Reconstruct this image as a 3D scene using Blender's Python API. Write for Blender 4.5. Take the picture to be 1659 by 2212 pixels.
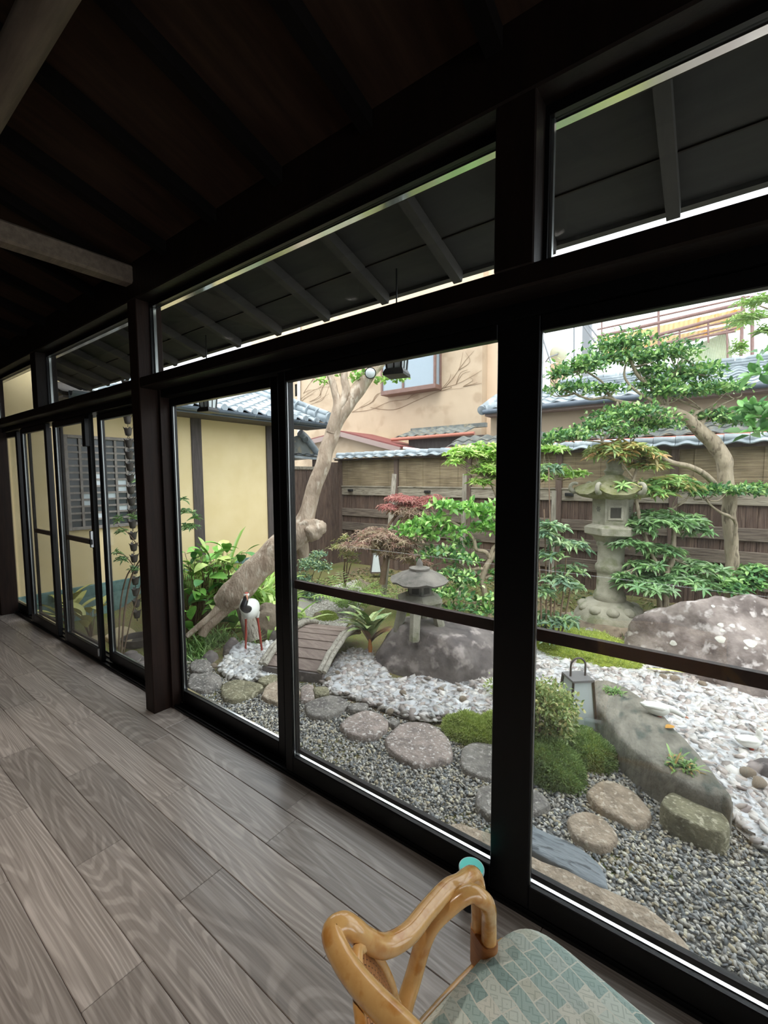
import bpy, bmesh, math, random
import numpy as np
from mathutils import Vector, Matrix, noise as mnoise

for o in list(bpy.data.objects):
    bpy.data.objects.remove(o, do_unlink=True)
SC = bpy.context.scene
COL = SC.collection

# ------------------------------------------------------------------ camera
IMG_W, IMG_H, F_PX = 1659.0, 2212.0, 964.94
YAW, PITCH, ROLL = math.radians(37.05), math.radians(4.467), math.radians(-0.258)
EYE = Vector((0.0, 0.0, 1.45))
FWD = Vector((-math.sin(YAW) * math.cos(PITCH), math.cos(YAW) * math.cos(PITCH), -math.sin(PITCH)))
_r = Vector((math.cos(YAW), math.sin(YAW), 0))
_u = _r.cross(FWD)
RIGHT = _r * math.cos(ROLL) + _u * math.sin(ROLL)
UP = -_r * math.sin(ROLL) + _u * math.cos(ROLL)
cam_d = bpy.data.cameras.new('camera')
cam_d.sensor_fit = 'HORIZONTAL'
cam_d.sensor_width = 36.0
cam_d.lens = 36.0 * F_PX / IMG_W
cam_d.clip_start = 0.02
cam_d.clip_end = 300
cam = bpy.data.objects.new('camera', cam_d)
COL.objects.link(cam)
_m = Matrix((RIGHT, UP, -FWD)).transposed().to_4x4()
_m.translation = EYE
cam.matrix_world = _m
SC.camera = cam

# ------------------------------------------------------------------ world, light, exposure
SKY_STRENGTH = 1.0
EXPOSURE = 1.85
FILL_LAMPS = [(-0.9, -0.3, 34), (-2.6, -0.3, 34), (-4.4, -0.3, 26), (0.9, -0.5, 26)]
w = bpy.data.worlds.new('overcast_sky')
SC.world = w
w.use_nodes = True
wn = w.node_tree.nodes
wn['Background'].inputs[0].default_value = (0.90, 0.95, 1.0, 1)
wn['Background'].inputs[1].default_value = SKY_STRENGTH
sun_d = bpy.data.lights.new('veiled_sun', 'SUN')
sun_d.energy = 1.1
sun_d.angle = math.radians(50)
sun_d.color = (1.0, 0.97, 0.92)
sun = bpy.data.objects.new('veiled_sun', sun_d)
sun.rotation_euler = (math.radians(28), math.radians(12), 0)
COL.objects.link(sun)
SC.view_settings.view_transform = 'Standard'
SC.view_settings.look = 'None'
SC.view_settings.exposure = EXPOSURE
SC.view_settings.gamma = 1.0
SC.view_settings.use_curve_mapping = False
SC.cycles.max_bounces = 6
SC.cycles.diffuse_bounces = 4
SC.cycles.glossy_bounces = 3
SC.cycles.transmission_bounces = 4
SC.cycles.transparent_max_bounces = 20
SC.cycles.adaptive_threshold = 0.035
SC.cycles.use_denoising = True
SC.cycles.sample_clamp_indirect = 6

# ------------------------------------------------------------------ picture rays -> places
def ray(px, py):
    return FWD + RIGHT * ((px - IMG_W / 2) / F_PX) - UP * ((py - IMG_H / 2) / F_PX)
def AD(px, py, d):
    return EYE + ray(px, py) * d
def HZ(px, py, z):
    r = ray(px, py)
    return EYE + r * ((z - EYE.z) / r.z)
def HY(px, py, y):
    r = ray(px, py)
    return EYE + r * (y / r.y)
def HX(px, py, x):
    r = ray(px, py)
    return EYE + r * (x / r.x)
def depth(p):
    return (Vector(p) - EYE).dot(FWD)

# ------------------------------------------------------------------ materials
MATS = {}
def srgb(r, g, b):
    f = lambda c: c / 12.92 if c <= 0.04045 else ((c + 0.055) / 1.055) ** 2.4
    return (f(r / 255), f(g / 255), f(b / 255))
def nd(nt, t, **kw):
    n = nt.nodes.new(t)
    for k, v in kw.items():
        if k.startswith('i_'):
            n.inputs[k[2:].replace('_', ' ')].default_value = v
        else:
            setattr(n, k, v)
    return n
def mat(name, c1, c2=None, rough=0.6, metal=0.0, scale=8.0, stretch=(1, 1, 1), bump=0.0, bscale=None, detail=6.0,
        lo=0.35, hi=0.65, rnd=0.0, c3=None, s3=30.0, spec=0.5, coat=0.0):
    m = bpy.data.materials.new(name)
    m.use_nodes = True
    nt = m.node_tree
    b = nt.nodes['Principled BSDF']
    b.inputs['Roughness'].default_value = rough
    b.inputs['Metallic'].default_value = metal
    b.inputs['Specular IOR Level'].default_value = spec
    b.inputs['Coat Weight'].default_value = coat
    MATS[name] = m
    tc = nd(nt, 'ShaderNodeTexCoord')
    oi = nd(nt, 'ShaderNodeObjectInfo')
    mp = nd(nt, 'ShaderNodeMapping')
    mp.inputs['Scale'].default_value = stretch
    nt.links.new(tc.outputs['Object'], mp.inputs['Vector'])
    ad = nd(nt, 'ShaderNodeVectorMath', operation='MULTIPLY_ADD')
    cb = nd(nt, 'ShaderNodeCombineXYZ')
    for i in range(3):
        nt.links.new(oi.outputs['Random'], cb.inputs[i])
    nt.links.new(cb.outputs[0], ad.inputs[0])
    ad.inputs[1].default_value = (17, 31, 23)
    nt.links.new(mp.outputs[0], ad.inputs[2])
    vec = ad.outputs[0]
    col = None
    if c2 is None:
        b.inputs['Base Color'].default_value = (*c1, 1)
    else:
        n = nd(nt, 'ShaderNodeTexNoise')
        n.inputs['Scale'].default_value = scale
        n.inputs['Detail'].default_value = detail
        n.inputs['Roughness'].default_value = 0.6
        nt.links.new(vec, n.inputs['Vector'])
        r = nd(nt, 'ShaderNodeValToRGB')
        r.color_ramp.elements[0].position = lo
        r.color_ramp.elements[1].position = hi
        r.color_ramp.elements[0].color = (*c1, 1)
        r.color_ramp.elements[1].color = (*c2, 1)
        nt.links.new(n.outputs['Fac'], r.inputs['Fac'])
        col = r.outputs['Color']
        if c3 is not None:
            n3 = nd(nt, 'ShaderNodeTexNoise')
            n3.inputs['Scale'].default_value = s3
            n3.inputs['Detail'].default_value = 4
            nt.links.new(vec, n3.inputs['Vector'])
            r3 = nd(nt, 'ShaderNodeValToRGB')
            r3.color_ramp.elements[0].position = 0.55
            r3.color_ramp.elements[1].position = 0.66
            nt.links.new(n3.outputs['Fac'], r3.inputs['Fac'])
            mx = nd(nt, 'ShaderNodeMix', data_type='RGBA')
            nt.links.new(r3.outputs['Color'], mx.inputs[0])
            nt.links.new(col, mx.inputs[6])
            mx.inputs[7].default_value = (*c3, 1)
            col = mx.outputs[2]
        if rnd:
            hs = nd(nt, 'ShaderNodeHueSaturation')
            ma = nd(nt, 'ShaderNodeMapRange')
            ma.inputs['To Min'].default_value = 1 - rnd
            ma.inputs['To Max'].default_value = 1 + rnd
            nt.links.new(oi.outputs['Random'], ma.inputs['Value'])
            nt.links.new(ma.outputs[0], hs.inputs['Value'])
            nt.links.new(col, hs.inputs['Color'])
            col = hs.outputs['Color']
        nt.links.new(col, b.inputs['Base Color'])
    if bump:
        n2 = nd(nt, 'ShaderNodeTexNoise')
        n2.inputs['Scale'].default_value = bscale or scale * 3
        n2.inputs['Detail'].default_value = 6
        nt.links.new(vec, n2.inputs['Vector'])
        bp = nd(nt, 'ShaderNodeBump')
        bp.inputs['Strength'].default_value = bump
        bp.inputs['Distance'].default_value = 0.02
        nt.links.new(n2.outputs['Fac'], bp.inputs['Height'])
        nt.links.new(bp.outputs[0], b.inputs['Normal'])
    return m
def leaf_mat(name, rough=0.4, trans=0.25):
    m = bpy.data.materials.new(name)
    m.use_nodes = True
    nt = m.node_tree
    b = nt.nodes['Principled BSDF']
    at = nd(nt, 'ShaderNodeAttribute', attribute_name='Col')
    nt.links.new(at.outputs['Color'], b.inputs['Base Color'])
    b.inputs['Roughness'].default_value = rough
    tr = nd(nt, 'ShaderNodeBsdfTranslucent')
    nt.links.new(at.outputs['Color'], tr.inputs['Color'])
    mx = nd(nt, 'ShaderNodeMixShader')
    mx.inputs[0].default_value = trans
    nt.links.new(b.outputs[0], mx.inputs[1])
    nt.links.new(tr.outputs[0], mx.inputs[2])
    nt.links.new(mx.outputs[0], nt.nodes['Material Output'].inputs['Surface'])
    MATS[name] = m
    return m
def glass_mat(name, tint=(1, 1, 1), haze=0.0, hazecol=(0.6, 0.6, 0.6), ior=1.45):
    m = bpy.data.materials.new(name)
    m.use_nodes = True
    nt = m.node_tree
    nt.nodes.remove(nt.nodes['Principled BSDF'])
    t = nd(nt, 'ShaderNodeBsdfTransparent')
    t.inputs[0].default_value = (*tint, 1)
    g = nd(nt, 'ShaderNodeBsdfGlossy')
    g.inputs['Roughness'].default_value = 0.0
    fr = nd(nt, 'ShaderNodeFresnel')
    # same reflectance for both faces of the pane (no total reflection on the way out)
    geo = nd(nt, 'ShaderNodeNewGeometry')
    io = nd(nt, 'ShaderNodeMapRange')
    io.inputs['To Min'].default_value = ior
    io.inputs['To Max'].default_value = 1.0 / ior
    nt.links.new(geo.outputs['Backfacing'], io.inputs['Value'])
    nt.links.new(io.outputs[0], fr.inputs['IOR'])
    mx = nd(nt, 'ShaderNodeMixShader')
    nt.links.new(fr.outputs[0], mx.inputs[0])
    nt.links.new(t.outputs[0], mx.inputs[1])
    nt.links.new(g.outputs[0], mx.inputs[2])
    out = mx.outputs[0]
    if haze:
        d = nd(nt, 'ShaderNodeBsdfDiffuse')
        d.inputs[0].default_value = (*hazecol, 1)
        m2 = nd(nt, 'ShaderNodeMixShader')
        m2.inputs[0].default_value = haze
        nt.links.new(out, m2.inputs[1])
        nt.links.new(d.outputs[0], m2.inputs[2])
        out = m2.outputs[0]
    nt.links.new(out, nt.nodes['Material Output'].inputs['Surface'])
    MATS[name] = m
    return m

# ------------------------------------------------------------------ mesh builders
class MB:
    def __init__(s):
        s.v = []
        s.f = []
    def add(s, vs, fs):
        k = len(s.v)
        s.v.extend([tuple(p) for p in vs])
        s.f.extend([tuple(i + k for i in f) for f in fs])
        return s
    def box(s, x0, x1, y0, y1, z0, z1):
        vs = [(x, y, z) for z in (z0, z1) for y in (y0, y1) for x in (x0, x1)]
        return s.add(vs, [(0, 2, 3, 1), (4, 5, 7, 6), (0, 1, 5, 4), (2, 6, 7, 3), (0, 4, 6, 2), (1, 3, 7, 5)])
    def cbox(s, x0, x1, y0, y1, z0, z1, b):
        # box with chamfered edges (24 vertices)
        vs, idx = [], {}
        X, Y, Z = (x0, x1), (y0, y1), (z0, z1)
        for i in (0, 1):
            for j in (0, 1):
                for k in (0, 1):
                    sx, sy, sz = 1 - 2 * i, 1 - 2 * j, 1 - 2 * k
                    idx[(i, j, k, 0)] = len(vs); vs.append((X[i], Y[j] + sy * b, Z[k] + sz * b))
                    idx[(i, j, k, 1)] = len(vs); vs.append((X[i] + sx * b, Y[j], Z[k] + sz * b))
                    idx[(i, j, k, 2)] = len(vs); vs.append((X[i] + sx * b, Y[j] + sy * b, Z[k]))
        fs = []
        for i in (0, 1):
            fs.append([idx[(i, 0, 0, 0)], idx[(i, 1, 0, 0)], idx[(i, 1, 1, 0)], idx[(i, 0, 1, 0)]])
            fs.append([idx[(0, i, 0, 1)], idx[(1, i, 0, 1)], idx[(1, i, 1, 1)], idx[(0, i, 1, 1)]])
            fs.append([idx[(0, 0, i, 2)], idx[(1, 0, i, 2)], idx[(1, 1, i, 2)], idx[(0, 1, i, 2)]])
            for j in (0, 1):
                fs.append([idx[(0, i, j, 1)], idx[(1, i, j, 1)], idx[(1, i, j, 2)], idx[(0, i, j, 2)]])
                fs.append([idx[(i, 0, j, 0)], idx[(i, 1, j, 0)], idx[(i, 1, j, 2)], idx[(i, 0, j, 2)]])
                fs.append([idx[(i, j, 0, 0)], idx[(i, j, 1, 0)], idx[(i, j, 1, 1)], idx[(i, j, 0, 1)]])
        for i in (0, 1):
            for j in (0, 1):
                for k in (0, 1):
                    fs.append([idx[(i, j, k, 0)], idx[(i, j, k, 1)], idx[(i, j, k, 2)]])
        return s.add(vs, fs)
    def bar(s, a, b, wx, wz, up=(0, 0, 1)):
        # square bar from a to b
        a, b = Vector(a), Vector(b)
        d = (b - a).normalized()
        u = Vector(up)
        if abs(d.dot(u)) > 0.98:
            u = Vector((0, 1, 0))
        x = d.cross(u).normalized()
        z = x.cross(d).normalized()
        vs = [p + x * sx * wx / 2 + z * sz * wz / 2 for p in (a, b) for sx, sz in ((-1, -1), (1, -1), (1, 1), (-1, 1))]
        return s.add(vs, [(0, 3, 2, 1), (4, 5, 6, 7), (0, 1, 5, 4), (1, 2, 6, 5), (2, 3, 7, 6), (3, 0, 4, 7)])
    def tube(s, pts, rad, n=8, closed=False, cap=True):
        P = [Vector(p) for p in pts]
        if not hasattr(rad, '__len__'):
            rad = [rad] * len(P)
        m = len(P)
        T = []
        for i in range(m):
            if closed:
                d = P[(i + 1) % m] - P[i - 1]
            else:
                d = P[min(i + 1, m - 1)] - P[max(i - 1, 0)]
            T.append(d.normalized() if d.length > 1e-9 else Vector((0, 0, 1)))
        u = T[0].orthogonal().normalized()
        vs = []
        for i in range(m):
            u = (u - T[i] * u.dot(T[i]))
            u = u.normalized() if u.length > 1e-6 else T[i].orthogonal().normalized()
            v = T[i].cross(u)
            for k in range(n):
                a = 2 * math.pi * k / n
                vs.append(P[i] + (u * math.cos(a) + v * math.sin(a)) * rad[i])
        fs = []
        for i in range(m if closed else m - 1):
            j = (i + 1) % m
            for k in range(n):
                l = (k + 1) % n
                fs.append((i * n + k, i * n + l, j * n + l, j * n + k))
        if cap and not closed:
            fs.append(tuple(range(n - 1, -1, -1)))
            fs.append(tuple((m - 1) * n + k for k in range(n)))
        return s.add(vs, fs)
    def lathe(s, prof, n=16, c=(0, 0, 0), cap=True, rot=0.0):
        vs = []
        for r, z in prof:
            for k in range(n):
                a = rot + 2 * math.pi * k / n
                vs.append((c[0] + r * math.cos(a), c[1] + r * math.sin(a), c[2] + z))
        fs = []
        for i in range(len(prof) - 1):
            for k in range(n):
                l = (k + 1) % n
                fs.append((i * n + k, i * n + l, (i + 1) * n + l, (i + 1) * n + k))
        if cap:
            fs.append(tuple(range(n - 1, -1, -1)))
            fs.append(tuple((len(prof) - 1) * n + k for k in range(n)))
        return s.add(vs, fs)
    def prism(s, poly, z0, z1):
        n = len(poly)
        vs = [(p[0], p[1], z0) for p in poly] + [(p[0], p[1], z1) for p in poly]
        fs = [tuple(range(n - 1, -1, -1)), tuple(range(n, 2 * n))]
        fs += [(i, (i + 1) % n, n + (i + 1) % n, n + i) for i in range(n)]
        return s.add(vs, fs)
    def ell(s, c, r, nu=12, nv=8, R=None):
        vs = []
        for j in range(nv + 1):
            t = math.pi * j / nv
            for i in range(nu):
                a = 2 * math.pi * i / nu
                p = Vector((r[0] * math.sin(t) * math.cos(a), r[1] * math.sin(t) * math.sin(a), -r[2] * math.cos(t)))
                if R is not None:
                    p = R @ p
                vs.append(p + Vector(c))
        fs = [(j * nu + i, j * nu + (i + 1) % nu, (j + 1) * nu + (i + 1) % nu, (j + 1) * nu + i) for j in range(nv) for i in range(nu)]
        return s.add(vs, fs)
    def mesh(s, name, smooth=False):
        me = bpy.data.meshes.new(name)
        me.from_pydata(s.v, [], s.f)
        if smooth:
            me.polygons.foreach_set('use_smooth', [True] * len(me.polygons))
        me.validate(clean_customdata=False)
        me.update()
        if smooth:
            me.set_sharp_from_angle(angle=math.radians(62))
        return me
    def build(s, name, material, parent=None, smooth=False, auto=None):
        me = s.mesh(name, smooth)
        o = link(name, me, material, parent)
        return o

def origin_of(o):
    p = Vector((0, 0, 0))
    while o is not None:
        p += o.location
        o = o.parent
    return p
def link(name, me, material=None, parent=None, loc=None, rot=None, scale=None):
    """mesh in world coordinates (loc None) or a shared mesh placed at loc"""
    if material is not None and len(me.materials) == 0:
        me.materials.append(MATS[material] if isinstance(material, str) else material)
    o = bpy.data.objects.new(name, me)
    COL.objects.link(o)
    po = origin_of(parent) if parent is not None else Vector((0, 0, 0))
    if parent is not None:
        o.parent = parent
    base = Vector(loc) if loc is not None else Vector((0, 0, 0))
    o.location = base - po
    if rot is not None:
        if isinstance(rot, Matrix):
            o.rotation_euler = rot.to_euler()
        else:
            o.rotation_euler = rot
    if scale is not None:
        o.scale = scale
    return o
def thing(name, label, cat, loc=(0, 0, 0), group=None, kind=None):
    o = bpy.data.objects.new(name, None)
    COL.objects.link(o)
    o.empty_display_size = 0.1
    o.location = loc
    return tag(o, label, cat, group, kind)
def tag(o, label, cat, group=None, kind=None):
    o['label'] = label
    o['category'] = cat
    if group:
        o['group'] = group
    if kind:
        o['kind'] = kind
    return o
def struct(o, label=None):
    o['kind'] = 'structure'
    if label:
        o['label'] = label
    return o
def stuff(o):
    o['kind'] = 'stuff'
    return o
def spl(pts, k=4):
    """Catmull-Rom through points (tuples of any length)"""
    A = [np.array([float(c) for c in p]) for p in pts]
    out = []
    n = len(A)
    for i in range(n - 1):
        p0, p1, p2, p3 = A[max(i - 1, 0)], A[i], A[i + 1], A[min(i + 2, n - 1)]
        for j in range(k):
            t = j / k
            out.append(0.5 * (2 * p1 + (p2 - p0) * t + (2 * p0 - 5 * p1 + 4 * p2 - p3) * t * t + (3 * p1 - p0 - 3 * p2 + p3) * t ** 3))
    out.append(A[-1])
    return out
def smesh(o):
    o.data.polygons.foreach_set('use_smooth', [True] * len(o.data.polygons))
    return o
def np_mesh(name, V, F, cols=None, smooth=False):
    """V (n,3) array, F (m,k) array of equal-size faces"""
    me = bpy.data.meshes.new(name)
    V = np.asarray(V, dtype=np.float32)
    F = np.asarray(F, dtype=np.int32)
    k = F.shape[1]
    me.vertices.add(len(V))
    me.vertices.foreach_set('co', V.ravel())
    me.loops.add(F.size)
    me.loops.foreach_set('vertex_index', F.ravel())
    me.polygons.add(len(F))
    me.polygons.foreach_set('loop_start', np.arange(0, F.size, k, dtype=np.int32))
    if smooth:
        me.polygons.foreach_set('use_smooth', np.ones(len(F), dtype=bool))
    me.update(calc_edges=True)
    if cols is not None:
        ca = me.color_attributes.new('Col', 'FLOAT_COLOR', 'POINT')
        c4 = np.ones((len(V), 4), dtype=np.float32)
        c4[:, :3] = cols
        ca.data.foreach_set('color', c4.ravel())
    return me

GZ = -0.35   # garden ground below the room floor (z = 0)
# ================================================================== ROOM
def plank_mat(name, c1, c2, c3, rough=0.38):
    m = bpy.data.materials.new(name)
    m.use_nodes = True
    nt = m.node_tree
    b = nt.nodes['Principled BSDF']
    tc = nd(nt, 'ShaderNodeTexCoord')
    oi = nd(nt, 'ShaderNodeObjectInfo')
    cb = nd(nt, 'ShaderNodeCombineXYZ')
    for i in range(3):
        nt.links.new(oi.outputs['Random'], cb.inputs[i])
    ad = nd(nt, 'ShaderNodeVectorMath', operation='MULTIPLY_ADD')
    nt.links.new(cb.outputs[0], ad.inputs[0])
    ad.inputs[1].default_value = (13, 0.16, 29)
    nt.links.new(tc.outputs['Object'], ad.inputs[2])
    # cathedral grain: distance field bent by low noise, then fine rings
    mp = nd(nt, 'ShaderNodeMapping')
    mp.inputs['Scale'].default_value = (0.42, 3.4, 1)
    nt.links.new(ad.outputs[0], mp.inputs['Vector'])
    n1 = nd(nt, 'ShaderNodeTexNoise')
    n1.inputs['Scale'].default_value = 1.1
    n1.inputs['Detail'].default_value = 1.5
    n1.inputs['Distortion'].default_value = 0.3
    nt.links.new(mp.outputs[0], n1.inputs['Vector'])
    mu = nd(nt, 'ShaderNodeMath', operation='MULTIPLY')
    nt.links.new(n1.outputs['Fac'], mu.inputs[0])
    mu.inputs[1].default_value = 250.0
    si = nd(nt, 'ShaderNodeMath', operation='SINE')
    nt.links.new(mu.outputs[0], si.inputs[0])
    r1 = nd(nt, 'ShaderNodeValToRGB')
    r1.color_ramp.elements[0].position = 0.0
    r1.color_ramp.elements[1].position = 0.75
    r1.color_ramp.elements[0].color = (0.70, 0.69, 0.68, 1)
    r1.color_ramp.elements[1].color = (1, 1, 1, 1)
    nt.links.new(si.outputs[0], r1.inputs['Fac'])
    # long streaks
    mp2 = nd(nt, 'ShaderNodeMapping')
    mp2.inputs['Scale'].default_value = (1.2, 60, 1)
    nt.links.new(ad.outputs[0], mp2.inputs['Vector'])
    n2 = nd(nt, 'ShaderNodeTexNoise')
    n2.inputs['Scale'].default_value = 2.0
    n2.inputs['Detail'].default_value = 5
    nt.links.new(mp2.outputs[0], n2.inputs['Vector'])
    r2 = nd(nt, 'ShaderNodeValToRGB')
    r2.color_ramp.elements[0].position = 0.3
    r2.color_ramp.elements[1].position = 0.7
    r2.color_ramp.elements[0].color = (*c1, 1)
    r2.color_ramp.elements[1].color = (*c2, 1)
    nt.links.new(n2.outputs['Fac'], r2.inputs['Fac'])
    mx = nd(nt, 'ShaderNodeMix', data_type='RGBA', blend_type='MULTIPLY')
    mx.inputs[0].default_value = 0.8
    nt.links.new(r2.outputs['Color'], mx.inputs[6])
    nt.links.new(r1.outputs['Color'], mx.inputs[7])
    hs = nd(nt, 'ShaderNodeHueSaturation')
    ma = nd(nt, 'ShaderNodeMapRange')
    ma.inputs['To Min'].default_value = 0.82
    ma.inputs['To Max'].default_value = 1.18
    nt.links.new(oi.outputs['Random'], ma.inputs['Value'])
    nt.links.new(ma.outputs[0], hs.inputs['Value'])
    nt.links.new(mx.outputs[2], hs.inputs['Color'])
    nt.links.new(hs.outputs[0], b.inputs['Base Color'])
    b.inputs['Roughness'].default_value = rough
    # hand-scraped ripple + grain relief
    mp3 = nd(nt, 'ShaderNodeMapping')
    mp3.inputs['Scale'].default_value = (2.5, 22, 1)
    nt.links.new(ad.outputs[0], mp3.inputs['Vector'])
    n3 = nd(nt, 'ShaderNodeTexNoise')
    n3.inputs['Scale'].default_value = 1.0
    n3.inputs['Detail'].default_value = 1
    nt.links.new(mp3.outputs[0], n3.inputs['Vector'])
    b1 = nd(nt, 'ShaderNodeBump')
    b1.inputs['Strength'].default_value = 0.22
    b1.inputs['Distance'].default_value = 0.01
    nt.links.new(n3.outputs['Fac'], b1.inputs['Height'])
    b2 = nd(nt, 'ShaderNodeBump')
    b2.inputs['Strength'].default_value = 0.15
    b2.inputs['Distance'].default_value = 0.002
    nt.links.new(r1.outputs['Color'], b2.inputs['Height'])
    nt.links.new(b1.outputs[0], b2.inputs['Normal'])
    nt.links.new(b2.outputs[0], b.inputs['Normal'])
    MATS[name] = m
plank_mat('floor_oak', srgb(140, 130, 122), srgb(180, 169, 160), None, .33)
mat('subfloor', srgb(40, 34, 30), rough=0.8)
mat('dark_timber', srgb(18, 12, 9), srgb(27, 18, 13), spec=0.2, rough=0.5, scale=3, stretch=(6, 6, 1), bump=0.1)
mat('post_timber', srgb(28, 17, 12), srgb(40, 25, 18), spec=0.2, rough=0.55, scale=4, stretch=(8, 8, 0.8), bump=0.1)
mat('ceiling_board', srgb(40, 28, 21), srgb(54, 39, 30), spec=0.1, rough=0.9, scale=3, stretch=(8, 1, 1))
mat('rafter_timber', srgb(11, 8, 6), srgb(16, 11, 9), spec=0.1, rough=0.9, scale=3, stretch=(8, 1, 1))
mat('pale_beam', srgb(92, 80, 68), srgb(112, 98, 84), rough=0.7, scale=5, stretch=(1, 8, 8), bump=0.15)
mat('plaster_brown', srgb(70, 56, 44), srgb(80, 65, 50), rough=0.9, scale=20)
mat('black_alu', srgb(10, 10, 11), rough=0.36, spec=0.28)
mat('bead_white', srgb(236, 238, 238), rough=0.14, metal=1.0)
mat('bead_alu', srgb(170, 174, 172), rough=0.3, metal=0.9)
mat('screen_bar', srgb(44, 25, 20), srgb(58, 34, 27), rough=0.5, scale=40)  # brown-red tone paints in the room's reflection on the bar
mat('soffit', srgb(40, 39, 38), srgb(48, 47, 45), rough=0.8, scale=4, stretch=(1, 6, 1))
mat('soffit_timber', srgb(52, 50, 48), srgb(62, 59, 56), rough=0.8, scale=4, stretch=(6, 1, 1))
mat('chrome_grey', srgb(190, 192, 194), rough=0.3, metal=0.7)
glass_mat('window_glass', tint=(0.97, 0.985, 0.98))
glass_mat('screen_mesh', tint=(0.95, 0.95, 0.95), haze=0.09, hazecol=(0.5, 0.5, 0.5), ior=1.02)

# ---- floor
fl = struct(MB().box(-6.3, 5.0, -4.2, 1.375, -0.06, -0.012).build('floor', 'subfloor'), 'grey-brown oak plank floor')
PL, PW = 1.06, 0.1655
plank = MB().cbox(0.0006, PL - 0.0006, 0.0008, PW - 0.0008, -0.012, 0.0, 0.0018).mesh('plank')
plank.materials.append(MATS['floor_oak'])
rows = [1.375 - PW * (i + 1) for i in range(20)]
offs = [-1.46, -1.385, -1.96, -1.425, -1.87, -1.33, -2.0, -1.5, -1.1, -1.7]
for i, y in enumerate(rows):
    off = offs[i % len(offs)]
    k0 = math.floor((-6.3 - off) / PL)
    for k in range(k0, k0 + 12):
        x = off + k * PL
        if x > 2.2 or x + PL < -6.2:
            continue
        if y < -0.2 and (x < -3 or y < -1.0):
            continue
        link('plank', plank, None, fl, (x, y, 0))
# ---- ceiling: boards rising inward, rafters below
SL = 0.30
def cz(y):
    return 2.66 + SL * (1.3 - y)
ce = struct(MB().add([(-6.3, 1.45, cz(1.45)), (5, 1.45, cz(1.45)), (5, -4.2, cz(-4.2)), (-6.3, -4.2, cz(-4.2)),
                      (-6.3, 1.45, cz(1.45) + .04), (5, 1.45, cz(1.45) + .04), (5, -4.2, cz(-4.2) + .04), (-6.3, -4.2, cz(-4.2) + .04)],
                     [(0, 1, 2, 3), (7, 6, 5, 4), (0, 4, 5, 1), (1, 5, 6, 2), (2, 6, 7, 3), (3, 7, 4, 0)]).build('ceiling', 'ceiling_board'),
            'dark sloping board ceiling')
L = Vector((0, -5.5, 5.5 * SL))
raf = MB().bar((0, 0, 0), L, 0.05, 0.055).mesh('rafter')
raf.materials.append(MATS['rafter_timber'])
x = -1.465 - 0.455 * 10
while x < 4.5:
    link('rafter', raf, None, ce, (x, 1.32, cz(1.32) - 0.03))
    x += 0.455
tb = struct(MB().cbox(-2.83, -2.73, -3.6, 1.27, 2.56, 2.66, 0.012).build('tie_beam', 'pale_beam'), 'pale tie beam under the ceiling')
tag(tb, 'pale horizontal tie beam running from the window wall into the room', 'beam', kind='structure')
pu = MB().tube(spl([(-6.2, .50, 2.77), (-3, .52, 2.78), (-1.5, .515, 2.77), (1, .53, 2.78), (4.9, .5, 2.78)], 3), 0.052, 10).build('purlin', 'pale_beam', smooth=True)
tag(pu, 'pale rounded log purlin just below the rafters at upper left', 'beam', kind='structure')

# ---- room ends (left end wall, closed back wall, right end left open to add daylight)
struct(MB().box(-6.3, -6.16, -4.2, 1.30, 0, 4.4).build('wall_left', 'plaster_brown'))
wb = MB().box(-6.3, 5.0, -4.3, -4.2, 0, 4.4)
struct(wb.build('wall_back', 'plaster_brown'))
wr = MB().box(5.0, 5.1, -4.3, -3.4, 0, 4.4).box(5.0, 5.1, 0.9, 1.45, 0, 4.4).box(5.0, 5.1, -3.4, 0.9, 2.1, 4.4)
struct(wr.build('wall_right', 'plaster_brown'))

# ---- added fill spots, out of view, built as ceiling cans to brighten the room
mat('fill_lamp_can', srgb(40, 38, 36), rough=0.5)
lg = bpy.data.materials.new('fill_lamp_glow')
lg.use_nodes = True
lg.node_tree.nodes['Principled BSDF'].inputs['Emission Color'].default_value = (1, .86, .68, 1)
lg.node_tree.nodes['Principled BSDF'].inputs['Emission Strength'].default_value = 3
MATS['fill_lamp_glow'] = lg
def fill_light(x, y, watt, lab):
    z = cz(y) - .16
    t = thing('fill_lamp', lab, 'lamp', (x, y, z), 'added fill lamps behind the viewer')
    MB().lathe([(.06, .16), (.06, .0), (.05, .0), (.05, .13)], 20, (x, y, z), cap=False).build('can', 'fill_lamp_can', t)
    MB().lathe([(.001, .13), (.05, .13)], 20, (x, y, z), cap=False).build('diffuser', 'fill_lamp_glow', t)
    ld = bpy.data.lights.new('fill_light', 'SPOT')
    ld.energy = watt
    ld.color = (1.0, 0.92, 0.84)
    ld.spot_size = math.radians(74)
    ld.spot_blend = 0.9
    ld.shadow_soft_size = 0.03
    lo = bpy.data.objects.new('fill_light', ld)
    COL.objects.link(lo)
    lo.parent = t
    lo.location = (0, 0, .06)
FILL_LAMP_AT = {-0.9: 'above the floor just left of the rattan chair', -2.6: 'behind the pale tie beam post bay', -4.4: 'above the far left end of the floor', 0.9: 'above the floor right of the rattan chair'}
for x, y, wt in FILL_LAMPS:
    fill_light(x, y, wt, 'added unseen ceiling fill lamp ' + FILL_LAMP_AT[x])

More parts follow.
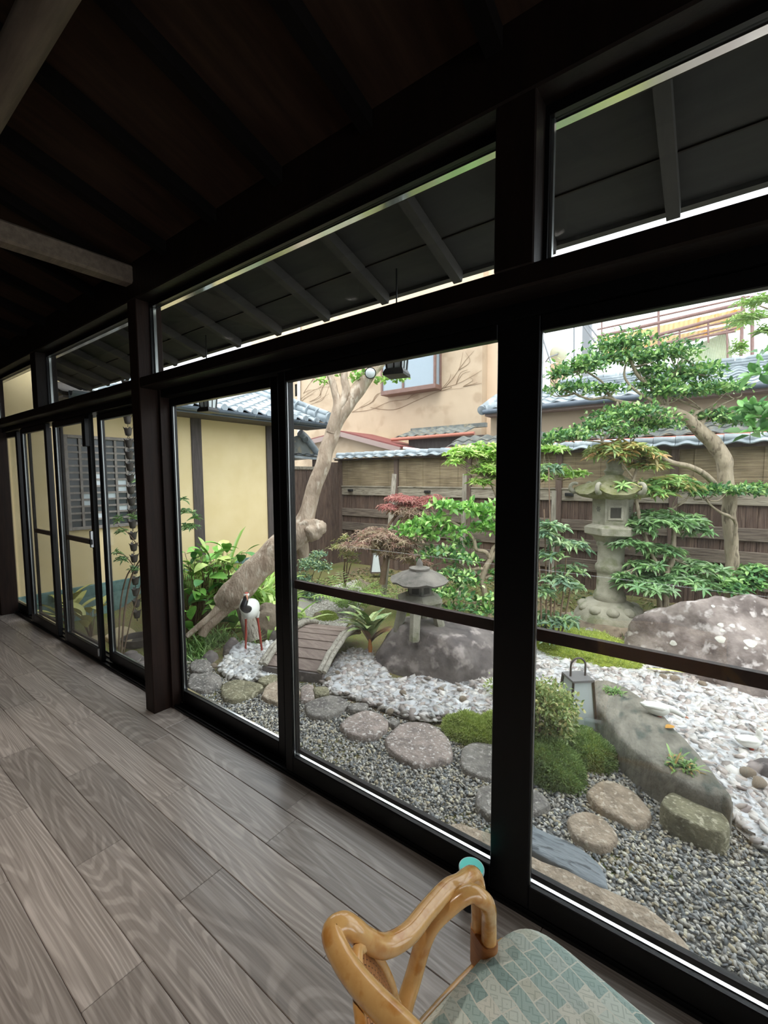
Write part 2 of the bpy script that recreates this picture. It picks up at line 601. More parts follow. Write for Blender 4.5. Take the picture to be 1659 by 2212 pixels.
# ---- window wall: posts, beams
ww = struct(thing('wall_front', 'dark timber window wall facing the garden', 'wall', (0, 1.34, 0)))
del ww['category']
MB().cbox(-6.2, 5, 1.26, 1.42, 1.975, 2.035, 0.006).build('lintel_beam', 'dark_timber', ww)
MB().cbox(-6.2, 5, 1.25, 1.43, 2.475, 2.80, 0.006).build('top_beam', 'dark_timber', ww)
for x0, m in ((-6.16, 'post_timber'), (-4.60, 'dark_timber'), (-2.83, 'post_timber'), (-0.55, 'dark_timber'), (2.2, 'dark_timber')):
    lo = 0.0 if m == 'post_timber' or x0 > 1 else 2.03
    if x0 == -0.55:
        lo = 2.03
    w_ = 0.115 if x0 != -2.83 else 0.105
    MB().cbox(x0, x0 + w_, 1.255, 1.405, lo, 2.48, 0.004).build('post', m, ww)
MB().box(-2.725, -2.70, 1.36, 1.42, 0, 1.975).build('door_stop', 'post_timber', ww)
MB().box(-6.2, 5, 1.365, 1.49, 1.932, 1.975).build('door_head', 'black_alu', ww)
sill = MB().box(-6.2, 5, 1.365, 1.50, -0.10, 0.012)
for y in (1.372, 1.405, 1.445, 1.485):
    sill.box(-6.2, 5, y, y + 0.006, 0.012, 0.022)
sill.build('threshold', 'black_alu', ww)
MB().box(-6.3, 5, 1.38, 1.52, -0.60, -0.10).build('footing', 'plaster_brown', ww)

# ---- transom lights
TZ0, TZ1, TY = 2.037, 2.445, 1.35
tr_open = [(-6.05, -4.60), (-4.485, -2.83), (-2.725, -0.55), (-0.435, 2.2), (2.31, 5.0)]
for i, (a, b) in enumerate(tr_open):
    t = struct(thing('window_%d' % (i + 1), 'fixed transom glass above the sliding doors', 'window', (a, TY, TZ0)))
    del t['category']
    MB().box(a, b, TY + 0.012, TY + 0.040, TZ1 - 0.004, TZ1 + 0.03).build('top_bead', 'bead_white', t)
    fr = MB().box(a, b, TY - 0.02, TY + 0.012, TZ1, TZ1 + 0.03).box(a, a + 0.012, TY - 0.02, TY - 0.004, TZ0, TZ1).box(b - 0.012, b, TY - 0.02, TY + 0.02, TZ0, TZ1)
    fr.build('frame', 'black_alu', t)
    MB().box(a + 0.012, a + 0.02, TY - 0.004, TY + 0.012, TZ0, TZ1).build('side_bead', 'bead_alu', t)
    MB().box(a, b, TY - 0.003, TY + 0.003, TZ0, TZ1).build('glass_pane', 'window_glass', t)

# ---- sliding glass doors
DN = [0]
def door(x0, x1, y, lab, zb=0.105, zt=1.882, bead=True, latch=False):
    """x0..x1 glass edges"""
    DN[0] += 1
    t = struct(thing('door_%d' % DN[0], lab, 'door', ((x0 + x1) / 2, y, 0.022)))
    del t['category']
    sw, th = 0.052, 0.034
    ya, yb = y - th / 2, y + th / 2
    MB().cbox(x0 - sw, x0, ya, yb, 0.022, 1.93, 0.003).build('stile', 'black_alu', t)
    MB().cbox(x1, x1 + sw, ya, yb, 0.022, 1.93, 0.003).build('stile', 'black_alu', t)
    MB().cbox(x0, x1, ya, yb, 0.022, zb, 0.003).build('bottom_rail', 'black_alu', t)
    MB().cbox(x0, x1, ya, yb, zt, 1.93, 0.003).build('top_rail', 'black_alu', t)
    MB().box(x0 - .004, x1 + .004, y - 0.003, y + 0.003, zb - .004, zt + .004).build('glass_pane', 'window_glass', t)
    MB().box(x0, x1, y + 0.004, yb - 0.001, zb - 0.002, zb + 0.003).build('bottom_bead', 'bead_white', t)
    MB().box(x0, x0 + 0.004, y - 0.008, y - 0.004, zb, zt).build('side_bead', 'bead_alu', t)
    return t
YI, YO = 1.392, 1.432
def dx(px, py, y):
    return HY(px, py, y).x
door(-2.675, -1.75, YO, 'outer sliding glass door between the timber post and the crane statue view')
dB = door(-1.597, -0.585, YI, 'inner sliding glass door left of the thick double stile')
door(-0.451, 0.62, YI, 'sliding glass door at the right edge of the view')
door(0.70, 1.75, YO, 'sliding glass door beyond the right edge')
door(2.4, 3.5, YI, 'sliding glass door further along to the right')
door(3.6, 4.8, YO, 'last sliding glass door to the right')
door(dx(36.9, 1306, YO), dx(62, 1318, YO), YO, 'leftmost narrow sliding glass door')
door(dx(77.8, 1335, YI), dx(126, 1361, YI), YI, 'second sliding glass door from the left end')
dL = door(dx(149.7, 1374, YI), dx(217.8, 1408, YI), YI, 'third sliding glass door from the left with latch and closer box')
door(dx(247, 1411, YO), -2.86, YO, 'sliding glass door left of the timber post, rain chain behind it')
# fixed double stile cover between B and C
MB().box(-0.537, -0.50, 1.375, 1.445, 0.022, 1.93).build('meeting_post', 'black_alu', ww)
# latch, closer and foot bolt on door L
xl = dx(217.8, 1408, YI)
latch = MB().cbox(xl + 0.012, xl + 0.034, YI - 0.04, YI - 0.017, 0.92, 1.05, 0.004).build('latch', 'chrome_grey', dL)
MB().cbox(xl + 0.03, xl + 0.05, YI - 0.05, YI - 0.03, 0.945, 0.985, 0.004).build('latch_lever', 'black_alu', latch)
MB().cbox(xl + 0.005, xl + 0.06, YI - 0.05, YI - 0.017, 1.69, 1.90, 0.004).build('closer_box', 'black_alu', dL)
MB().cbox(xl + 0.02, xl + 0.034, YI - 0.03, YI - 0.017, 0.06, 0.12, 0.003).build('foot_bolt', 'chrome_grey', dL)

# ---- insect screens outside some doors
def screen(x0, x1, lab, y=1.474):
    DN[0] += 1
    t = struct(thing('window_screen_%d' % DN[0], lab, 'screen', ((x0 + x1) / 2, y, 0.022)))
    del t['category']
    t.name = 'door_%d' % DN[0]
    sw = 0.036
    MB().box(x0, x0 + sw, y - .01, y + .01, 0.022, 1.92).build('stile', 'black_alu', t)
    MB().box(x1 - sw, x1, y - .01, y + .01, 0.022, 1.92).build('stile', 'black_alu', t)
    MB().box(x0 + sw, x1 - sw, y - .01, y + .01, 0.022, 0.075).build('bottom_rail', 'black_alu', t)
    MB().box(x0 + sw, x1 - sw, y - .01, y + .01, 1.912, 1.93).build('top_rail', 'black_alu', t)
    MB().box(x0 + sw, x1 - sw, y - .012, y + .01, 0.905, 0.945).build('middle_rail', 'screen_bar', t)
    MB().box(x0 + sw, x1 - sw, y - .001, y + .001, 0.075, 1.912).build('mesh_panel', 'screen_mesh', t)
    return t
sB = screen(-1.70, -0.56, 'insect screen with middle rail outside the door left of the double stile')
st_ = HY(640, 843, 1.463)
mat('sticker', srgb(214, 214, 212), rough=0.6)
MB().box(st_.x - .008, st_.x + .006, 1.4618, 1.4632, st_.z - .028, st_.z + .028).build('paper_sticker', 'sticker', sB)
screen(-0.54, 0.66, 'insect screen with middle rail at the right edge')
screen(dx(88, 1340, 1.474), dx(135, 1365, 1.474), 'insect screen with middle rail, second bay from the left end')
screen(dx(157, 1378, 1.474), dx(225, 1414, 1.474), 'insect screen with middle rail beside the latched door')

# ---- eave over the garden
def ez(y):
    return 2.472 + 0.33 * (2.1 - y)
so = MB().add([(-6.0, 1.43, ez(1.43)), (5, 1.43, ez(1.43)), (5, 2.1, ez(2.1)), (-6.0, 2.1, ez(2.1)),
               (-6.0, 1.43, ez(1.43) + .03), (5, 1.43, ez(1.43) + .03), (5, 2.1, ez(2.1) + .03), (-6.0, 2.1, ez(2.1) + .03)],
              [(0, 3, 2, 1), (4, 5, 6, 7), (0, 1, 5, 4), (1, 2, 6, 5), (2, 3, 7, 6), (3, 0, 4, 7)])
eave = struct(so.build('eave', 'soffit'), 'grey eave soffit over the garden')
MB().bar((-5.9, 1.88, ez(1.88) - 0.003), (5, 1.88, ez(1.88) - 0.003), 0.008, 0.006).build('soffit_joint', 'dark_timber', eave)
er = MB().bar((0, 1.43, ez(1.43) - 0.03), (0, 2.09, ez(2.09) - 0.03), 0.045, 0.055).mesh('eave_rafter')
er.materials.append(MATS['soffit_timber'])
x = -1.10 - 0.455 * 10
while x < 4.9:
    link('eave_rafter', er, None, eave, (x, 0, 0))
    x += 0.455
MB().box(-5.9, 5, 2.09, 2.13, ez(2.1) - 0.015, ez(2.1) + 0.06).build('eave_edge', 'soffit_timber', eave)
rf = MB().add([(-6.3, -4.3, cz(-4.3) + .14), (5, -4.3, cz(-4.3) + .14), (5, 2.13, 2.56), (-5.9, 2.13, 2.56), (-6.3, 1.4, 2.80)], [(0, 1, 2, 3, 4)])
struct(rf.build('roof', 'subfloor'))  # unseen sheet added over room and eave to keep sky light out
MB().box(-6.3, 5, 1.425, 1.45, 2.48, 2.8).build('wall_plate', 'dark_timber', ww)
# small window stickers / hinges seen on the left transom are too small to build

# ================================================================== RATTAN CHAIR
mat('rattan', srgb(204, 154, 90), srgb(220, 174, 110), rough=0.22, scale=6, stretch=(3, 3, 3), coat=0.6, c3=srgb(194, 136, 70), s3=9)
mat('rattan_wrap', srgb(150, 98, 54), srgb(176, 122, 74), rough=0.4, scale=30, stretch=(1, 1, 6))
def weave_mat():
    m = bpy.data.materials.new('cane_weave')
    m.use_nodes = True
    nt = m.node_tree
    b = nt.nodes['Principled BSDF']
    tc = nd(nt, 'ShaderNodeTexCoord')
    br = nd(nt, 'ShaderNodeTexBrick')
    br.inputs['Color1'].default_value = (*srgb(196, 138, 86), 1)
    br.inputs['Color2'].default_value = (*srgb(170, 112, 66), 1)
    br.inputs['Mortar'].default_value = (*srgb(86, 50, 26), 1)
    br.inputs['Scale'].default_value = 55
    br.inputs['Mortar Size'].default_value = 0.03
    br.inputs['Brick Width'].default_value = 0.6
    br.inputs['Row Height'].default_value = 0.3
    mp = nd(nt, 'ShaderNodeMapping')
    mp.inputs['Rotation'].default_value = (math.radians(90), 0, 0)
    nt.links.new(tc.outputs['Object'], mp.inputs[0])
    nt.links.new(mp.outputs[0], br.inputs['Vector'])
    nt.links.new(br.outputs['Color'], b.inputs['Base Color'])
    bp = nd(nt, 'ShaderNodeBump')
    bp.inputs['Strength'].default_value = 0.8
    bp.inputs['Distance'].default_value = 0.004
    bp.invert = True
    nt.links.new(br.outputs['Fac'], bp.inputs['Height'])
    nt.links.new(bp.outputs[0], b.inputs['Normal'])
    b.inputs['Roughness'].default_value = 0.45
    MATS['cane_weave'] = m
weave_mat()
def fabric_mat():
    m = bpy.data.materials.new('patchwork_fabric')
    m.use_nodes = True
    nt = m.node_tree
    b = nt.nodes['Principled BSDF']
    tc = nd(nt, 'ShaderNodeTexCoord')
    mp = nd(nt, 'ShaderNodeMapping')
    mp.inputs['Rotation'].default_value = (0, 0, math.radians(24))
    nt.links.new(tc.outputs['Object'], mp.inputs[0])
    br = nd(nt, 'ShaderNodeTexBrick')
    br.offset = 0.37
    br.squash = 0.6
    br.squash_frequency = 3
    br.inputs['Color1'].default_value = (0, 0, 0, 1)
    br.inputs['Color2'].default_value = (1, 1, 1, 1)
    br.inputs['Mortar'].default_value = (1, 1, 1, 1)
    br.inputs['Scale'].default_value = 12
    br.inputs['Mortar Size'].default_value = 0.016
    br.inputs['Brick Width'].default_value = 0.8
    br.inputs['Row Height'].default_value = 0.36
    wn0 = nd(nt, 'ShaderNodeTexNoise')
    wn0.inputs['Scale'].default_value = 9
    nt.links.new(tc.outputs['Object'], wn0.inputs['Vector'])
    wadd = nd(nt, 'ShaderNodeVectorMath', operation='MULTIPLY_ADD')
    nt.links.new(wn0.outputs['Color'], wadd.inputs[0])
    wadd.inputs[1].default_value = (.03, .03, 0)
    nt.links.new(mp.outputs[0], wadd.inputs[2])
    nt.links.new(wadd.outputs[0], br.inputs['Vector'])
    ramp = nd(nt, 'ShaderNodeValToRGB')
    cr = ramp.color_ramp
    cr.interpolation = 'CONSTANT'
    cr.elements[0].color = (*srgb(166, 186, 178), 1)
    cr.elements[0].position = 0
    cr.elements[1].color = (*srgb(204, 211, 199), 1)
    cr.elements[1].position = 0.25
    for p, c in ((0.45, (184, 195, 186)), (0.6, (214, 214, 200)), (0.78, (146, 170, 164)), (0.9, (196, 198, 182))):
        e = cr.elements.new(p)
        e.color = (*srgb(*c), 1)
    nt.links.new(br.outputs['Color'], ramp.inputs['Fac'])
    # fine zigzag print on the patches
    wv = nd(nt, 'ShaderNodeTexWave', wave_type='RINGS', rings_direction='SPHERICAL')
    vo = nd(nt, 'ShaderNodeTexVoronoi', distance='MANHATTAN')
    vo.inputs['Scale'].default_value = 34
    nt.links.new(mp.outputs[0], vo.inputs['Vector'])
    mu = nd(nt, 'ShaderNodeMath', operation='MULTIPLY')
    nt.links.new(vo.outputs['Distance'], mu.inputs[0])
    mu.inputs[1].default_value = 16
    si = nd(nt, 'ShaderNodeMath', operation='SINE')
    nt.links.new(mu.outputs[0], si.inputs[0])
    r2 = nd(nt, 'ShaderNodeValToRGB')
    r2.color_ramp.elements[0].position = 0.55
    r2.color_ramp.elements[1].position = 0.7
    r2.color_ramp.elements[0].color = (1, 1, 1, 1)
    r2.color_ramp.elements[1].color = (0.72, 0.75, 0.73, 1)
    nt.links.new(si.outputs[0], r2.inputs['Fac'])
    mx = nd(nt, 'ShaderNodeMix', data_type='RGBA', blend_type='MULTIPLY')
    mx.inputs[0].default_value = 0.8
    nt.links.new(ramp.outputs['Color'], mx.inputs[6])
    nt.links.new(r2.outputs['Color'], mx.inputs[7])
    mo = nd(nt, 'ShaderNodeMix', data_type='RGBA')
    nt.links.new(br.outputs['Fac'], mo.inputs[0])
    nt.links.new(mx.outputs[2], mo.inputs[6])
    mo.inputs[7].default_value = (*srgb(212, 212, 198), 1)
    nt.links.new(mo.outputs[2], b.inputs['Base Color'])
    b.inputs['Roughness'].default_value = 0.85
    nz = nd(nt, 'ShaderNodeTexNoise')
    nz.inputs['Scale'].default_value = 500
    nt.links.new(tc.outputs['Object'], nz.inputs['Vector'])
    bp = nd(nt, 'ShaderNodeBump')
    bp.inputs['Strength'].default_value = 0.25
    bp.inputs['Distance'].default_value = 0.002
    nt.links.new(nz.outputs['Fac'], bp.inputs['Height'])
    nt.links.new(bp.outputs[0], b.inputs['Normal'])
    MATS['patchwork_fabric'] = m
fabric_mat()
CA = math.radians(13.0)            # the chair faces the garden, turned a little to the right
CC = Vector((-0.157, 0.645, 0.0))
CRr = Vector((math.cos(CA), -math.sin(CA), 0))
CF = Vector((math.sin(CA), math.cos(CA), 0))
def CW(lx, ly, z):
    return tuple(CC + CRr * lx + CF * ly + Vector((0, 0, z)))
ch = thing('rattan_armchair', 'honey-coloured bent rattan armchair with patchwork cushion in the foreground', 'chair', tuple(CC))
R1 = 0.0165
def mirror(p):
    q = Vector(p)
    return tuple(q - CRr * (2 * (q - CC).dot(CRr)))
# outer pole: back hoop -> arm -> front leg, one bent length per side joined over the back
half = [(HZ(992, 1908, .622)), (HZ(964, 1922, .628)), (HZ(922, 1968, .638)), (HZ(880, 2018, .650)), (HZ(832, 2043, .668)), (HZ(792, 2030, .70)), (HZ(764, 2008, .728)), HZ(740, 1997, .742)]
hp = [tuple(v) for v in half]
front = [(hp[0][0] + .004, hp[0][1] + .055, .60), (hp[0][0] + .008, hp[0][1] + .075, .54), (hp[0][0] + .01, hp[0][1] + .078, .40), (hp[0][0] + .01, hp[0][1] + .078, .0)]
back_l = [tuple(HZ(718, 2018, .742)), tuple(HZ(745, 2080, .738)), tuple(HZ(800, 2150, .742)), CW(-.06, -.245, .755), CW(0, -.248, .757)]
side = front[::-1] + hp + back_l
whole = side + [mirror(p) for p in side[::-1]][1:]
MB().tube(spl(whole, 6), R1 * 1.05, 14).build('outer_pole', 'rattan', ch, smooth=True)
for sgn, nm in ((1, 'inner_pole'), (-1, 'inner_pole')):
    q = [tuple(HZ(868, 2212, .43)), tuple(HZ(893, 2110, .49)), tuple(HZ(925, 2010, .575)), tuple(HZ(972, 1958, .608)), tuple(HZ(1014, 1930, .624)), tuple(HZ(1041, 1941, .608)), tuple(HZ(1054, 1960, .57)), tuple(HZ(1056, 2000, .50))]
    e = q[-1]
    q += [(e[0], e[1] + .0, .40), (e[0], e[1], 0.0)]
    r0 = q[0]
    q = [(r0[0], r0[1] - .015, .0), (r0[0], r0[1] - .012, .25)] + q
    if sgn < 0:
        q = [mirror(p) for p in q]
    MB().tube(spl(q, 6), R1, 14).build(nm, 'rattan', ch, smooth=True)
    w0 = [Vector(front[1]) + Vector((0, 0, -.06)), Vector(front[1]) + Vector((.004, -.012, -.06))]
    wz = [((front[2][0] + e[0]) / 2, (front[2][1] + e[1]) / 2, z) for z in (.40, .42, .44, .46, .485)]
    if sgn < 0:
        wz = [mirror(p) for p in wz]
    fl_ = (front[2][0], front[2][1]) if sgn > 0 else mirror(front[2])[:2]
    el_ = (e[0], e[1]) if sgn > 0 else mirror(e)[:2]
    dv_ = Vector((fl_[0] - el_[0], fl_[1] - el_[1]))
    dn_ = dv_.normalized()
    pn_ = Vector((-dn_.y, dn_.x))
    rr_ = R1 * 1.18
    ring = []
    for k_ in range(9):
        a_ = -math.pi / 2 + math.pi * k_ / 8
        ring.append((fl_[0] + (dn_ * math.cos(a_) + pn_ * math.sin(a_)).x * rr_, fl_[1] + (dn_ * math.cos(a_) + pn_ * math.sin(a_)).y * rr_))
    for k_ in range(9):
        a_ = math.pi / 2 + math.pi * k_ / 8
        ring.append((el_[0] + (dn_ * math.cos(a_) + pn_ * math.sin(a_)).x * rr_, el_[1] + (dn_ * math.cos(a_) + pn_ * math.sin(a_)).y * rr_))
    MB().prism(ring, .385, .465).build('cane_binding', 'rattan_wrap', ch, smooth=True)
# seat frame pole and cushion
sf = [CW(-.22, -.25, .375), CW(-.258, -.16, .375), CW(-.262, .14, .375), CW(-.225, .25, .375), CW(0, .28, .375)]
sfr = spl(sf, 5)
MB().tube(sfr + [mirror(p) for p in sfr[::-1]][1:], .013, 10).build('seat_pole', 'rattan', ch, smooth=True)
MB().tube([CW(-.262, -.10, .20), CW(-.262, .24, .20)], .011, 8).build('stretcher', 'rattan', ch, smooth=True)
MB().tube([CW(.262, -.10, .20), CW(.262, .24, .20)], .011, 8).build('stretcher', 'rattan', ch, smooth=True)
def cushion():
    bm = bmesh.new()
    n = 28
    def sq(t):
        return math.copysign(abs(t) ** 0.32, t)
    hx, hy = 0.243, 0.275
    cy = 0.005
    vs = []
    prof = [(0.0, .012), (.55, .012), (.9, .008), (.985, -.008), (1.0, -.03), (.985, -.055), (.94, -.07), (0.0, -.07)]
    rings = []
    for r, z in prof:
        ring = []
        for k in range(48):
            a = 2 * math.pi * k / 48
            x, y = sq(math.cos(a)), sq(math.sin(a))
            dome = 0.012 * (1 - (r * x) ** 2) * (1 - (r * y) ** 2) if z > 0 else 0
            ring.append(bm.verts.new(CW(x * hx * max(r, 1e-3), cy + y * hy * max(r, 1e-3), .44 + z + dome)))
        rings.append(ring)
    for i in range(len(rings) - 1):
        for k in range(48):
            bm.faces.new((rings[i][k], rings[i + 1][k], rings[i + 1][(k + 1) % 48], rings[i][(k + 1) % 48]))
    me = bpy.data.meshes.new('seat_cushion')
    bmesh.ops.recalc_face_normals(bm, faces=bm.faces)
    bm.to_mesh(me)
    bm.free()
    me.polygons.foreach_set('use_smooth', [True] * len(me.polygons))
    return link('seat_cushion', me, 'patchwork_fabric', ch)
cushion()
# woven cane back panel, curved, hung inside the back hoop
pv, pf = [], []
rim = spl([tuple(HZ(772, 2052, .715)), tuple(HZ(792, 2046, .69)), tuple(HZ(815, 2068, .65)), tuple(HZ(838, 2112, .59)), tuple(HZ(852, 2160, .53)), tuple(HZ(860, 2212, .47)), CW(-.235, -.20, .40)], 3)
NU, NV = 14, len(rim) - 1
for j in range(NV + 1):
    x0, y0, z0 = rim[j]
    for i in range(NU + 1):
        s_ = -1 + 2 * i / NU
        pv.append(tuple(Vector((x0, y0, z0)).lerp(Vector(mirror((x0, y0, z0))), (s_ + 1) / 2) - CF * (.09 * (1 - s_ * s_))))
for j in range(NV):
    for i in range(NU):
        a = j * (NU + 1) + i
        pf.append((a, a + 1, a + NU + 2, a + NU + 1))
bk = MB().add(pv, pf).build('cane_back', 'cane_weave', ch, smooth=True)
sm = bk.modifiers.new('thick', 'SOLIDIFY')
sm.thickness = 0.006
edge = [tuple(p) for p in rim[::-1]] + [pv[i] for i in range(1, NU)] + [mirror(p) for p in rim]
MB().tube(edge, .009, 8).build('back_rim', 'rattan', ch, smooth=True)

# ---- little round tin with a turquoise lid by the door rail
mat('turquoise', srgb(84, 244, 228), rough=0.35)
mat('tin_dark', srgb(16, 20, 22), rough=0.25)
mat('lid_rim', srgb(196, 236, 232), rough=0.3)
tc_ = HZ(1020, 1871, 0.1305)
tin = thing('round_tin', 'small round black tin with a turquoise lid on the floor by the door', 'tin', (tc_.x, tc_.y - 0.005, 0))
cc = (tc_.x, tc_.y - 0.005, 0)
MB().lathe([(.038, .0005), (.041, .003), (.041, .117), (.040, .119)], 32, cc).build('body', 'tin_dark', tin, smooth=False)
MB().lathe([(.0425, .119), (.043, .121), (.043, .128), (.0415, .1305), (.040, .1305)], 32, cc).build('lid_rim', 'lid_rim', tin)
MB().lathe([(.0395, .1285), (.0395, .1308), (.038, .1312)], 32, cc).build('lid', 'turquoise', tin)
# ================================================================== GARDEN GROUND
def sstep(a, b, x):
    t = min(1.0, max(0.0, (x - a) / (b - a)))
    return t * t * (3 - 2 * t)
def gh(x, y):
    """height of the garden ground"""
    h = GZ
    h += 0.12 * sstep(4.3, 5.6, y) * sstep(-4.0, -2.2, x)
    h += 0.38 * sstep(2.5, 3.3, y) * (1 - sstep(4.4, 5.1, y)) * sstep(4.7, 5.4, -x)
    return h
def ground_mat():
    m = bpy.data.materials.new('garden_ground')
    m.use_nodes = True
    nt = m.node_tree
    b = nt.nodes['Principled BSDF']
    b.inputs['Roughness'].default_value = 0.95
    tc = nd(nt, 'ShaderNodeTexCoord')
    n1 = nd(nt, 'ShaderNodeTexNoise')
    n1.inputs['Scale'].default_value = 1.4
    n1.inputs['Detail'].default_value = 5
    nt.links.new(tc.outputs['Object'], n1.inputs['Vector'])
    r = nd(nt, 'ShaderNodeValToRGB')
    cr = r.color_ramp
    cr.elements[0].position = 0.36
    cr.elements[0].color = (*srgb(122, 106, 80), 1)
    cr.elements[1].position = 0.62
    cr.elements[1].color = (*srgb(104, 112, 52), 1)
    e = cr.elements.new(0.5)
    e.color = (*srgb(120, 118, 70), 1)
    nt.links.new(n1.outputs['Fac'], r.inputs['Fac'])
    n2 = nd(nt, 'ShaderNodeTexNoise')
    n2.inputs['Scale'].default_value = 60
    n2.inputs['Detail'].default_value = 5
    nt.links.new(tc.outputs['Object'], n2.inputs['Vector'])
    mx = nd(nt, 'ShaderNodeMix', data_type='RGBA', blend_type='OVERLAY')
    mx.inputs[0].default_value = 0.8
    nt.links.new(r.outputs['Color'], mx.inputs[6])
    nt.links.new(n2.outputs['Color'], mx.inputs[7])
    nt.links.new(mx.outputs[2], b.inputs['Base Color'])
    bp = nd(nt, 'ShaderNodeBump')
    bp.inputs['Strength'].default_value = 0.7
    bp.inputs['Distance'].default_value = 0.03
    nt.links.new(n2.outputs['Fac'], bp.inputs['Height'])
    nt.links.new(bp.outputs[0], b.inputs['Normal'])
    MATS['garden_ground'] = m
ground_mat()
nx, ny = 90, 60
gx = np.linspace(-6.6, 4.5, nx)
gy = np.linspace(1.45, 7.1, ny)
V = []
for y in gy:
    for x in gx:
        V.append((x, y, gh(x, y) + 0.018 * mnoise.noise(Vector((x * 1.7, y * 1.7, 0)))))
Fq = [(j * nx + i, j * nx + i + 1, (j + 1) * nx + i + 1, (j + 1) * nx + i) for j in range(ny - 1) for i in range(nx - 1)]
ground = struct(link('ground', np_mesh('ground', V, Fq, smooth=True), 'garden_ground'), 'mossy earth of the courtyard garden')
mat('town_ground', srgb(150, 146, 138), srgb(170, 166, 158), rough=0.9, scale=2)
struct(MB().add([(-60, 7.05, -0.4), (60, 7.05, -0.4), (60, 90, -0.4), (-60, 90, -0.4)], [(0, 1, 2, 3)]).build('ground', 'town_ground'), 'paved ground beyond the fence')

# ================================================================== FENCE
mat('fence_board', srgb(74, 56, 48), srgb(112, 92, 80), rough=0.85, scale=5, stretch=(14, 14, 0.9), bump=0.3, rnd=0.18, c3=srgb(60, 44, 38), s3=6)
mat('fence_rail', srgb(78, 66, 58), srgb(128, 116, 104), rough=0.85, scale=5, stretch=(0.8, 12, 12), bump=0.3, rnd=0.12)
mat('fence_post', srgb(82, 66, 58), srgb(108, 90, 80), rough=0.85, scale=5, stretch=(12, 12, 0.8), bump=0.3)
mat('grey_rail', srgb(128, 118, 104), srgb(164, 156, 140), rough=0.85, scale=4, stretch=(0.9, 10, 10), bump=0.3, c3=srgb(84, 76, 64), s3=7)
mat('roof_tile', srgb(120, 130, 136), srgb(158, 168, 174), rough=0.38, scale=4, rnd=0.12, bump=0.1, c3=srgb(178, 186, 190), s3=5)
mat('roof_tile_dark', srgb(84, 88, 88), srgb(120, 124, 120), rough=0.6, scale=5, rnd=0.12, c3=srgb(140, 132, 112), s3=9)
mat('under_tile', srgb(46, 42, 40), rough=0.9)
mat('lamp_black', srgb(30, 31, 32), rough=0.4)
def bamboo_mat():
    m = bpy.data.materials.new('bamboo_screen')
    m.use_nodes = True
    nt = m.node_tree
    b = nt.nodes['Principled BSDF']
    b.inputs['Roughness'].default_value = 0.8
    tc = nd(nt, 'ShaderNodeTexCoord')
    mp = nd(nt, 'ShaderNodeMapping')
    mp.inputs['Scale'].default_value = (2, 2, 130)
    nt.links.new(tc.outputs['Object'], mp.inputs[0])
    n = nd(nt, 'ShaderNodeTexNoise')
    n.inputs['Scale'].default_value = 1.6
    n.inputs['Detail'].default_value = 3
    nt.links.new(mp.outputs[0], n.inputs['Vector'])
    r = nd(nt, 'ShaderNodeValToRGB')
    r.color_ramp.elements[0].position = 0.32
    r.color_ramp.elements[1].position = 0.68
    r.color_ramp.elements[0].color = (*srgb(104, 90, 70), 1)
    r.color_ramp.elements[1].color = (*srgb(172, 154, 124), 1)
    nt.links.new(n.outputs['Fac'], r.inputs['Fac'])
    n2 = nd(nt, 'ShaderNodeTexNoise')
    n2.inputs['Scale'].default_value = 3
    n2.inputs['Detail'].default_value = 6
    nt.links.new(tc.outputs['Object'], n2.inputs['Vector'])
    r2 = nd(nt, 'ShaderNodeValToRGB')
    r2.color_ramp.elements[0].position = 0.35
    r2.color_ramp.elements[1].position = 0.6
    r2.color_ramp.elements[0].color = (0.5, 0.48, 0.42, 1)
    r2.color_ramp.elements[1].color = (1, 1, 1, 1)
    nt.links.new(n2.outputs['Fac'], r2.inputs['Fac'])
    mx = nd(nt, 'ShaderNodeMix', data_type='RGBA', blend_type='MULTIPLY')
    mx.inputs[0].default_value = 0.7
    nt.links.new(r.outputs['Color'], mx.inputs[6])
    nt.links.new(r2.outputs['Color'], mx.inputs[7])
    nt.links.new(mx.outputs[2], b.inputs['Base Color'])
    bp = nd(nt, 'ShaderNodeBump')
    bp.inputs['Strength'].default_value = 0.5
    bp.inputs['Distance'].default_value = 0.01
    nt.links.new(n.outputs['Fac'], bp.inputs['Height'])
    nt.links.new(bp.outputs[0], b.inputs['Normal'])
    MATS['bamboo_screen'] = m
bamboo_mat()
FY = 7.0
fence = thing('garden_fence', 'weathered brown board fence with bamboo screens and tiled coping behind the garden', 'fence', (-1, FY, GZ))
post_x = [-6.42, -4.97, -3.45, -1.96, -0.50, 0.96, 2.42, 3.9]
bd = MB().cbox(0, 0.118, 0, 0.014, 0, 1, 0.003).mesh('board')
bd.materials.append(MATS['fence_board'])
rng = random.Random(5)
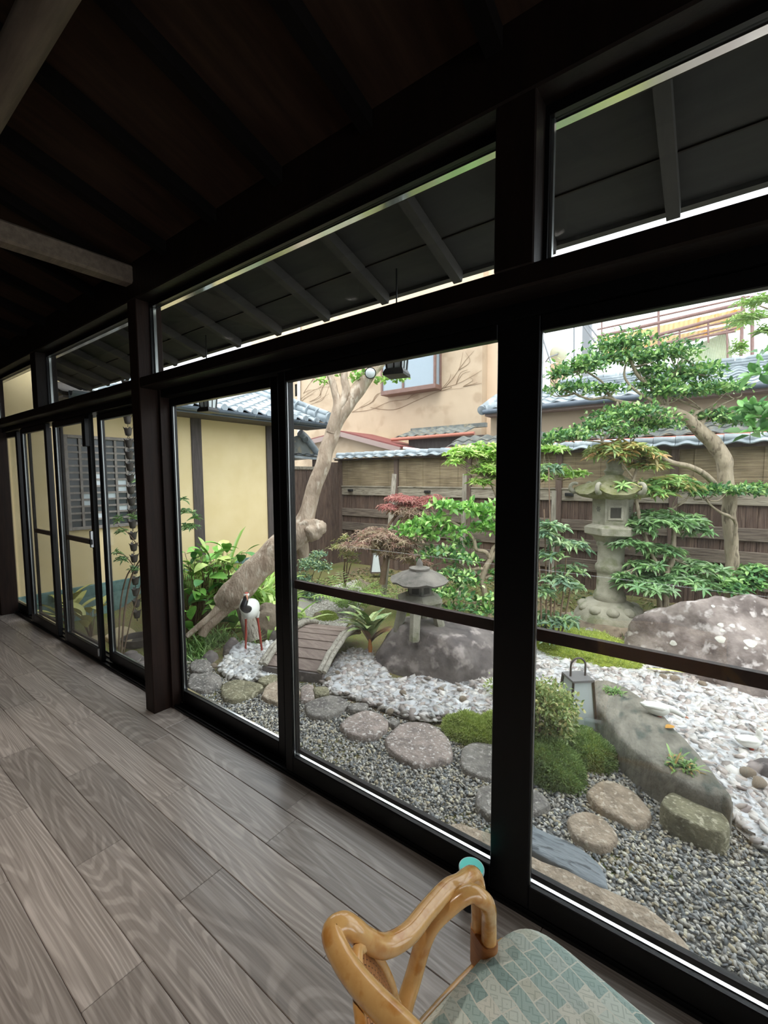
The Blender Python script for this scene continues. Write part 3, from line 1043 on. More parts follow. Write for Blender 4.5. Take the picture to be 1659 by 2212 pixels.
for i, x in enumerate(post_x):
    MB().cbox(x - .045, x + .045, FY - .045, FY + .045, GZ, 1.80, .006).build('post', 'fence_post', fence)
    if i == len(post_x) - 1:
        break
    a, b = x + .045, post_x[i + 1] - .045
    MB().cbox(a, b, FY + .0, FY + .016, 1.26, 1.80, .002).build('bamboo_panel', 'bamboo_screen', fence)
    for k in range(4):
        u = a + (b - a) * (k + .5) / 4
        MB().cbox(u - .008, u + .008, FY - .010, FY + .0, 1.26, 1.80, .002).build('batten', 'bamboo_screen', fence)
    MB().cbox(a, b, FY - .03, FY + .03, 1.085, 1.255, .006).build('rail', 'grey_rail', fence)
    MB().cbox(a, b, FY - .045, FY + .03, 1.25, 1.275, .004).build('rail_cap', 'grey_rail', fence)
    for z0, z1 in ((.70, .79), (.40, .50), (.10, .21)):
        MB().cbox(a, b, FY - .03, FY + .0, z0 - .05 + .04 * 0, z1 + .02, .006).build('rail', 'fence_rail', fence)
    MB().box(a, b, FY + .024, FY + .034, GZ - .05, 1.085).build('gap_backing', 'fence_board', fence)  # added sheet, stops outside light showing through the board gaps
    z = GZ - .03
    u = a
    while u < b - .02:
        wd = min(.118, b - u)
        link('board', bd, None, fence, (u, FY + .006 + rng.uniform(0, .006), z), None, ((wd - .004) / .118, 1, 1.085 - z))
        u += wd
# light-sensor boxes on the rail
for px in (757, 923, 1230):
    p = HY(px, 1057, FY - .05)
    MB().cbox(p.x - .06, p.x + .06, FY - .075, FY - .03, 1.155, 1.205, .006).build('rail_lamp', 'lamp_black', fence)
# coping: rows of curved tiles, two slopes, ridge barrel
mat('coping_wood', srgb(66, 54, 48), rough=0.9)
MB().box(-6.5, 4, FY - .11, FY + .11, 1.795, 1.83).build('coping_board', 'coping_wood', fence)
def pantile(w=.27, l=.28, amp=.026, n=8, th=.014, curve=True):
    """wave tile: X across, Y up the slope (before tilt)"""
    V, F = [], []
    for j, y in enumerate((0, l)):
        for i in range(n + 1):
            u = i / n
            z = amp * (math.sin(2 * math.pi * (u - .25)) * .5 + .5) if curve else 0
            if u > 0.98:
                z = amp * .1
            V.append((u * w, y, z + th))
        for i in range(n + 1):
            u = i / n
            z = amp * (math.sin(2 * math.pi * (u - .25)) * .5 + .5)
            V.append((u * w, y, z))
    m = n + 1
    for i in range(n):
        F.append((i, i + 1, 2 * m + i + 1, 2 * m + i))
        F.append((m + i + 1, m + i, 3 * m + i, 3 * m + i + 1))
        F.append((i + 1, i, m + i, m + i + 1))
    F.append((0, 2 * m, 3 * m, m))
    F.append((n, m + n, 3 * m + n, 2 * m + n))
    me = MB().add(V, F).mesh('tile', True)
    return me
ct = pantile(.245, .17, .03, 8)
ct.materials.append(MATS['roof_tile'])
for k in range(42):
    x = -6.5 + k * .25
    link('coping_tile', ct, None, fence, (x, FY - .15, 1.822), (math.radians(20), 0, 0))
rb = MB().tube([(0, 0, 0), (.245, 0, 0)], [.064, .052], 12).mesh('ridge_tile', True)
rb.materials.append(MATS['roof_tile'])
for k in range(42):
    x = -6.5 + k * .25
    link('ridge_tile', rb, None, fence, (x, FY + .0, 1.905))
MB().tube([(-6.5, FY, 1.893), (4, FY, 1.893)], .036, 10).build('ridge_core', 'under_tile', fence, smooth=True)

# dark board return of the fence at the left, with its little tiled gable
side = thing('side_fence', 'tall dark plank screen beside the yellow wing, below a small tiled gable', 'fence', (-6.42, 6.2, GZ))
u = 5.42
while u < 6.93:
    w_ = .115
    b_ = MB().cbox(-6.415, -6.395, u, u + w_ - .004, GZ, 1.60 + .16 * (u > 6.2), .003).build('board', 'fence_board', side)
    u += w_
MB().cbox(-6.40, -6.36, 5.4, 6.25, 1.60, 1.66, .004).build('cap_rail', 'grey_rail', side)
MB().cbox(-6.47, -6.37, 6.22, 6.32, GZ, 1.8, .006).build('post', 'fence_post', side)
gt = pantile(.22, .26, .026, 8)
gt.materials.append(MATS['roof_tile'])
for j in range(2):
    for k in range(5):
        link('gable_tile', gt, None, side, (-6.75 + .0, 5.35 + k * .22 + .22, 1.88 - j * .0 + .0), (0, math.radians(0), math.radians(-90))) if j == 0 else None
MB().bar((-6.55, 5.35, 1.87), (-6.35, 6.5, 1.80), .10, .04).build('gable_edge', 'roof_tile', side)
gp = [HX(648, 935, -6.6), HX(664, 950, -6.6), HX(690, 985, -6.6)]
MB().tube(spl([tuple(p) for p in gp], 4), [.075, .075, .075, .075, .07, .07, .07, .065, .06], 10).build('gable_ridge', 'roof_tile', side, smooth=True)
q_ = [HX(630, 945, -6.62), HX(648, 940, -6.62), HX(690, 990, -6.62), HX(630, 995, -6.62)]
MB().add([p for p in q_] + [p + Vector((-.05, 0, 0)) for p in q_], [(0, 1, 2, 3), (7, 6, 5, 4), (0, 4, 5, 1), (1, 5, 6, 2), (2, 6, 7, 3), (3, 7, 4, 0)]).build('gable_wall', 'roof_tile_dark', side)
MB().tube([gp[1] + Vector((.02, -.05, 0)), gp[1] + Vector((.06, -.11, .0))], .06, 14).build('gable_boss', 'roof_tile', side, smooth=False)

# ================================================================== YELLOW WING OF THE HOUSE
mat('yellow_plaster', srgb(228, 206, 158), srgb(236, 215, 170), rough=0.9, scale=3, bump=0.08, bscale=120)
mat('teal_base', srgb(92, 124, 122), srgb(122, 152, 148), rough=0.9, scale=14, bump=0.35, bscale=90)
mat('wing_post', srgb(72, 66, 64), srgb(92, 84, 82), rough=0.8, scale=4, stretch=(10, 10, 1))
mat('gutter_blue', srgb(82, 92, 104), srgb(96, 106, 118), rough=0.4, scale=5)
mat('lattice_wood', srgb(136, 128, 122), srgb(164, 156, 150), rough=0.8, scale=6, stretch=(4, 4, 4))
mat('lattice_pane', srgb(72, 78, 82), rough=0.2)
mat('paper_pane', srgb(206, 216, 220), rough=0.5)
WX = -6.5
wing = thing('house_wing', 'yellow plastered wing with dark posts, lattice window and grey tiled roof', 'building', (WX - .5, 3.5, GZ))
MB().box(WX - .12, WX, 1.3, 5.42, GZ + .30, 2.58).build('wall', 'yellow_plaster', wing)
MB().box(WX - .12, WX, 1.3, 2.15, 2.58, 3.1).build('wall', 'yellow_plaster', wing)
MB().cbox(WX - .12, WX + .015, 1.3, 5.42, GZ - .1, GZ + .42, .01).build('base_course', 'teal_base', wing)
MB().box(WX - 5, WX - .0, 5.36, 5.44, GZ, 2.5).build('end_wall', 'wing_post', wing)
for px, w_ in ((428, .17), (592, .11)):
    yc = HX(px, 1050, WX + .01).y
    MB().cbox(WX - .02, WX + .02, yc - w_ / 2, yc + w_ / 2, GZ + .2, 2.6, .004).build('post', 'wing_post', wing)
y1 = HX(605, 1050, WX + .02).y
MB().cbox(WX - .02, WX + .03, 5.13, 5.50, GZ, 2.55, .004).build('corner_board', 'wing_post', wing)
# lattice window
wy0, wy1 = HX(147, 1040, WX).y, HX(318, 1040, WX).y
wz1 = HX(300, 955, WX).z
wz0 = HX(230, 1133, WX).z
lat = MB()
win = MB().box(WX - .01, WX + .012, wy0, wy1, wz0, wz1).build('lattice_window', 'lattice_pane', wing)
for a in ((wy0 - .04, wy0, wz0 - .04, wz1 + .04), (wy1, wy1 + .04, wz0 - .04, wz1 + .04), (wy0, wy1, wz0 - .04, wz0), (wy0, wy1, wz1, wz1 + .04)):
    MB().cbox(WX, WX + .055, a[0], a[1], a[2], a[3], .004).build('window_frame', 'lattice_wood', win)
ncol, nrow = 7, 13
for i in range(1, ncol):
    y = wy0 + (wy1 - wy0) * i / ncol
    MB().box(WX + .018, WX + .036, y - .014, y + .014, wz0, wz1).build('lattice_bar', 'lattice_wood', win)
for j in range(1, nrow):
    z = wz0 + (wz1 - wz0) * j / nrow
    MB().box(WX + .014, WX + .03, wy0, wy1, z - .012, z + .012).build('lattice_bar', 'lattice_wood', win)
for i, j in ((2, 6), (2, 7), (1, 3), (1, 4), (4, 6), (3, 4), (4, 5), (5, 7), (2, 1), (4, 2)):
    ya, yb = wy0 + (wy1 - wy0) * i / ncol, wy0 + (wy1 - wy0) * (i + 1) / ncol
    za, zb = wz0 + (wz1 - wz0) * j / nrow, wz0 + (wz1 - wz0) * (j + 1) / nrow
    MB().box(WX + .012, WX + .016, ya + .01, yb - .01, za + .01, zb - .01).build('paper_pane', 'paper_pane', win)
# roof: eave edge at X = -5.95, rising away to the left
EX, EZ0, RS = -5.95, 2.46, 0.36
ang = math.atan(RS)
MB().add([(EX, 1.9, EZ0 - .03), (EX, 6.15, EZ0 - .03), (EX - 3, 6.15, EZ0 - .03 + 3 * RS), (EX - 3, 1.9, EZ0 - .03 + 3 * RS),
          (EX, 1.9, EZ0 - .07), (EX, 6.15, EZ0 - .07), (EX - 3, 6.15, EZ0 - .07 + 3 * RS), (EX - 3, 1.9, EZ0 - .07 + 3 * RS)],
         [(0, 1, 2, 3), (7, 6, 5, 4), (0, 4, 5, 1), (1, 5, 6, 2)]).build('roof_deck', 'under_tile', wing)
MB().box(WX, EX + .02, 1.9, 6.12, EZ0 - .10, EZ0 - .075).build('soffit', 'wing_post', wing)
tile = pantile(.27, .30, .035, 10, .018)
tile.materials.append(MATS['roof_tile'])
for j in range(9):
    for k in range(15):
        y = 6.02 - k * .27
        link('roof_tile', tile, None, wing, (EX + .04 - j * .25 * math.cos(ang), y, EZ0 - .01 + j * .25 * math.sin(ang) + j * .004), Matrix.Rotation(math.pi / 2, 3, 'Z') @ Matrix.Rotation(ang - .05, 3, 'X'))
cap = MB().tube([(0, 0, 0), (.03, 0, 0)], .052, 16).mesh('eave_cap')
cap.materials.append(MATS['roof_tile'])
for k in range(15):
    y = 6.02 - k * .27 + .0
    link('eave_cap', cap, None, wing, (EX + .03, y - .135 + .20, EZ0 + .025))
for k, r in ((0, .075), (1, .05)):
    a = Vector((EX + .06, 6.10, EZ0 + .06 + .10 * k))
    pts = [a + Vector((-t, 0, t * RS)) for t in np.linspace(0, 2.6, 12)]
    MB().tube(pts, r, 12).build('verge_ridge', 'roof_tile', wing, smooth=True)
MB().tube([Vector((EX + .07, 6.10, EZ0 + .09)), Vector((EX + .11, 6.10, EZ0 + .08))], .105, 18).build('verge_boss', 'roof_tile', wing)
for t in (.25, .5, .8, 1.2):
    c = Vector((EX + .06 - t, 6.10, EZ0 + .10 + t * RS))
    MB().tube([c + Vector((.012, 0, -.004)), c + Vector((-.012, 0, .004))], .105, 14).build('verge_band', 'roof_tile', wing, smooth=True)
# gutter
gp = []
for k in range(7):
    a = math.pi + math.pi * k / 6
    gp.append((.055 * math.cos(a), .055 * math.sin(a)))
gv, gf = [], []
for y in (1.95, 6.14):
    for cx_, cz_ in gp:
        gv.append((EX + .10 + cx_, y, EZ0 - .03 + cz_))
for k in range(6):
    gf.append((k, k + 1, 7 + k + 1, 7 + k))
g_ = MB().add(gv, gf)
gut = g_.build('gutter', 'gutter_blue', wing)
sm = gut.modifiers.new('thick', 'SOLIDIFY')
sm.thickness = .006
MB().box(EX + .03, EX + .045, 1.95, 6.14, EZ0 - .11, EZ0 - .02).build('fascia', 'gutter_blue', wing)
for y in (2.6, 3.5, 4.4, 5.3, 6.0):
    MB().tube([(EX + .10 + .058 * math.cos(a), y, EZ0 - .03 + .058 * math.sin(a)) for a in np.linspace(math.pi, 2 * math.pi, 7)], .006, 6).build('gutter_bracket', 'roof_tile', wing)

# ================================================================== HOUSES BEHIND
mat('beige_wall', srgb(180, 160, 136), srgb(191, 171, 146), rough=0.9, scale=1.2, c3=srgb(172, 150, 126), s3=2.5, bump=0.05, bscale=60)
mat('beige_wall_pale', srgb(206, 182, 156), srgb(214, 190, 164), rough=0.9, scale=1.2)
mat('maroon_trim', srgb(120, 62, 60), srgb(134, 74, 70), rough=0.6, scale=4)
mat('fascia_pinkgrey', srgb(158, 138, 132), rough=0.7)
mat('bay_frame', srgb(112, 84, 74), srgb(126, 96, 86), rough=0.5, scale=8)
mat('bay_glass', srgb(150, 164, 174), rough=0.12)
mat('copper_gutter', srgb(176, 110, 92), rough=0.5)
mat('white_pvc', srgb(222, 222, 220), rough=0.5)
mat('vine_stem', srgb(126, 104, 82), srgb(144, 120, 96), rough=0.9, scale=9)
BY = 10.5
hA = thing('beige_house', 'tall beige stuccoed house with a brown bay window behind the fence', 'building', (-8, 12, GZ))
MB().box(-14, -4.86, BY, BY + 4, GZ, 7.5).build('wall', 'beige_wall', hA)
MB().box(-4.86, -4.2, BY + .3, BY + 1.2, GZ, 7.5).build('return_wall', 'beige_wall_pale', hA)
a, b = HY(822, 845, BY - .35), HY(940, 835, BY - .35)
bx0, bx1, bz0, bz1 = a.x, b.x, (a.z + b.z) / 2, 5.6
bay = MB().cbox(bx0, bx1, BY - .35, BY, bz0 - .08, bz0 + .04, .01).build('bay_sill', 'bay_frame', hA)
MB().box(bx0 + .05, bx1 - .05, BY - .31, BY, bz0 + .04, bz1).build('bay_glass', 'bay_glass', hA)
for x in (bx0 + .03, bx0 + .75, bx1 - .03):
    MB().cbox(x - .03, x + .03, BY - .345, BY - .285, bz0 + .04, bz1, .004).build('bay_mullion', 'bay_frame', hA)
MB().cbox(bx1 - .06, bx1 - .01, BY - .06, BY, bz0 + .04, bz1, .004).build('bay_mullion', 'bay_frame', hA)
MB().tube([HY(646, 700, BY - .05), HY(646, 950, BY - .05)], .05, 8).build('downpipe', 'white_pvc', hA, smooth=True)
# lean-to with maroon verge
fv = []
LY = 9.0
pts = [HY(655, 958, LY), HY(745, 935, LY), HY(872, 968, LY)]
low = [HY(655, 1010, LY), HY(872, 1010, LY)]
lt = MB().prism([(0, 0)] * 0 or [(pts[0].x, pts[0].z), (low[0].x, 1.0), (low[1].x, 1.0), (pts[2].x, pts[2].z), (pts[1].x, pts[1].z)], 0, 1)
lt.v = [(x, LY + z * 1.5, y) for x, y, z in lt.v]
lt.build('lean_to_wall', 'beige_wall', hA)
for i in (0, 1):
    p, q = pts[i], pts[i + 1]
    MB().bar(p + Vector((0, .5, .02)), q + Vector((0, .5, .02)), 1.3, .05, up=(0, 0, 1)).build('lean_to_roof', 'maroon_trim', hA)
    MB().bar(p + Vector((0, -.16, -.05)), q + Vector((0, -.16, -.05)), .04, .12).build('verge_board', 'fascia_pinkgrey', hA)
# small tiled eave on the beige house
tl = pantile(.27, .30, .045, 8, .02)
tl.materials.append(MATS['roof_tile_dark'])
EY = 9.3
p0, p1 = HY(852, 948, EY), HY(1018, 945, EY)
nk = int((p1.x - p0.x) / .27)
for j in range(3):
    for k in range(nk):
        link('eave_tile', tl, None, hA, (p0.x + k * .27, EY + j * .26, p0.z + .01 + j * .075), (math.radians(15), 0, 0))
MB().bar((p0.x, EY + .8, p0.z + .27), (p1.x, EY + .8, p0.z + .27), .12, .10).build('eave_ridge', 'roof_tile_dark', hA)
MB().tube([(p0.x - .05, EY - .05, p0.z - .02), (p1.x + .1, EY - .05, p0.z + .0)], .04, 8).build('copper_gutter', 'copper_gutter', hA, smooth=True)
MB().box(p0.x + .3, p1.x + .2, EY + .2, EY + 1.2, .5, p0.z - .02).build('eave_wall', 'wing_post', hA)
MB().tube([HY(872, 968, 8.8), HY(905, 972, 8.8), HY(910, 985, 8.8), HY(885, 980, 8.8)], .035, 8).build('drain_pipe', 'white_pvc', hA, smooth=True)
# dry creeper on the stucco
def vine(pxs, r):
    q = spl([tuple(HY(x, y, BY - .012)) for x, y in pxs], 4)
    return MB().tube(q, [r * (1 - .7 * i / len(q)) for i in range(len(q))], 5)
vr = random.Random(3)
vl = [[(640, 870), (665, 850), (690, 838), (715, 835)], [(648, 880), (680, 870), (710, 850)], [(760, 890), (800, 885), (840, 868), (880, 862), (930, 840)],
      [(800, 880), (850, 885), (900, 865), (950, 845), (1000, 838)], [(940, 842), (985, 830), (1015, 815), (1040, 800)], [(960, 838), (990, 800), (1000, 760)],
      [(780, 880), (805, 868), (815, 850)], [(1000, 835), (1040, 828)], [(655, 850), (672, 825), (690, 812)], [(668, 868), (690, 855), (700, 830)]]
for pv_ in list(vl):
    for _ in range(2):
        k = vr.randrange(len(pv_) - 1)
        x, y = pv_[k]
        vl.append([(x, y), (x + vr.uniform(5, 25), y - vr.uniform(5, 25)), (x + vr.uniform(10, 45), y - vr.uniform(8, 45))])
for pv_ in vl:
    vine(pv_, .0065).build('dry_creeper', 'vine_stem', hA, smooth=True)

# right-hand house with the big wave-tiled roof
hB = thing('tiled_house', 'low beige house with a large wavy grey tiled roof behind the fence at right', 'building', (0, 10.5, GZ))
RY, RZ, RSL = 8.75, 2.80, 0.33
ra = math.atan(RSL)
tr_ = pantile(.30, .33, .05, 8, .02)
tr_.materials.append(MATS['roof_tile'])
for j in range(6):
    xs = -3.9 + .30 * int(j * .6)
    k = 0
    x = xs
    while x < 2.6:
        link('roof_tile', tr_, None, hB, (x, RY + j * .29 * math.cos(ra), RZ + j * .29 * math.sin(ra) + .004 * j), (ra - .05, 0, 0))
        x += .30
MB().add([(-4.1, RY + .02, RZ - .02), (3, RY + .02, RZ - .02), (3, RY + 1.75, RZ - .02 + 1.75 * RSL), (-3.0, RY + 1.75, RZ - .02 + 1.75 * RSL)], [(0, 1, 2, 3)]).build('roof_deck', 'under_tile', hB)
MB().tube([(-4.0, RY + .02, RZ + .05), (-2.9, RY + 1.7, RZ + .06 + 1.7 * RSL)], .08, 10).build('hip_ridge', 'roof_tile', hB, smooth=True)
zr = RZ + 1.7 * RSL - .02
for k, (hh, ww_) in enumerate(((.06, .26), (.06, .22), (.06, .18))):
    MB().cbox(-3.0, 3, RY + 1.7 - ww_ / 2, RY + 1.7 + ww_ / 2, zr + .02 + k * .05, zr + .065 + k * .05, .01).build('ridge_course', 'roof_tile', hB)
for k in range(19):
    x = -3.0 + k * .31
    MB().tube([(x, RY + 1.7, zr + .19), (x + .30, RY + 1.7, zr + .19)], [.065, .058], 10).build('ridge_tile', 'roof_tile', hB, smooth=True)
MB().box(-4.0, 3, RY + .35, RY + .5, GZ, RZ + .1).build('wall', 'beige_wall', hB)
MB().box(-4.0, 3, RY + .05, RY + .38, RZ - .10, RZ - .05).build('soffit', 'fascia_pinkgrey', hB)
MB().tube([(-4.0, RY - .03, RZ - .02), (3, RY - .03, RZ - .02)], .05, 10).build('gutter', 'gutter_blue', hB, smooth=True)
tk = pantile(.27, .30, .045, 8, .02)
tk.materials.append(MATS['roof_tile_dark'])
for j in range(2):
    for k in range(26):
        link('lower_tile', tk, None, hB, (-4.6 + k * .27, 8.25 + j * .24, 2.05 + j * .11), (math.radians(20), 0, 0))
MB().tube([(-4.6, 8.22, 2.02), (2.4, 8.22, 2.02)], .04, 8).build('copper_gutter', 'copper_gutter', hB, smooth=True)
MB().box(-4.6, 2.4, 8.5, 9.1, 1.0, 2.1).build('lower_wall', 'wing_post', hB)
# gable edge of that house seen between the doors (left verge)
MB().tube([(-4.05, RY + .0, RZ + .02), (-4.0, RY + .7, RZ + .36)], .10, 12).build('verge_ridge', 'roof_tile', hB, smooth=True)

# far things: scaffold, sheeted roof, dish, mast
mat('rust_pipe', srgb(128, 100, 96), srgb(146, 118, 112), rough=0.6, scale=8)
mat('grey_pipe', srgb(130, 134, 140), rough=0.5)
mat('yellow_sheet', srgb(236, 208, 150), srgb(244, 226, 182), rough=0.6, scale=2, stretch=(6, 1, 1), c3=srgb(240, 180, 90), s3=0.7)
mat('pale_panel', srgb(206, 216, 196), srgb(222, 228, 208), rough=0.7, scale=2)
SY = 19.0
sf_ = thing('scaffold', 'rusty pipe scaffold with yellow corrugated sheeting in front of the white sky', 'scaffold', HY(1500, 900, SY))
def pipe(a, b, r=.035, m='rust_pipe', nm='pipe', y=SY):
    MB().tube([HY(*a, y), HY(*b, y)], r, 6).build(nm, m, sf_, smooth=True)
for a, b, r in (((1290, 728), (1620, 652), .06), ((1290, 712), (1620, 640), .03), ((1400, 730), (1610, 672), .06), ((1380, 755), (1600, 700), .03), ((1400, 762), (1600, 706), .03), ((1400, 735), (1590, 690), .03),
                ((1420, 745), (1590, 715), .04), ((1422, 640), (1424, 800), .04), ((1605, 640), (1600, 790), .05), ((1625, 640), (1625, 800), .05), ((1530, 690), (1530, 740), .03), ((1468, 715), (1468, 745), .03),
                ((1590, 780), (1700, 775), .08), ((1300, 690), (1300, 790), .03), ((1620, 690), (1700, 680), .03), ((1570, 700), (1572, 780), .03)):
    pipe(a, b, r)
pipe((1258, 700), (1300, 760), .04, 'grey_pipe')
pipe((1262, 690), (1312, 755), .03, 'grey_pipe')
pipe((1240, 700), (1240, 800), .035, 'grey_pipe')
pipe((1172, 730), (1190, 785), .035, 'grey_pipe')
def sheet(a, b, c, d, nm, m, y=SY + .3):
    # corrugated sheet between four picture corners, all in one upright plane
    A, B, C_, D = [HY(*p, y) for p in (a, b, c, d)]
    n = 60
    V, F = [], []
    for i in range(n + 1):
        t = i / n
        off = Vector((0, .05 * (i % 2), 0))
        V.append(A.lerp(B, t) + off)
        V.append(D.lerp(C_, t) + off)
    for i in range(n):
        F.append((2 * i, 2 * i + 2, 2 * i + 3, 2 * i + 1))
    o = MB().add(V, F).build(nm, m, sf_)
    s = o.modifiers.new('thick', 'SOLIDIFY')
    s.thickness = .02
sheet((1292, 732), (1610, 664), (1605, 694), (1292, 742), 'corrugated_sheet', 'yellow_sheet')
sheet((1300, 752), (1600, 698), (1600, 712), (1300, 775), 'corrugated_sheet', 'yellow_sheet')
sheet((1470, 760), (1572, 715), (1585, 785), (1470, 790), 'pale_panel', 'pale_panel')
pole = MB().cbox(HY(1258, 700, 22).x, HY(1275, 700, 22).x, 22, 22.4, 0, 8.5, .02).build('utility_pole', 'grey_pipe')
tag(pole, 'pale grey concrete pole rising behind the tiled roof', 'pole')
dish = thing('satellite_dish', 'small pale satellite dish on a chimney stub above the roof', 'antenna', HY(1205, 800, 14))
dc = HY(1205, 765, 14)
dv = []
DM = Matrix.Rotation(math.radians(-70), 3, 'X')
DMB = MB()
prof = [(r, .35 * r * r * 4) for r in (.001, .08, .16, .22, .26)]
tmp = MB().lathe(prof, 20, cap=False)
tmp.v = [tuple(dc + DM @ Vector(p)) for p in tmp.v]
d_ = tmp.build('reflector', 'pale_panel', dish, smooth=True)
s = d_.modifiers.new('thick', 'SOLIDIFY')
s.thickness = .015
MB().tube([dc, dc + Vector((-.2, -.2, -.1)), dc + Vector((-.32, -.1, -.2))], .02, 6).build('feed_arm', 'grey_pipe', dish, smooth=True)
MB().cbox(dc.x - .18, dc.x + .22, 13.9, 14.3, 2.5, HY(1205, 785, 14).z, .01).build('chimney', 'beige_wall_pale', dish)
# ================================================================== STONES AND GRAVEL
mat('granite_pink', srgb(132, 120, 114), srgb(184, 168, 158), rough=0.9, scale=14, bump=0.7, bscale=60, c3=srgb(222, 214, 206), s3=48)
mat('granite_grey', srgb(108, 104, 100), srgb(154, 148, 140), rough=0.9, scale=14, bump=0.7, bscale=60, c3=srgb(194, 188, 180), s3=44)
mat('stone_tan', srgb(142, 126, 108), srgb(190, 172, 150), rough=0.9, scale=13, bump=0.7, bscale=60, c3=srgb(206, 192, 172), s3=42)
mat('stone_olive', srgb(106, 102, 80), srgb(150, 144, 116), rough=0.9, scale=12, bump=0.7, bscale=60, c3=srgb(186, 180, 154), s3=44)
mat('slate_blue', srgb(116, 124, 130), srgb(146, 152, 156), rough=0.75, scale=5, stretch=(1, 3, 1), bump=0.6, bscale=14, c3=srgb(86, 92, 96), s3=14)
mat('rock_dark', srgb(82, 76, 76), srgb(126, 118, 114), rough=0.85, scale=4, bump=0.7, bscale=14, c3=srgb(158, 148, 144), s3=9)
mat('rock_brown', srgb(104, 92, 78), srgb(148, 134, 116), rough=0.9, scale=4, bump=0.7, bscale=16, c3=srgb(84, 72, 60), s3=8)
mat('rock_purple', srgb(92, 82, 78), srgb(158, 146, 140), rough=0.9, scale=5, bump=0.8, bscale=18, c3=srgb(184, 176, 172), s3=12)
mat('rock_green', srgb(104, 100, 90), srgb(144, 138, 126), rough=0.9, scale=5, stretch=(2, 1, 1), bump=0.8, bscale=22, c3=srgb(88, 92, 84), s3=6)
mat('lichen', srgb(206, 204, 196), srgb(190, 188, 176), rough=0.95, scale=40)
mat('moss', srgb(124, 142, 44), srgb(164, 178, 70), rough=1.0, scale=30, bump=1.0, bscale=120)
mat('moss_dark', srgb(92, 116, 46), srgb(130, 148, 62), rough=1.0, scale=30, bump=1.0, bscale=120)

def rock(name, c, r, material, parent=None, seed=1, sub=3, cuts=6, rough=.12, rotz=0.0, flat=None, lean=None, nscale=1.6):
    """angular boulder: icosphere cut by planes and roughened; c = centre of its base on the ground"""
    rr = random.Random(seed)
    bm = bmesh.new()
    bmesh.ops.create_icosphere(bm, subdivisions=sub, radius=1.0)
    planes = []
    for _ in range(cuts):
        n = Vector((rr.gauss(0, 1), rr.gauss(0, 1), rr.gauss(0, .7))).normalized()
        planes.append((n, rr.uniform(.62, .9)))
    off = Vector((seed * 3.1, seed * 1.7, seed * .9))
    R = Matrix.Rotation(rotz, 3, 'Z')
    for v in bm.verts:
        p = v.co.copy()
        for n, d in planes:
            k = p.dot(n) - d
            if k > 0:
                p -= n * k * .92
        nn = mnoise.noise(p * nscale + off) * rough * 1.4 + mnoise.noise(p * nscale * 3.1 + off) * rough * .5 + mnoise.noise(p * nscale * 8 + off) * rough * .16
        p *= 1 + nn
        p = Vector((p.x * r[0], p.y * r[1], p.z * r[2]))
        if flat is not None and p.z > flat:
            p.z = flat + (p.z - flat) * .15
        if lean:
            p.x += lean[0] * p.z
            p.y += lean[1] * p.z
        p = R @ p
        v.co = p + Vector(c)
    me = bpy.data.meshes.new(name)
    bm.to_mesh(me)
    bm.free()
    me.polygons.foreach_set('use_smooth', [True] * len(me.polygons))
    return link(name, me, material, parent)
def slab(name, pxs, z, th, material, parent=None, seed=0, bevel=.02, world=None, dome=.012):
    """flat stone from the outline of its upper face"""
    P = world or [HZ(x, y, z) for x, y in pxs]
    cx_ = sum(p.x for p in P) / len(P)
    cy_ = sum(p.y for p in P) / len(P)
    ring = spl([(p.x, p.y) for p in P] + [(P[0].x, P[0].y)], 4)[:-1]
    off = Vector((seed * 2.3, seed, 0))
    n = len(ring)
    V, F = [], []
    lv = [(0.0, 0.0, dome), (.35, 0, dome * .95), (.7, 0, dome * .8), (.90, 0, dome * .6), (.972, 0, dome * .3), (.995, 0, -bevel * .25), (1.015, 0, -bevel * 1.2), (1.01, 0, -th)]
    V.append((cx_, cy_, z + dome))
    for s_, _, dz in lv[1:]:
        for x, y in ring:
            q = Vector((cx_ + (x - cx_) * s_, cy_ + (y - cy_) * s_, 0))
            j = mnoise.noise(q * 9 + off)
            V.append((q.x + (.006 * j if s_ > .95 else 0), q.y + (.006 * mnoise.noise(q * 11 + off) if s_ > .95 else 0), z + dz + .009 * mnoise.noise(q * 5 + off) + .005 * j + .003 * mnoise.noise(q * 30 + off)))
    for i in range(n):
        F.append((0, 1 + i, 1 + (i + 1) % n))
    for k in range(len(lv) - 2):
        for i in range(n):
            a = 1 + k * n + i
            b_ = 1 + k * n + (i + 1) % n
            F.append((a, a + n, b_ + n, b_))
    F.append(tuple(1 + (len(lv) - 2) * n + i for i in range(n)))
    return MB().add(V, F).build(name, material, parent, smooth=True)
def zm(o, s):
    return lambda L: [(o[0] + s * x, o[1] + s * y) for x, y in L]
z5 = zm((620, 1180), .2893)
z3 = zm((370, 1150), .2351)
z8 = zm((1130, 1400), .3189)
SZ = GZ + .045
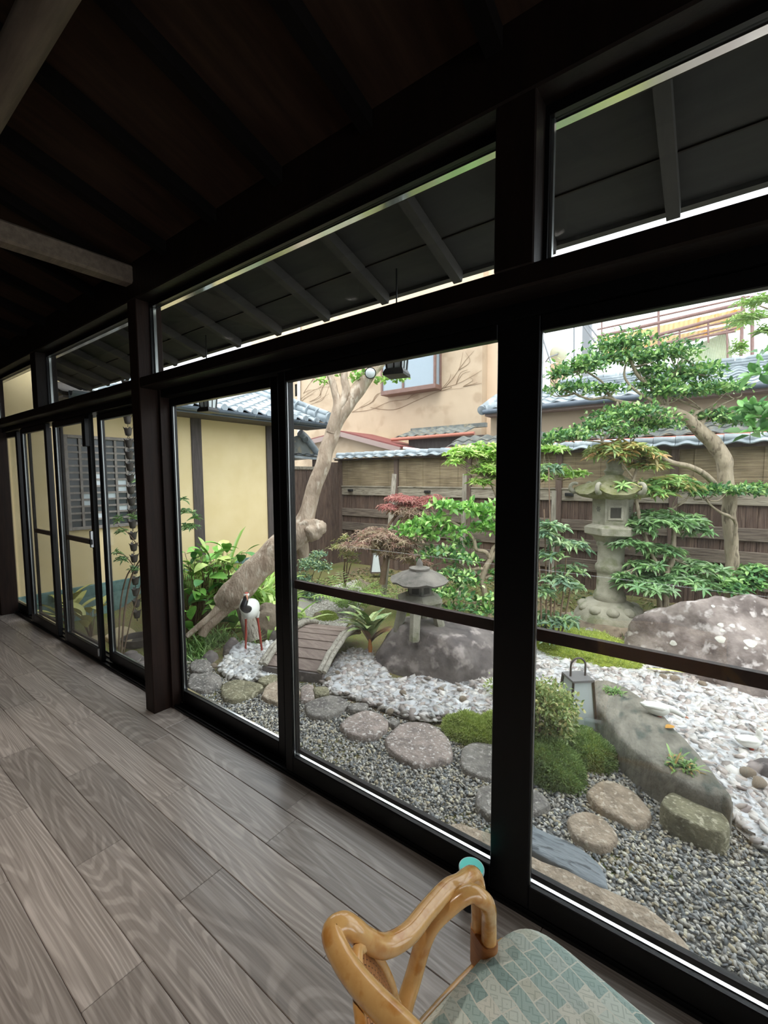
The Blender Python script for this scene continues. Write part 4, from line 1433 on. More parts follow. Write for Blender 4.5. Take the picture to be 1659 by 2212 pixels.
steps = [
    (z5([(730, 1430), (830, 1340), (960, 1310), (1090, 1340), (1190, 1420), (1240, 1520), (1210, 1590), (1080, 1620), (960, 1625), (850, 1580), (760, 1520)]), 'granite_pink', 'large round speckled stepping stone left of the moss mound', SZ),
    (z5([(395, 1330), (470, 1270), (590, 1230), (690, 1250), (750, 1300), (740, 1370), (640, 1420), (540, 1425), (440, 1390)]), 'granite_pink', 'pinkish stepping stone between the bridge foot stone and the largest round one', SZ),
    (z5([(130, 1180), (240, 1130), (350, 1115), (440, 1150), (455, 1190), (380, 1240), (260, 1275), (160, 1250)]), 'granite_grey', 'grey stepping stone just in front of the bridge', SZ),
    (z5([(1295, 1570), (1320, 1500), (1400, 1465), (1540, 1480), (1610, 1520), (1630, 1600), (1590, 1690), (1500, 1725), (1380, 1690), (1310, 1640)]), 'granite_grey', 'dark grey round stepping stone below the moss mound, beside the double stile', SZ),
    (z3([(455, 1470), (470, 1400), (560, 1360), (700, 1365), (830, 1400), (830, 1440), (720, 1500), (600, 1540), (490, 1530)]), 'stone_olive', 'olive-grey stepping stone in front of the crane', SZ),
    (z3([(830, 1500), (860, 1430), (930, 1380), (1030, 1360), (1110, 1400), (1190, 1470), (1120, 1540), (1000, 1570), (900, 1540)]), 'stone_tan', 'tan stepping stone seen behind the door stile near the bridge', SZ),
    (z3([(150, 1400), (180, 1300), (300, 1275), (440, 1310), (460, 1380), (400, 1430), (300, 1455), (180, 1440)]), 'granite_grey', 'pale grey stepping stone at the left end below the grass', SZ),
    (z3([(185, 1270), (180, 1200), (300, 1165), (360, 1200), (370, 1250), (280, 1285)]), 'granite_grey', 'small pale stone beside the grass clump', SZ + .02),
    (z3([(790, 1370), (840, 1320), (960, 1310), (985, 1350), (900, 1395), (820, 1390)]), 'stone_olive', 'small flat stone behind the crane stepping stone', SZ),
    (z5([(455, 1210), (470, 1185), (590, 1170), (605, 1200), (570, 1225), (480, 1230)]), 'granite_grey', 'narrow grey edging stone by the white sheet', SZ),
    (z5([(740, 1300), (790, 1280), (840, 1310), (800, 1340)]), 'granite_grey', 'small grey edging stone beside the largest round stepping stone', SZ),
    (z5([(105, 1150), (112, 1045), (190, 1035), (205, 1090), (190, 1150)]), 'granite_pink', 'rough stone at the foot of the bridge', SZ),
    (z5([(205, 1110), (200, 1060), (290, 1050), (312, 1100), (260, 1115)]), 'stone_olive', 'small rubble stone touching the bridge end', SZ + .01),
    (z8([(430, 980), (490, 920), (570, 900), (650, 920), (740, 970), (830, 1060), (870, 1130), (830, 1190), (750, 1205), (670, 1160), (560, 1110), (480, 1060)]), 'stone_tan', 'tan irregular stepping stone between the cord and the thick round stone', SZ),
    (z8([(300, 1160), (350, 1120), (450, 1115), (560, 1180), (640, 1270), (620, 1320), (550, 1355), (420, 1330), (330, 1250)]), 'stone_tan', 'brown oval stepping stone nearest the slate slab', SZ),
    ([(1029, 1740), (1032, 1705), (1060, 1695), (1100, 1690), (1150, 1703), (1187, 1730), (1180, 1745), (1150, 1755), (1100, 1762), (1060, 1765)], 'granite_grey', 'pale stone partly hidden by the double stile', SZ),
]
for i, (pl, m, lab, z) in enumerate(steps):
    o = slab('stepping_stone', pl, z, .10, m, seed=i + 1)
    tag(o, lab, 'stone', 'stepping stones')
o = slab('stepping_stone', z8([(930, 1050), (960, 1000), (1030, 980), (1180, 1010), (1300, 1080), (1390, 1170), (1395, 1230), (1340, 1250), (1230, 1220), (1080, 1160), (970, 1100)]), GZ + .12, .17, 'stone_olive', seed=31, bevel=.03)
tag(o, 'thick round olive stepping stone at the near end of the long rock', 'stone', 'stepping stones')
o = slab('stepping_stone', [(1085, 1800), (1090, 1765), (1150, 1785), (1226, 1818), (1267, 1843), (1293, 1866), (1310, 1895), (1308, 1923), (1273, 1910), (1226, 1885), (1150, 1842)], GZ + .10, .18, 'slate_blue', seed=33)
tag(o, 'blue-grey slate slab just outside the door', 'stone', 'stepping stones')
hz = lambda x, y: HZ(x, y, GZ + .10)
pw = [hz(946, 1790), hz(989, 1777), hz(1063, 1806), hz(1150, 1850), hz(1225, 1882), hz(1310, 1920), hz(1400, 1965), hz(1470, 2022), hz(1490, 2060)]
pw += [Vector((pw[-1].x - .02, 1.62, 0)), Vector((-.6, 1.58, 0)), Vector((-1.0, 1.60, 0))]
o = slab('stepping_stone', None, GZ + .10, .18, 'stone_tan', seed=35, world=pw)
tag(o, 'long tan doorstep stone lying along the sill', 'stone', 'stepping stones')

# boulders ---------------------------------------------------------------
R1c = (HZ(860, 1462, GZ) + HZ(1060, 1410, GZ)) / 2
b1 = rock('boulder', (-2.14, 3.64, GZ - .05), (.72, .52, .60), 'rock_dark', seed=11, sub=5, cuts=9, rough=.10, rotz=math.radians(38), flat=.45)
tag(b1, 'big dark boulder carrying the low stone lantern', 'rock', 'garden boulders')
b2 = rock('boulder', (0.26, 4.95, GZ - .1), (.98, .58, .84), 'rock_purple', seed=27, sub=5, cuts=7, rough=.12, rotz=math.radians(6))
tag(b2, 'largest purplish boulder with pale lichen spots at the right', 'rock', 'garden boulders')
# lichen rounds on the big boulder
dg = None
import mathutils
def on_surface(o, px, py):
    bm = bmesh.new(); bm.from_mesh(o.data)
    tree = mathutils.bvhtree.BVHTree.FromBMesh(bm)
    bm.free()
    off = o.location
    return tree.ray_cast(EYE - off, ray(px, py).normalized())[0:2]
def lichen_spots(o, spots):
    bm = bmesh.new(); bm.from_mesh(o.data)
    tree = mathutils.bvhtree.BVHTree.FromBMesh(bm)
    bm.free()
    for px, py, r in spots:
        p, n = on_surface(o, px, py)
        if p is None:
            continue
        Rq = n.to_track_quat('Z', 'Y').to_matrix()
        rr_ = r * depth(p) / F_PX
        def put(q, h):
            loc, nn, _, _ = tree.find_nearest(q)
            return loc + nn * h
        ang_ = np.linspace(0, 2 * math.pi, 15)[:-1]
        rims = [[put(p + Rq @ Vector((f_ * rr_ * math.cos(a) * (1 + .2 * math.sin(3 * a + px)), f_ * rr_ * .85 * math.sin(a), 0)), h) for a in ang_] for f_, h in ((.55, .0035), (.95, .0025), (1.0, -.004))]
        k = len(ang_)
        V = [put(p, .004)] + rims[0] + rims[1] + rims[2]
        F = [(0, 1 + i, 1 + (i + 1) % k) for i in range(k)]
        for m_ in (0, 1):
            F += [(1 + m_ * k + i, 1 + (m_ + 1) * k + i, 1 + (m_ + 1) * k + (i + 1) % k, 1 + m_ * k + (i + 1) % k) for i in range(k)]
        MB().add(V, F).build('lichen_spot', 'lichen', o, smooth=True)
lichen_spots(b2, [(1557, 1350, 6), (1604, 1358, 6), (1560, 1362, 5), (1636, 1380, 5), (1557, 1381, 10), (1621, 1390, 12), (1454, 1389, 7), (1611, 1400, 4), (1582, 1352, 6), (1540, 1310, 4)])
# long flat rock with grass tufts
top = z8([(452, 300), (470, 235), (500, 212), (590, 222), (700, 272), (840, 372), (960, 470), (1060, 590), (1170, 705), (1290, 850), (1395, 985), (1405, 1030), (1340, 1010), (1180, 960), (980, 860), (820, 760), (700, 660), (600, 540), (510, 420)])
lr = slab('flat_rock', top, GZ + .20, .26, 'rock_green', seed=41, bevel=.035, dome=.02)
tag(lr, 'long flat grey rock lying on the white sheet under a duck', 'rock')
mat('fallen_ochre', srgb(206, 160, 70), srgb(186, 130, 50), rough=0.7, scale=30)
mat('fallen_lime', srgb(196, 206, 110), srgb(216, 218, 140), rough=0.6, scale=20)
def fallen_leaf(px, py, z, ln, wd, rz, m, lab):
    p = HZ(px, py, z)
    V, F = [], []
    for i in range(6):
        t = i / 5
        w_ = wd * math.sin(math.pi * (t * .96 + .02))
        for s_ in (-1, 0, 1):
            q = Vector(((t - .5) * ln, s_ * w_ / 2, .004 + .006 * math.sin(t * 3) + abs(s_) * .004))
            V.append(p + Matrix.Rotation(rz, 3, 'Z') @ q)
    for i in range(5):
        a = i * 3
        F += [(a, a + 1, a + 4, a + 3), (a + 1, a + 2, a + 5, a + 4)]
    tag(MB().add(V, F).build('fallen_leaf', m, smooth=True), lab, 'leaf', 'fallen leaves')
fallen_leaf(1447, 1573, GZ + .222, .07, .045, .9, 'fallen_ochre', 'ochre fallen leaf on the long flat rock below the duck')
fallen_leaf(1437, 1450, GZ + .075, .30, .035, .35, 'fallen_lime', 'long yellow-green fallen leaf on the sheet below the largest boulder')
for i, (px, py, r, m, lab, sd) in enumerate([
    ((1226), 1690, (.075, .06, .16), 'granite_pink', 'small upright pinkish stone below the clipped azalea', 3),
    (1282, 1385, (.19, .14, .17), 'granite_grey', 'blocky grey rock on the moss before the tall lantern', 5),
    (1338, 1396, (.11, .09, .10), 'rock_purple', 'small rock wedged beside the blocky grey one', 6),
    (1668, 1690, (.16, .14, .13), 'rock_dark', 'dark rock at the right frame edge beside the duck', 7),
    (786, 1268, (.16, .14, .16), 'rock_brown', 'rounded brown rock behind the bridge', 8),
    (822, 1298, (.17, .12, .12), 'granite_grey', 'pale rock in front of the rounded brown one', 9),
    (772, 1318, (.12, .08, .05), 'granite_grey', 'flat grey stone on the pale path', 10),
    (664, 1378, (.11, .09, .15), 'rock_dark', 'grey rock left of the bridge handrail', 12),
    (690, 1338, (.10, .08, .13), 'rock_brown', 'brown rock capped with moss behind the bridge', 13),
    (596, 1386, (.08, .08, .15), 'rock_dark', 'dark upright rock right of the crane legs', 14),
    (578, 1372, (.24, .18, .36), 'rock_brown', 'layered brown rock behind the crane', 15),
    (505, 1412, (.11, .10, .20), 'rock_dark', 'dark rounded stump-like rock left of the crane legs', 16),
    (452, 1424, (.13, .09, .10), 'rock_dark', 'low grey rock at the edge of the white sheet', 17),
    (1300, 1352, (.60, .40, .20), 'rock_brown', 'broad brown rock under the tall lantern', 18),
    (1080, 1440, (.16, .16, .20), 'rock_brown', 'mossy rock hidden behind the double stile', 19),
    (1150, 1452, (.16, .10, .10), 'rock_dark', 'dark flat rock behind the wire-handled lantern', 20),
    (655, 1275, (.20, .15, .10), 'rock_brown', 'low brown rock by the side fence', 21),
]):
    p = HZ(px, py, GZ)
    z = gh(p.x, p.y)
    if px == 1300:
        p = Vector((-1.02, 5.50, 0)); z = -.31
    if px == 1282:
        p = Vector((-1.02, 4.95, 0)); z = -.30
    if px == 1338:
        p = Vector((-.72, 4.86, 0)); z = -.34
    o = rock('rock', (p.x, p.y, z - .02), r, m, seed=sd + 40, sub=4 if r[0] > .15 else 3, cuts=7, rotz=sd * .7)
    tag(o, lab, 'rock', 'garden rocks')

# moss mounds ------------------------------------------------------------
def moss_mound(name, c, r, material, lab, seed, tuft=True, parent=None):
    rr = np.random.default_rng(seed)
    bm = bmesh.new()
    bmesh.ops.create_icosphere(bm, subdivisions=5, radius=1)
    off = Vector((seed, seed * 2, 0))
    for v in bm.verts:
        p = v.co.copy()
        k = 1 + .16 * mnoise.noise(p * 2 + off) + .06 * mnoise.noise(p * 9 + off) + .05 * mnoise.noise(p * 22 + off)
        v.co = Vector((p.x * r[0] * k, p.y * r[1] * k, p.z * r[2] * k)) + Vector(c)
    me = bpy.data.meshes.new(name)
    bm.to_mesh(me)
    bm.free()
    me.polygons.foreach_set('use_smooth', [True] * len(me.polygons))
    o = link(name, me, material, parent)
    if lab:
        tag(o, lab, 'moss', 'moss mounds')
    return o
p = HZ(1008, 1590, GZ)
moss_mound('moss_mound', (p.x + .02, p.y + .02, GZ), (.20, .15, .13), 'moss', 'bright green moss mound beside the double stile', 3)
p = HZ(1070, 1600, GZ)
moss_mound('moss_mound', (p.x, p.y + .06, GZ), (.18, .14, .14), 'moss', 'moss mound continuing behind the double stile', 4)
p = HZ(1262, 1650, GZ)
moss_mound('moss_mound', (p.x - .07, p.y + .05, GZ), (.24, .17, .16), 'moss_dark', 'moss bank under the clipped azalea', 5)
p = HZ(1180, 1690, GZ)
moss_mound('moss_mound', (p.x, p.y + .08, GZ), (.20, .16, .20), 'moss_dark', 'dark moss bank at the foot of the azalea', 6)
p = HZ(705, 1338, GZ)
moss_mound('moss_mound', (p.x, p.y, GZ), (.16, .12, .09), 'moss', 'low moss cushion behind the bridge rail', 7)
moss_mound('moss_mound', (-1.10, 4.75, GZ + .0), (.62, .42, .20), 'moss', 'broad moss slope in front of the tall lantern', 8)

# gravel -----------------------------------------------------------------
def pebble_mat(name, rough=0.75):
    m = bpy.data.materials.new(name)
    m.use_nodes = True
    nt = m.node_tree
    at = nd(nt, 'ShaderNodeAttribute', attribute_name='Col')
    b = nt.nodes['Principled BSDF']
    nt.links.new(at.outputs['Color'], b.inputs['Base Color'])
    b.inputs['Roughness'].default_value = rough
    MATS[name] = m
pebble_mat('gravel_stone')
pebble_mat('white_pebble', .6)
def ico():
    bm = bmesh.new()
    bmesh.ops.create_icosphere(bm, subdivisions=1, radius=1)
    v = np.array([x.co[:] for x in bm.verts])
    f = np.array([[q.index for q in fc.verts] for fc in bm.faces])
    bm.free()
    return v, f
ICO_V, ICO_F = ico()
def in_poly(P, poly):
    x, y = P[:, 0], P[:, 1]
    ins = np.zeros(len(P), bool)
    n = len(poly)
    j = n - 1
    for i in range(n):
        xi, yi = poly[i]
        xj, yj = poly[j]
        c = ((yi > y) != (yj > y)) & (x < (xj - xi) * (y - yi) / (yj - yi + 1e-12) + xi)
        ins ^= c
        j = i
    return ins
def scatter(poly, dens, rng):
    P = np.array(poly)
    lo, hi = P.min(0), P.max(0)
    n = int((hi[0] - lo[0]) * (hi[1] - lo[1]) * dens)
    q = lo + rng.random((n, 2)) * (hi - lo)
    return q[in_poly(q, poly)]
def pebbles(name, Q, Z, rmin, rmax, flat, pal, material, rng, lab, cat):
    n = len(Q)
    r = rmin + (rmax - rmin) * rng.random(n) ** 1.6
    sc = np.stack([r * rng.uniform(.8, 1.5, n), r * rng.uniform(.6, 1.0, n), r * flat * rng.uniform(.7, 1.2, n)], 1)
    a = rng.random(n) * 2 * np.pi
    tx, ty = rng.normal(0, .35, n), rng.normal(0, .35, n)
    V = ICO_V[None] * sc[:, None, :] * (1 + rng.normal(0, .10, (n, 12, 1)))
    ca, sa = np.cos(a)[:, None], np.sin(a)[:, None]
    x = V[..., 0] * ca - V[..., 1] * sa
    y = V[..., 0] * sa + V[..., 1] * ca
    z = V[..., 2] + x * tx[:, None] + y * ty[:, None]
    V = np.stack([x + Q[:, 0:1], y + Q[:, 1:2], z + Z[:, None]], -1)
    F = ICO_F[None] + (np.arange(n) * 12)[:, None, None]
    pal = np.array(pal)
    c = pal[rng.integers(0, len(pal), n)] * rng.uniform(.8, 1.15, (n, 1))
    c = np.repeat(c, 12, 0)
    me = np_mesh(name, V.reshape(-1, 3), F.reshape(-1, 3), np.clip(c, 0, 1), smooth=True)
    o = link(name, me, material)
    return tag(o, lab, cat, kind='stuff')
rg = np.random.default_rng(12)
hzg = lambda x, y: tuple(HZ(x, y, GZ).xy)
gravel_poly = [(-4.25, 1.56), (1.6, 1.56), (1.6, 2.75), hzg(1665, 1845), hzg(1605, 1800), hzg(1580, 1745), hzg(1440, 1700), hzg(1330, 1630), hzg(1280, 1640), hzg(1150, 1640), hzg(1060, 1600), hzg(930, 1570), hzg(860, 1556), hzg(700, 1500), hzg(690, 1480), hzg(600, 1475), hzg(520, 1482), hzg(470, 1462), hzg(455, 1430), hzg(400, 1425), (-4.6, 2.0)]
Q = scatter(gravel_poly, 7000, rg)
GP = [srgb(*c) for c in ((146, 147, 146), (166, 166, 162), (184, 180, 170), (122, 125, 127), (190, 178, 150), (194, 188, 176), (212, 208, 200), (150, 146, 136), (132, 136, 136), (220, 214, 192))]
# finer towards the back, coarser by the sill
pebbles('gravel', Q, np.full(len(Q), GZ + .004) + rg.random(len(Q)) * .014, .0065, .0135, .55, GP, 'gravel_stone', rg, 'loose grey gravel between the stepping stones', 'gravel')
mat('gravel_bed', srgb(92, 94, 94), srgb(150, 148, 142), rough=0.95, scale=90, bump=0.8, bscale=150)
struct(link('ground', MB().add([(x, y, GZ + .021 - .018) for x, y in gravel_poly], [tuple(range(len(gravel_poly)))]).mesh('gravel_bed'), 'gravel_bed'), 'bed of fine grey grit under the gravel')
path_poly = [hzg(735, 1375), hzg(640, 1345), hzg(650, 1290), hzg(720, 1268), hzg(770, 1255), hzg(790, 1290), hzg(760, 1340)]
mat('pale_grit', srgb(150, 146, 138), srgb(182, 177, 168), rough=0.95, scale=70, bump=0.7, bscale=120)
struct(link('ground', MB().add([(x, y, gh(x, y) + .022) for x, y in path_poly], [tuple(range(len(path_poly)))]).mesh('pale_path'), 'pale_grit'), 'pale grit path behind the bridge')
Q = scatter(path_poly, 1500, rg)
pebbles('path_grit', Q, np.array([gh(x, y) for x, y in Q]) + .026, .008, .014, .55, [srgb(200, 196, 188), srgb(180, 176, 168), srgb(214, 212, 206)], 'gravel_stone', rg, 'pale grit of the path behind the bridge', 'gravel')

# white pebble stream under a plastic sheet ---------------------------------
W1 = [hzg(468, 1448), hzg(490, 1472), hzg(540, 1480), hzg(600, 1466), hzg(650, 1462), hzg(665, 1420), hzg(640, 1396), hzg(598, 1390), hzg(550, 1402), hzg(500, 1415)]
W2 = [hzg(690, 1475), hzg(712, 1508), hzg(760, 1515), hzg(815, 1535), hzg(870, 1558), hzg(930, 1566), hzg(1000, 1562), hzg(1075, 1555), hzg(1150, 1560), hzg(1230, 1605), hzg(1290, 1640), hzg(1335, 1650), hzg(1330, 1600),
      hzg(1312, 1545), hzg(1330, 1520), hzg(1440, 1605), hzg(1520, 1690), hzg(1575, 1760), hzg(1590, 1800), hzg(1660, 1862), (0.9, 2.60), (1.7, 2.8), (1.7, 4.6), hzg(1659, 1498), hzg(1500, 1460), hzg(1390, 1440), hzg(1260, 1402), hzg(1160, 1392),
      hzg(1070, 1415), hzg(1040, 1435), hzg(900, 1470), hzg(850, 1478), hzg(820, 1440), hzg(800, 1415), hzg(760, 1408), hzg(735, 1425)]
WP = [srgb(*c) for c in ((226, 226, 222), (238, 238, 236), (208, 204, 198), (216, 212, 206), (190, 186, 180))]
RP = [srgb(*c) for c in ((186, 178, 172), (202, 194, 188), (170, 158, 150), (210, 204, 198), (154, 144, 138), (164, 152, 148))]
for nm, poly, dens, pal, lab in (('white_pebbles', W1, 1150, WP, 'white pebbles around the crane under the clear sheet'), ('stream_pebbles', W2, 1050, WP[2:] + RP, 'pale pebbles of the dry stream under the clear sheet')):
    Q = scatter(poly, dens, rg)
    pebbles(nm, Q, np.full(len(Q), GZ + .03) + rg.random(len(Q)) * .018, .020, .042, .5, pal, 'white_pebble', rg, lab, 'pebbles')
    struct(link('ground', MB().add([(x, y, GZ + .024) for x, y in poly], [tuple(range(len(poly)))]).mesh(nm + '_bed'), 'pale_grit'), 'pale bed under the pebbles')
def film_mat():
    m = bpy.data.materials.new('plastic_film')
    m.use_nodes = True
    nt = m.node_tree
    b = nt.nodes['Principled BSDF']
    b.inputs['Base Color'].default_value = (.90, .93, .96, 1)
    b.inputs['Roughness'].default_value = .22
    b.inputs['Specular IOR Level'].default_value = .8
    tc = nd(nt, 'ShaderNodeTexCoord')
    n = nd(nt, 'ShaderNodeTexNoise')
    n.inputs['Scale'].default_value = 9
    n.inputs['Detail'].default_value = 5
    n.inputs['Distortion'].default_value = 1.6
    nt.links.new(tc.outputs['Object'], n.inputs['Vector'])
    r = nd(nt, 'ShaderNodeMapRange')
    r.inputs['From Min'].default_value = .40
    r.inputs['From Max'].default_value = .66
    r.inputs['To Min'].default_value = .14
    r.inputs['To Max'].default_value = .74
    nt.links.new(n.outputs['Fac'], r.inputs['Value'])
    tr = nd(nt, 'ShaderNodeBsdfTransparent')
    mx = nd(nt, 'ShaderNodeMixShader')
    nt.links.new(r.outputs[0], mx.inputs[0])
    nt.links.new(tr.outputs[0], mx.inputs[1])
    nt.links.new(b.outputs[0], mx.inputs[2])
    nt.links.new(mx.outputs[0], nt.nodes['Material Output'].inputs['Surface'])
    MATS['plastic_film'] = m
film_mat()
def film(name, poly, lab, step=.022, seed=1, peak=None):
    P = np.array(poly)
    lo, hi = P.min(0), P.max(0)
    nx_, ny_ = int((hi[0] - lo[0]) / step), int((hi[1] - lo[1]) / step)
    xs, ys = np.linspace(lo[0], hi[0], nx_), np.linspace(lo[1], hi[1], ny_)
    XX, YY = np.meshgrid(xs, ys)
    pts = np.stack([XX.ravel(), YY.ravel()], 1)
    ins = in_poly(pts, poly)
    zz = np.zeros(len(pts))
    for i, (x, y) in enumerate(pts):
        if ins[i]:
            q = Vector((x * 6 + seed, y * 6, 0))
            ridge = 1 - abs(mnoise.noise(Vector((x * 4.5 + 1.3 * mnoise.noise(q * .4), y * 4.5, seed))) * 2)
            zz[i] = .052 + .012 * mnoise.noise(Vector((x * 16, y * 16, seed))) + .022 * max(0, ridge - .55) + .010 * mnoise.noise(Vector((x * 34, y * 34, 3)))
            if peak is not None:
                d = math.hypot(x - peak[0], y - peak[1])
                zz[i] += peak[2] * max(0, 1 - d / peak[3]) ** 1.5
    V = np.stack([pts[:, 0], pts[:, 1], GZ + zz], 1)
    F = []
    for j in range(ny_ - 1):
        for i in range(nx_ - 1):
            a = j * nx_ + i
            q = (a, a + 1, a + nx_ + 1, a + nx_)
            if ins[list(q)].all():
                F.append(q)
    used = np.unique(np.array(F))
    remap = -np.ones(len(V), int)
    remap[used] = np.arange(len(used))
    o = link(name, np_mesh(name, V[used], remap[np.array(F)], smooth=True), 'plastic_film')
    return tag(o, lab, 'sheet')
cr = HZ(545, 1412, GZ)
film('plastic_sheet', W1, 'crinkled clear plastic sheet around the crane legs', seed=2, peak=(cr.x - .05, cr.y - .08, .10, .22))
film('plastic_sheet', W2, 'long crinkled clear plastic sheet over the stream pebbles', seed=5, step=.028)
# loose brown pebbles lying on the sheet
pm = rock('tmp', (0, 0, 0), (1, 1, .7), 'stone_tan', seed=77, sub=2, cuts=4, rough=.08)
pme = pm.data
bpy.data.objects.remove(pm)
for px, py, s, lab in ((1432, 1465, .034, 'brown pebble on the sheet below the big boulder'), (1458, 1470, .042, 'larger brown pebble just right of another under the big boulder'), (1517, 1480, .034, 'lone brown pebble on the sheet further right'), (1615, 1675, .045, 'tan stone on the sheet by the right duck'), (1638, 1698, .05, 'bigger tan stone on the sheet near the frame edge'),
                     (870, 1500, .034, 'brown pebble on the sheet below the dark boulder'), (1000, 1513, .034, 'dark pebble on the sheet below the boulder right end'), (952, 1492, .03, 'grey pebble near the boulder foot'), (708, 1470, .03, 'brown pebble beside the bridge end'), (729, 1455, .026, 'brown pebble along the bridge'), (462, 1441, .035, 'beige pebble at the left tip of the sheet'), (1570, 1760, .032, 'small tan stone between the thick step and the sheet'), (843, 1540, .03, 'tan pebble at the near edge of the sheet')):
    p = HZ(px, py, GZ + .05)
    tag(link('loose_pebble', pme, None, None, (p.x, p.y, GZ + .05 + s * .35), (0, 0, px), (s, s * .8, s)), lab, 'pebble', 'loose pebbles on the sheet')

# ================================================================== BRIDGE
mat('bridge_board', srgb(128, 112, 104), srgb(156, 140, 130), rough=0.9, scale=5, stretch=(2, 6, 2), bump=0.3, rnd=0.1)
mat('bridge_log', srgb(150, 144, 132), srgb(190, 184, 170), rough=0.85, scale=8, stretch=(3, 3, 3), bump=0.4, c3=srgb(110, 104, 92), s3=16)
nA, nB = HZ(648, 1462, GZ), HZ(680, 1470, GZ)          # near end
fA, fB = HZ(720, 1352, GZ), HZ(765, 1378, GZ)          # far end
near = HZ(655, 1468, GZ + .02)
far = HZ(742, 1372, GZ + .10)
ax = Vector((far.x - near.x, far.y - near.y, 0))
LB = ax.length
ax.normalize()
sx = Vector((ax.y, -ax.x, 0))
near = near - sx * .10
WB = .27
br = thing('arched_bridge', 'small arched wooden garden bridge with log handrails', 'bridge', (near.x, near.y, GZ))
NB = 8
LB2 = LB * 1.12
def barch(t):
    return .05 + .17 * math.sin(math.pi * min(1, max(0, t * .80 + .06)))
for k in range(NB):
    t0, t1 = k / NB, (k + 1) / NB
    p0 = near + ax * LB2 * t0 + Vector((0, 0, barch(t0)))
    p1 = near + ax * LB2 * (t1 + .015) + Vector((0, 0, barch(t1) - .006))
    MB().bar(p0, p1, WB * 2, .022).build('board', 'bridge_board', br)
for s_ in (-1, 1):
    for off_, rr_ in ((WB, .026), (WB + .045, .022)):
        q = [near + sx * s_ * off_ + ax * LB2 * t + Vector((0, 0, barch(t) + .035)) for t in np.linspace(-.03, 1.02, 12)]
        q = [p + Vector((.004 * math.sin(i * 2.1), .004 * math.cos(i * 1.3), .005 * math.sin(i * 1.7))) for i, p in enumerate(q)]
        MB().tube(spl([tuple(v) for v in q], 2), [rr_ * (1 + .08 * math.sin(i * 1.9)) for i in range(23)], 8).build('handrail_log', 'bridge_log', br, smooth=True)
    q = [near + sx * s_ * WB * .9 + ax * LB2 * t + Vector((0, 0, barch(t) - .035)) for t in np.linspace(0, 1, 10)]
    MB().tube(q, .022, 6).build('beam', 'bridge_board', br, smooth=True)
MB().bar(near - sx * WB * 1.1 + Vector((0, 0, .035)), near + sx * WB * 1.1 + Vector((0, 0, .035)), .05, .09).build('end_board', 'rock_dark', br)

# ================================================================== CRANE AND DUCKS
mat('white_paint', srgb(236, 236, 230), srgb(224, 224, 216), rough=0.4, scale=6)
mat('black_paint', srgb(40, 40, 42), rough=0.4)
mat('red_paint', srgb(176, 70, 54), srgb(158, 58, 44), rough=0.5, scale=10)
mat('bill_paint', srgb(206, 140, 110), rough=0.5)
cb0 = HZ(551, 1412, GZ + .05)
cs = depth(cb0) / F_PX
Rr = RIGHT.copy(); Rr.z = 0; Rr.normalize()
Fr = Vector((FWD.x, FWD.y, 0)).normalized()
Fc_ = Vector((cb0.x, cb0.y, 0)).normalized()
Rc_ = Vector((Fc_.y, -Fc_.x, 0))
crane = thing('crane_statue', 'white crane statue with black neck and red legs on the pebbles', 'statue', (cb0.x, cb0.y, GZ + .03))
def CR(dx_, up_, back=0.0):
    # dx_, up_ in picture pixels from the crane's foot point
    return cb0 + Rc_ * dx_ * cs + Vector((0, 0, up_ * cs)) + Fc_ * back
# body egg, tilted, tail away from viewer to the right
body = MB()
rings = [(.0, .02), (.03, .055), (.08, .082), (.15, .090), (.22, .078), (.28, .048), (.32, .015)]
a0, a1 = CR(-12, 92, -.10), CR(0, 104, .22)
axb = (a1 - a0).normalized()
pts = [a0 + axb * d for d, _ in rings]
body.tube(pts, [r for _, r in rings], 16)
body.build('body', 'white_paint', crane, smooth=True)
tail = MB().tube([a1 - axb * .10, a1 + axb * .02 + Vector((0, 0, -.03)), a1 + axb * .10 + Vector((0, 0, -.09))], [.055, .04, .012], 10).build('tail', 'white_paint', crane, smooth=True)
nk = [a0 + axb * .05 + Vector((0, 0, .03)), CR(-20, 112, -.13), CR(-16, 126, -.12), CR(-15, 134, -.10)]
MB().tube(spl([tuple(v) for v in nk], 5), np.linspace(.042, .020, 16), 10).build('neck', 'black_paint', crane, smooth=True)
wn_ = [a0 + axb * .02 + Vector((-.01, 0, .03)) - Rr * .022, CR(-24, 112, -.115), CR(-20, 128, -.10)]
MB().tube(spl([tuple(v) for v in wn_], 5), np.linspace(.034, .014, 11), 8).build('neck_stripe', 'white_paint', crane, smooth=True)
hc = CR(-14, 136, -.10)
MB().ell(hc, (.024, .03, .022), 12, 8).build('head', 'white_paint', crane, smooth=True)
MB().ell(hc + Vector((0, 0, .012)), (.019, .022, .014), 12, 8).build('crown', 'red_paint', crane, smooth=True)
bd_ = (-Fc_ + Rc_ * .1).normalized()
MB().tube([hc + bd_ * .02, hc + bd_ * .10 + Vector((0, 0, -.03))], [.011, .002], 8).build('bill', 'bill_paint', crane, smooth=True)
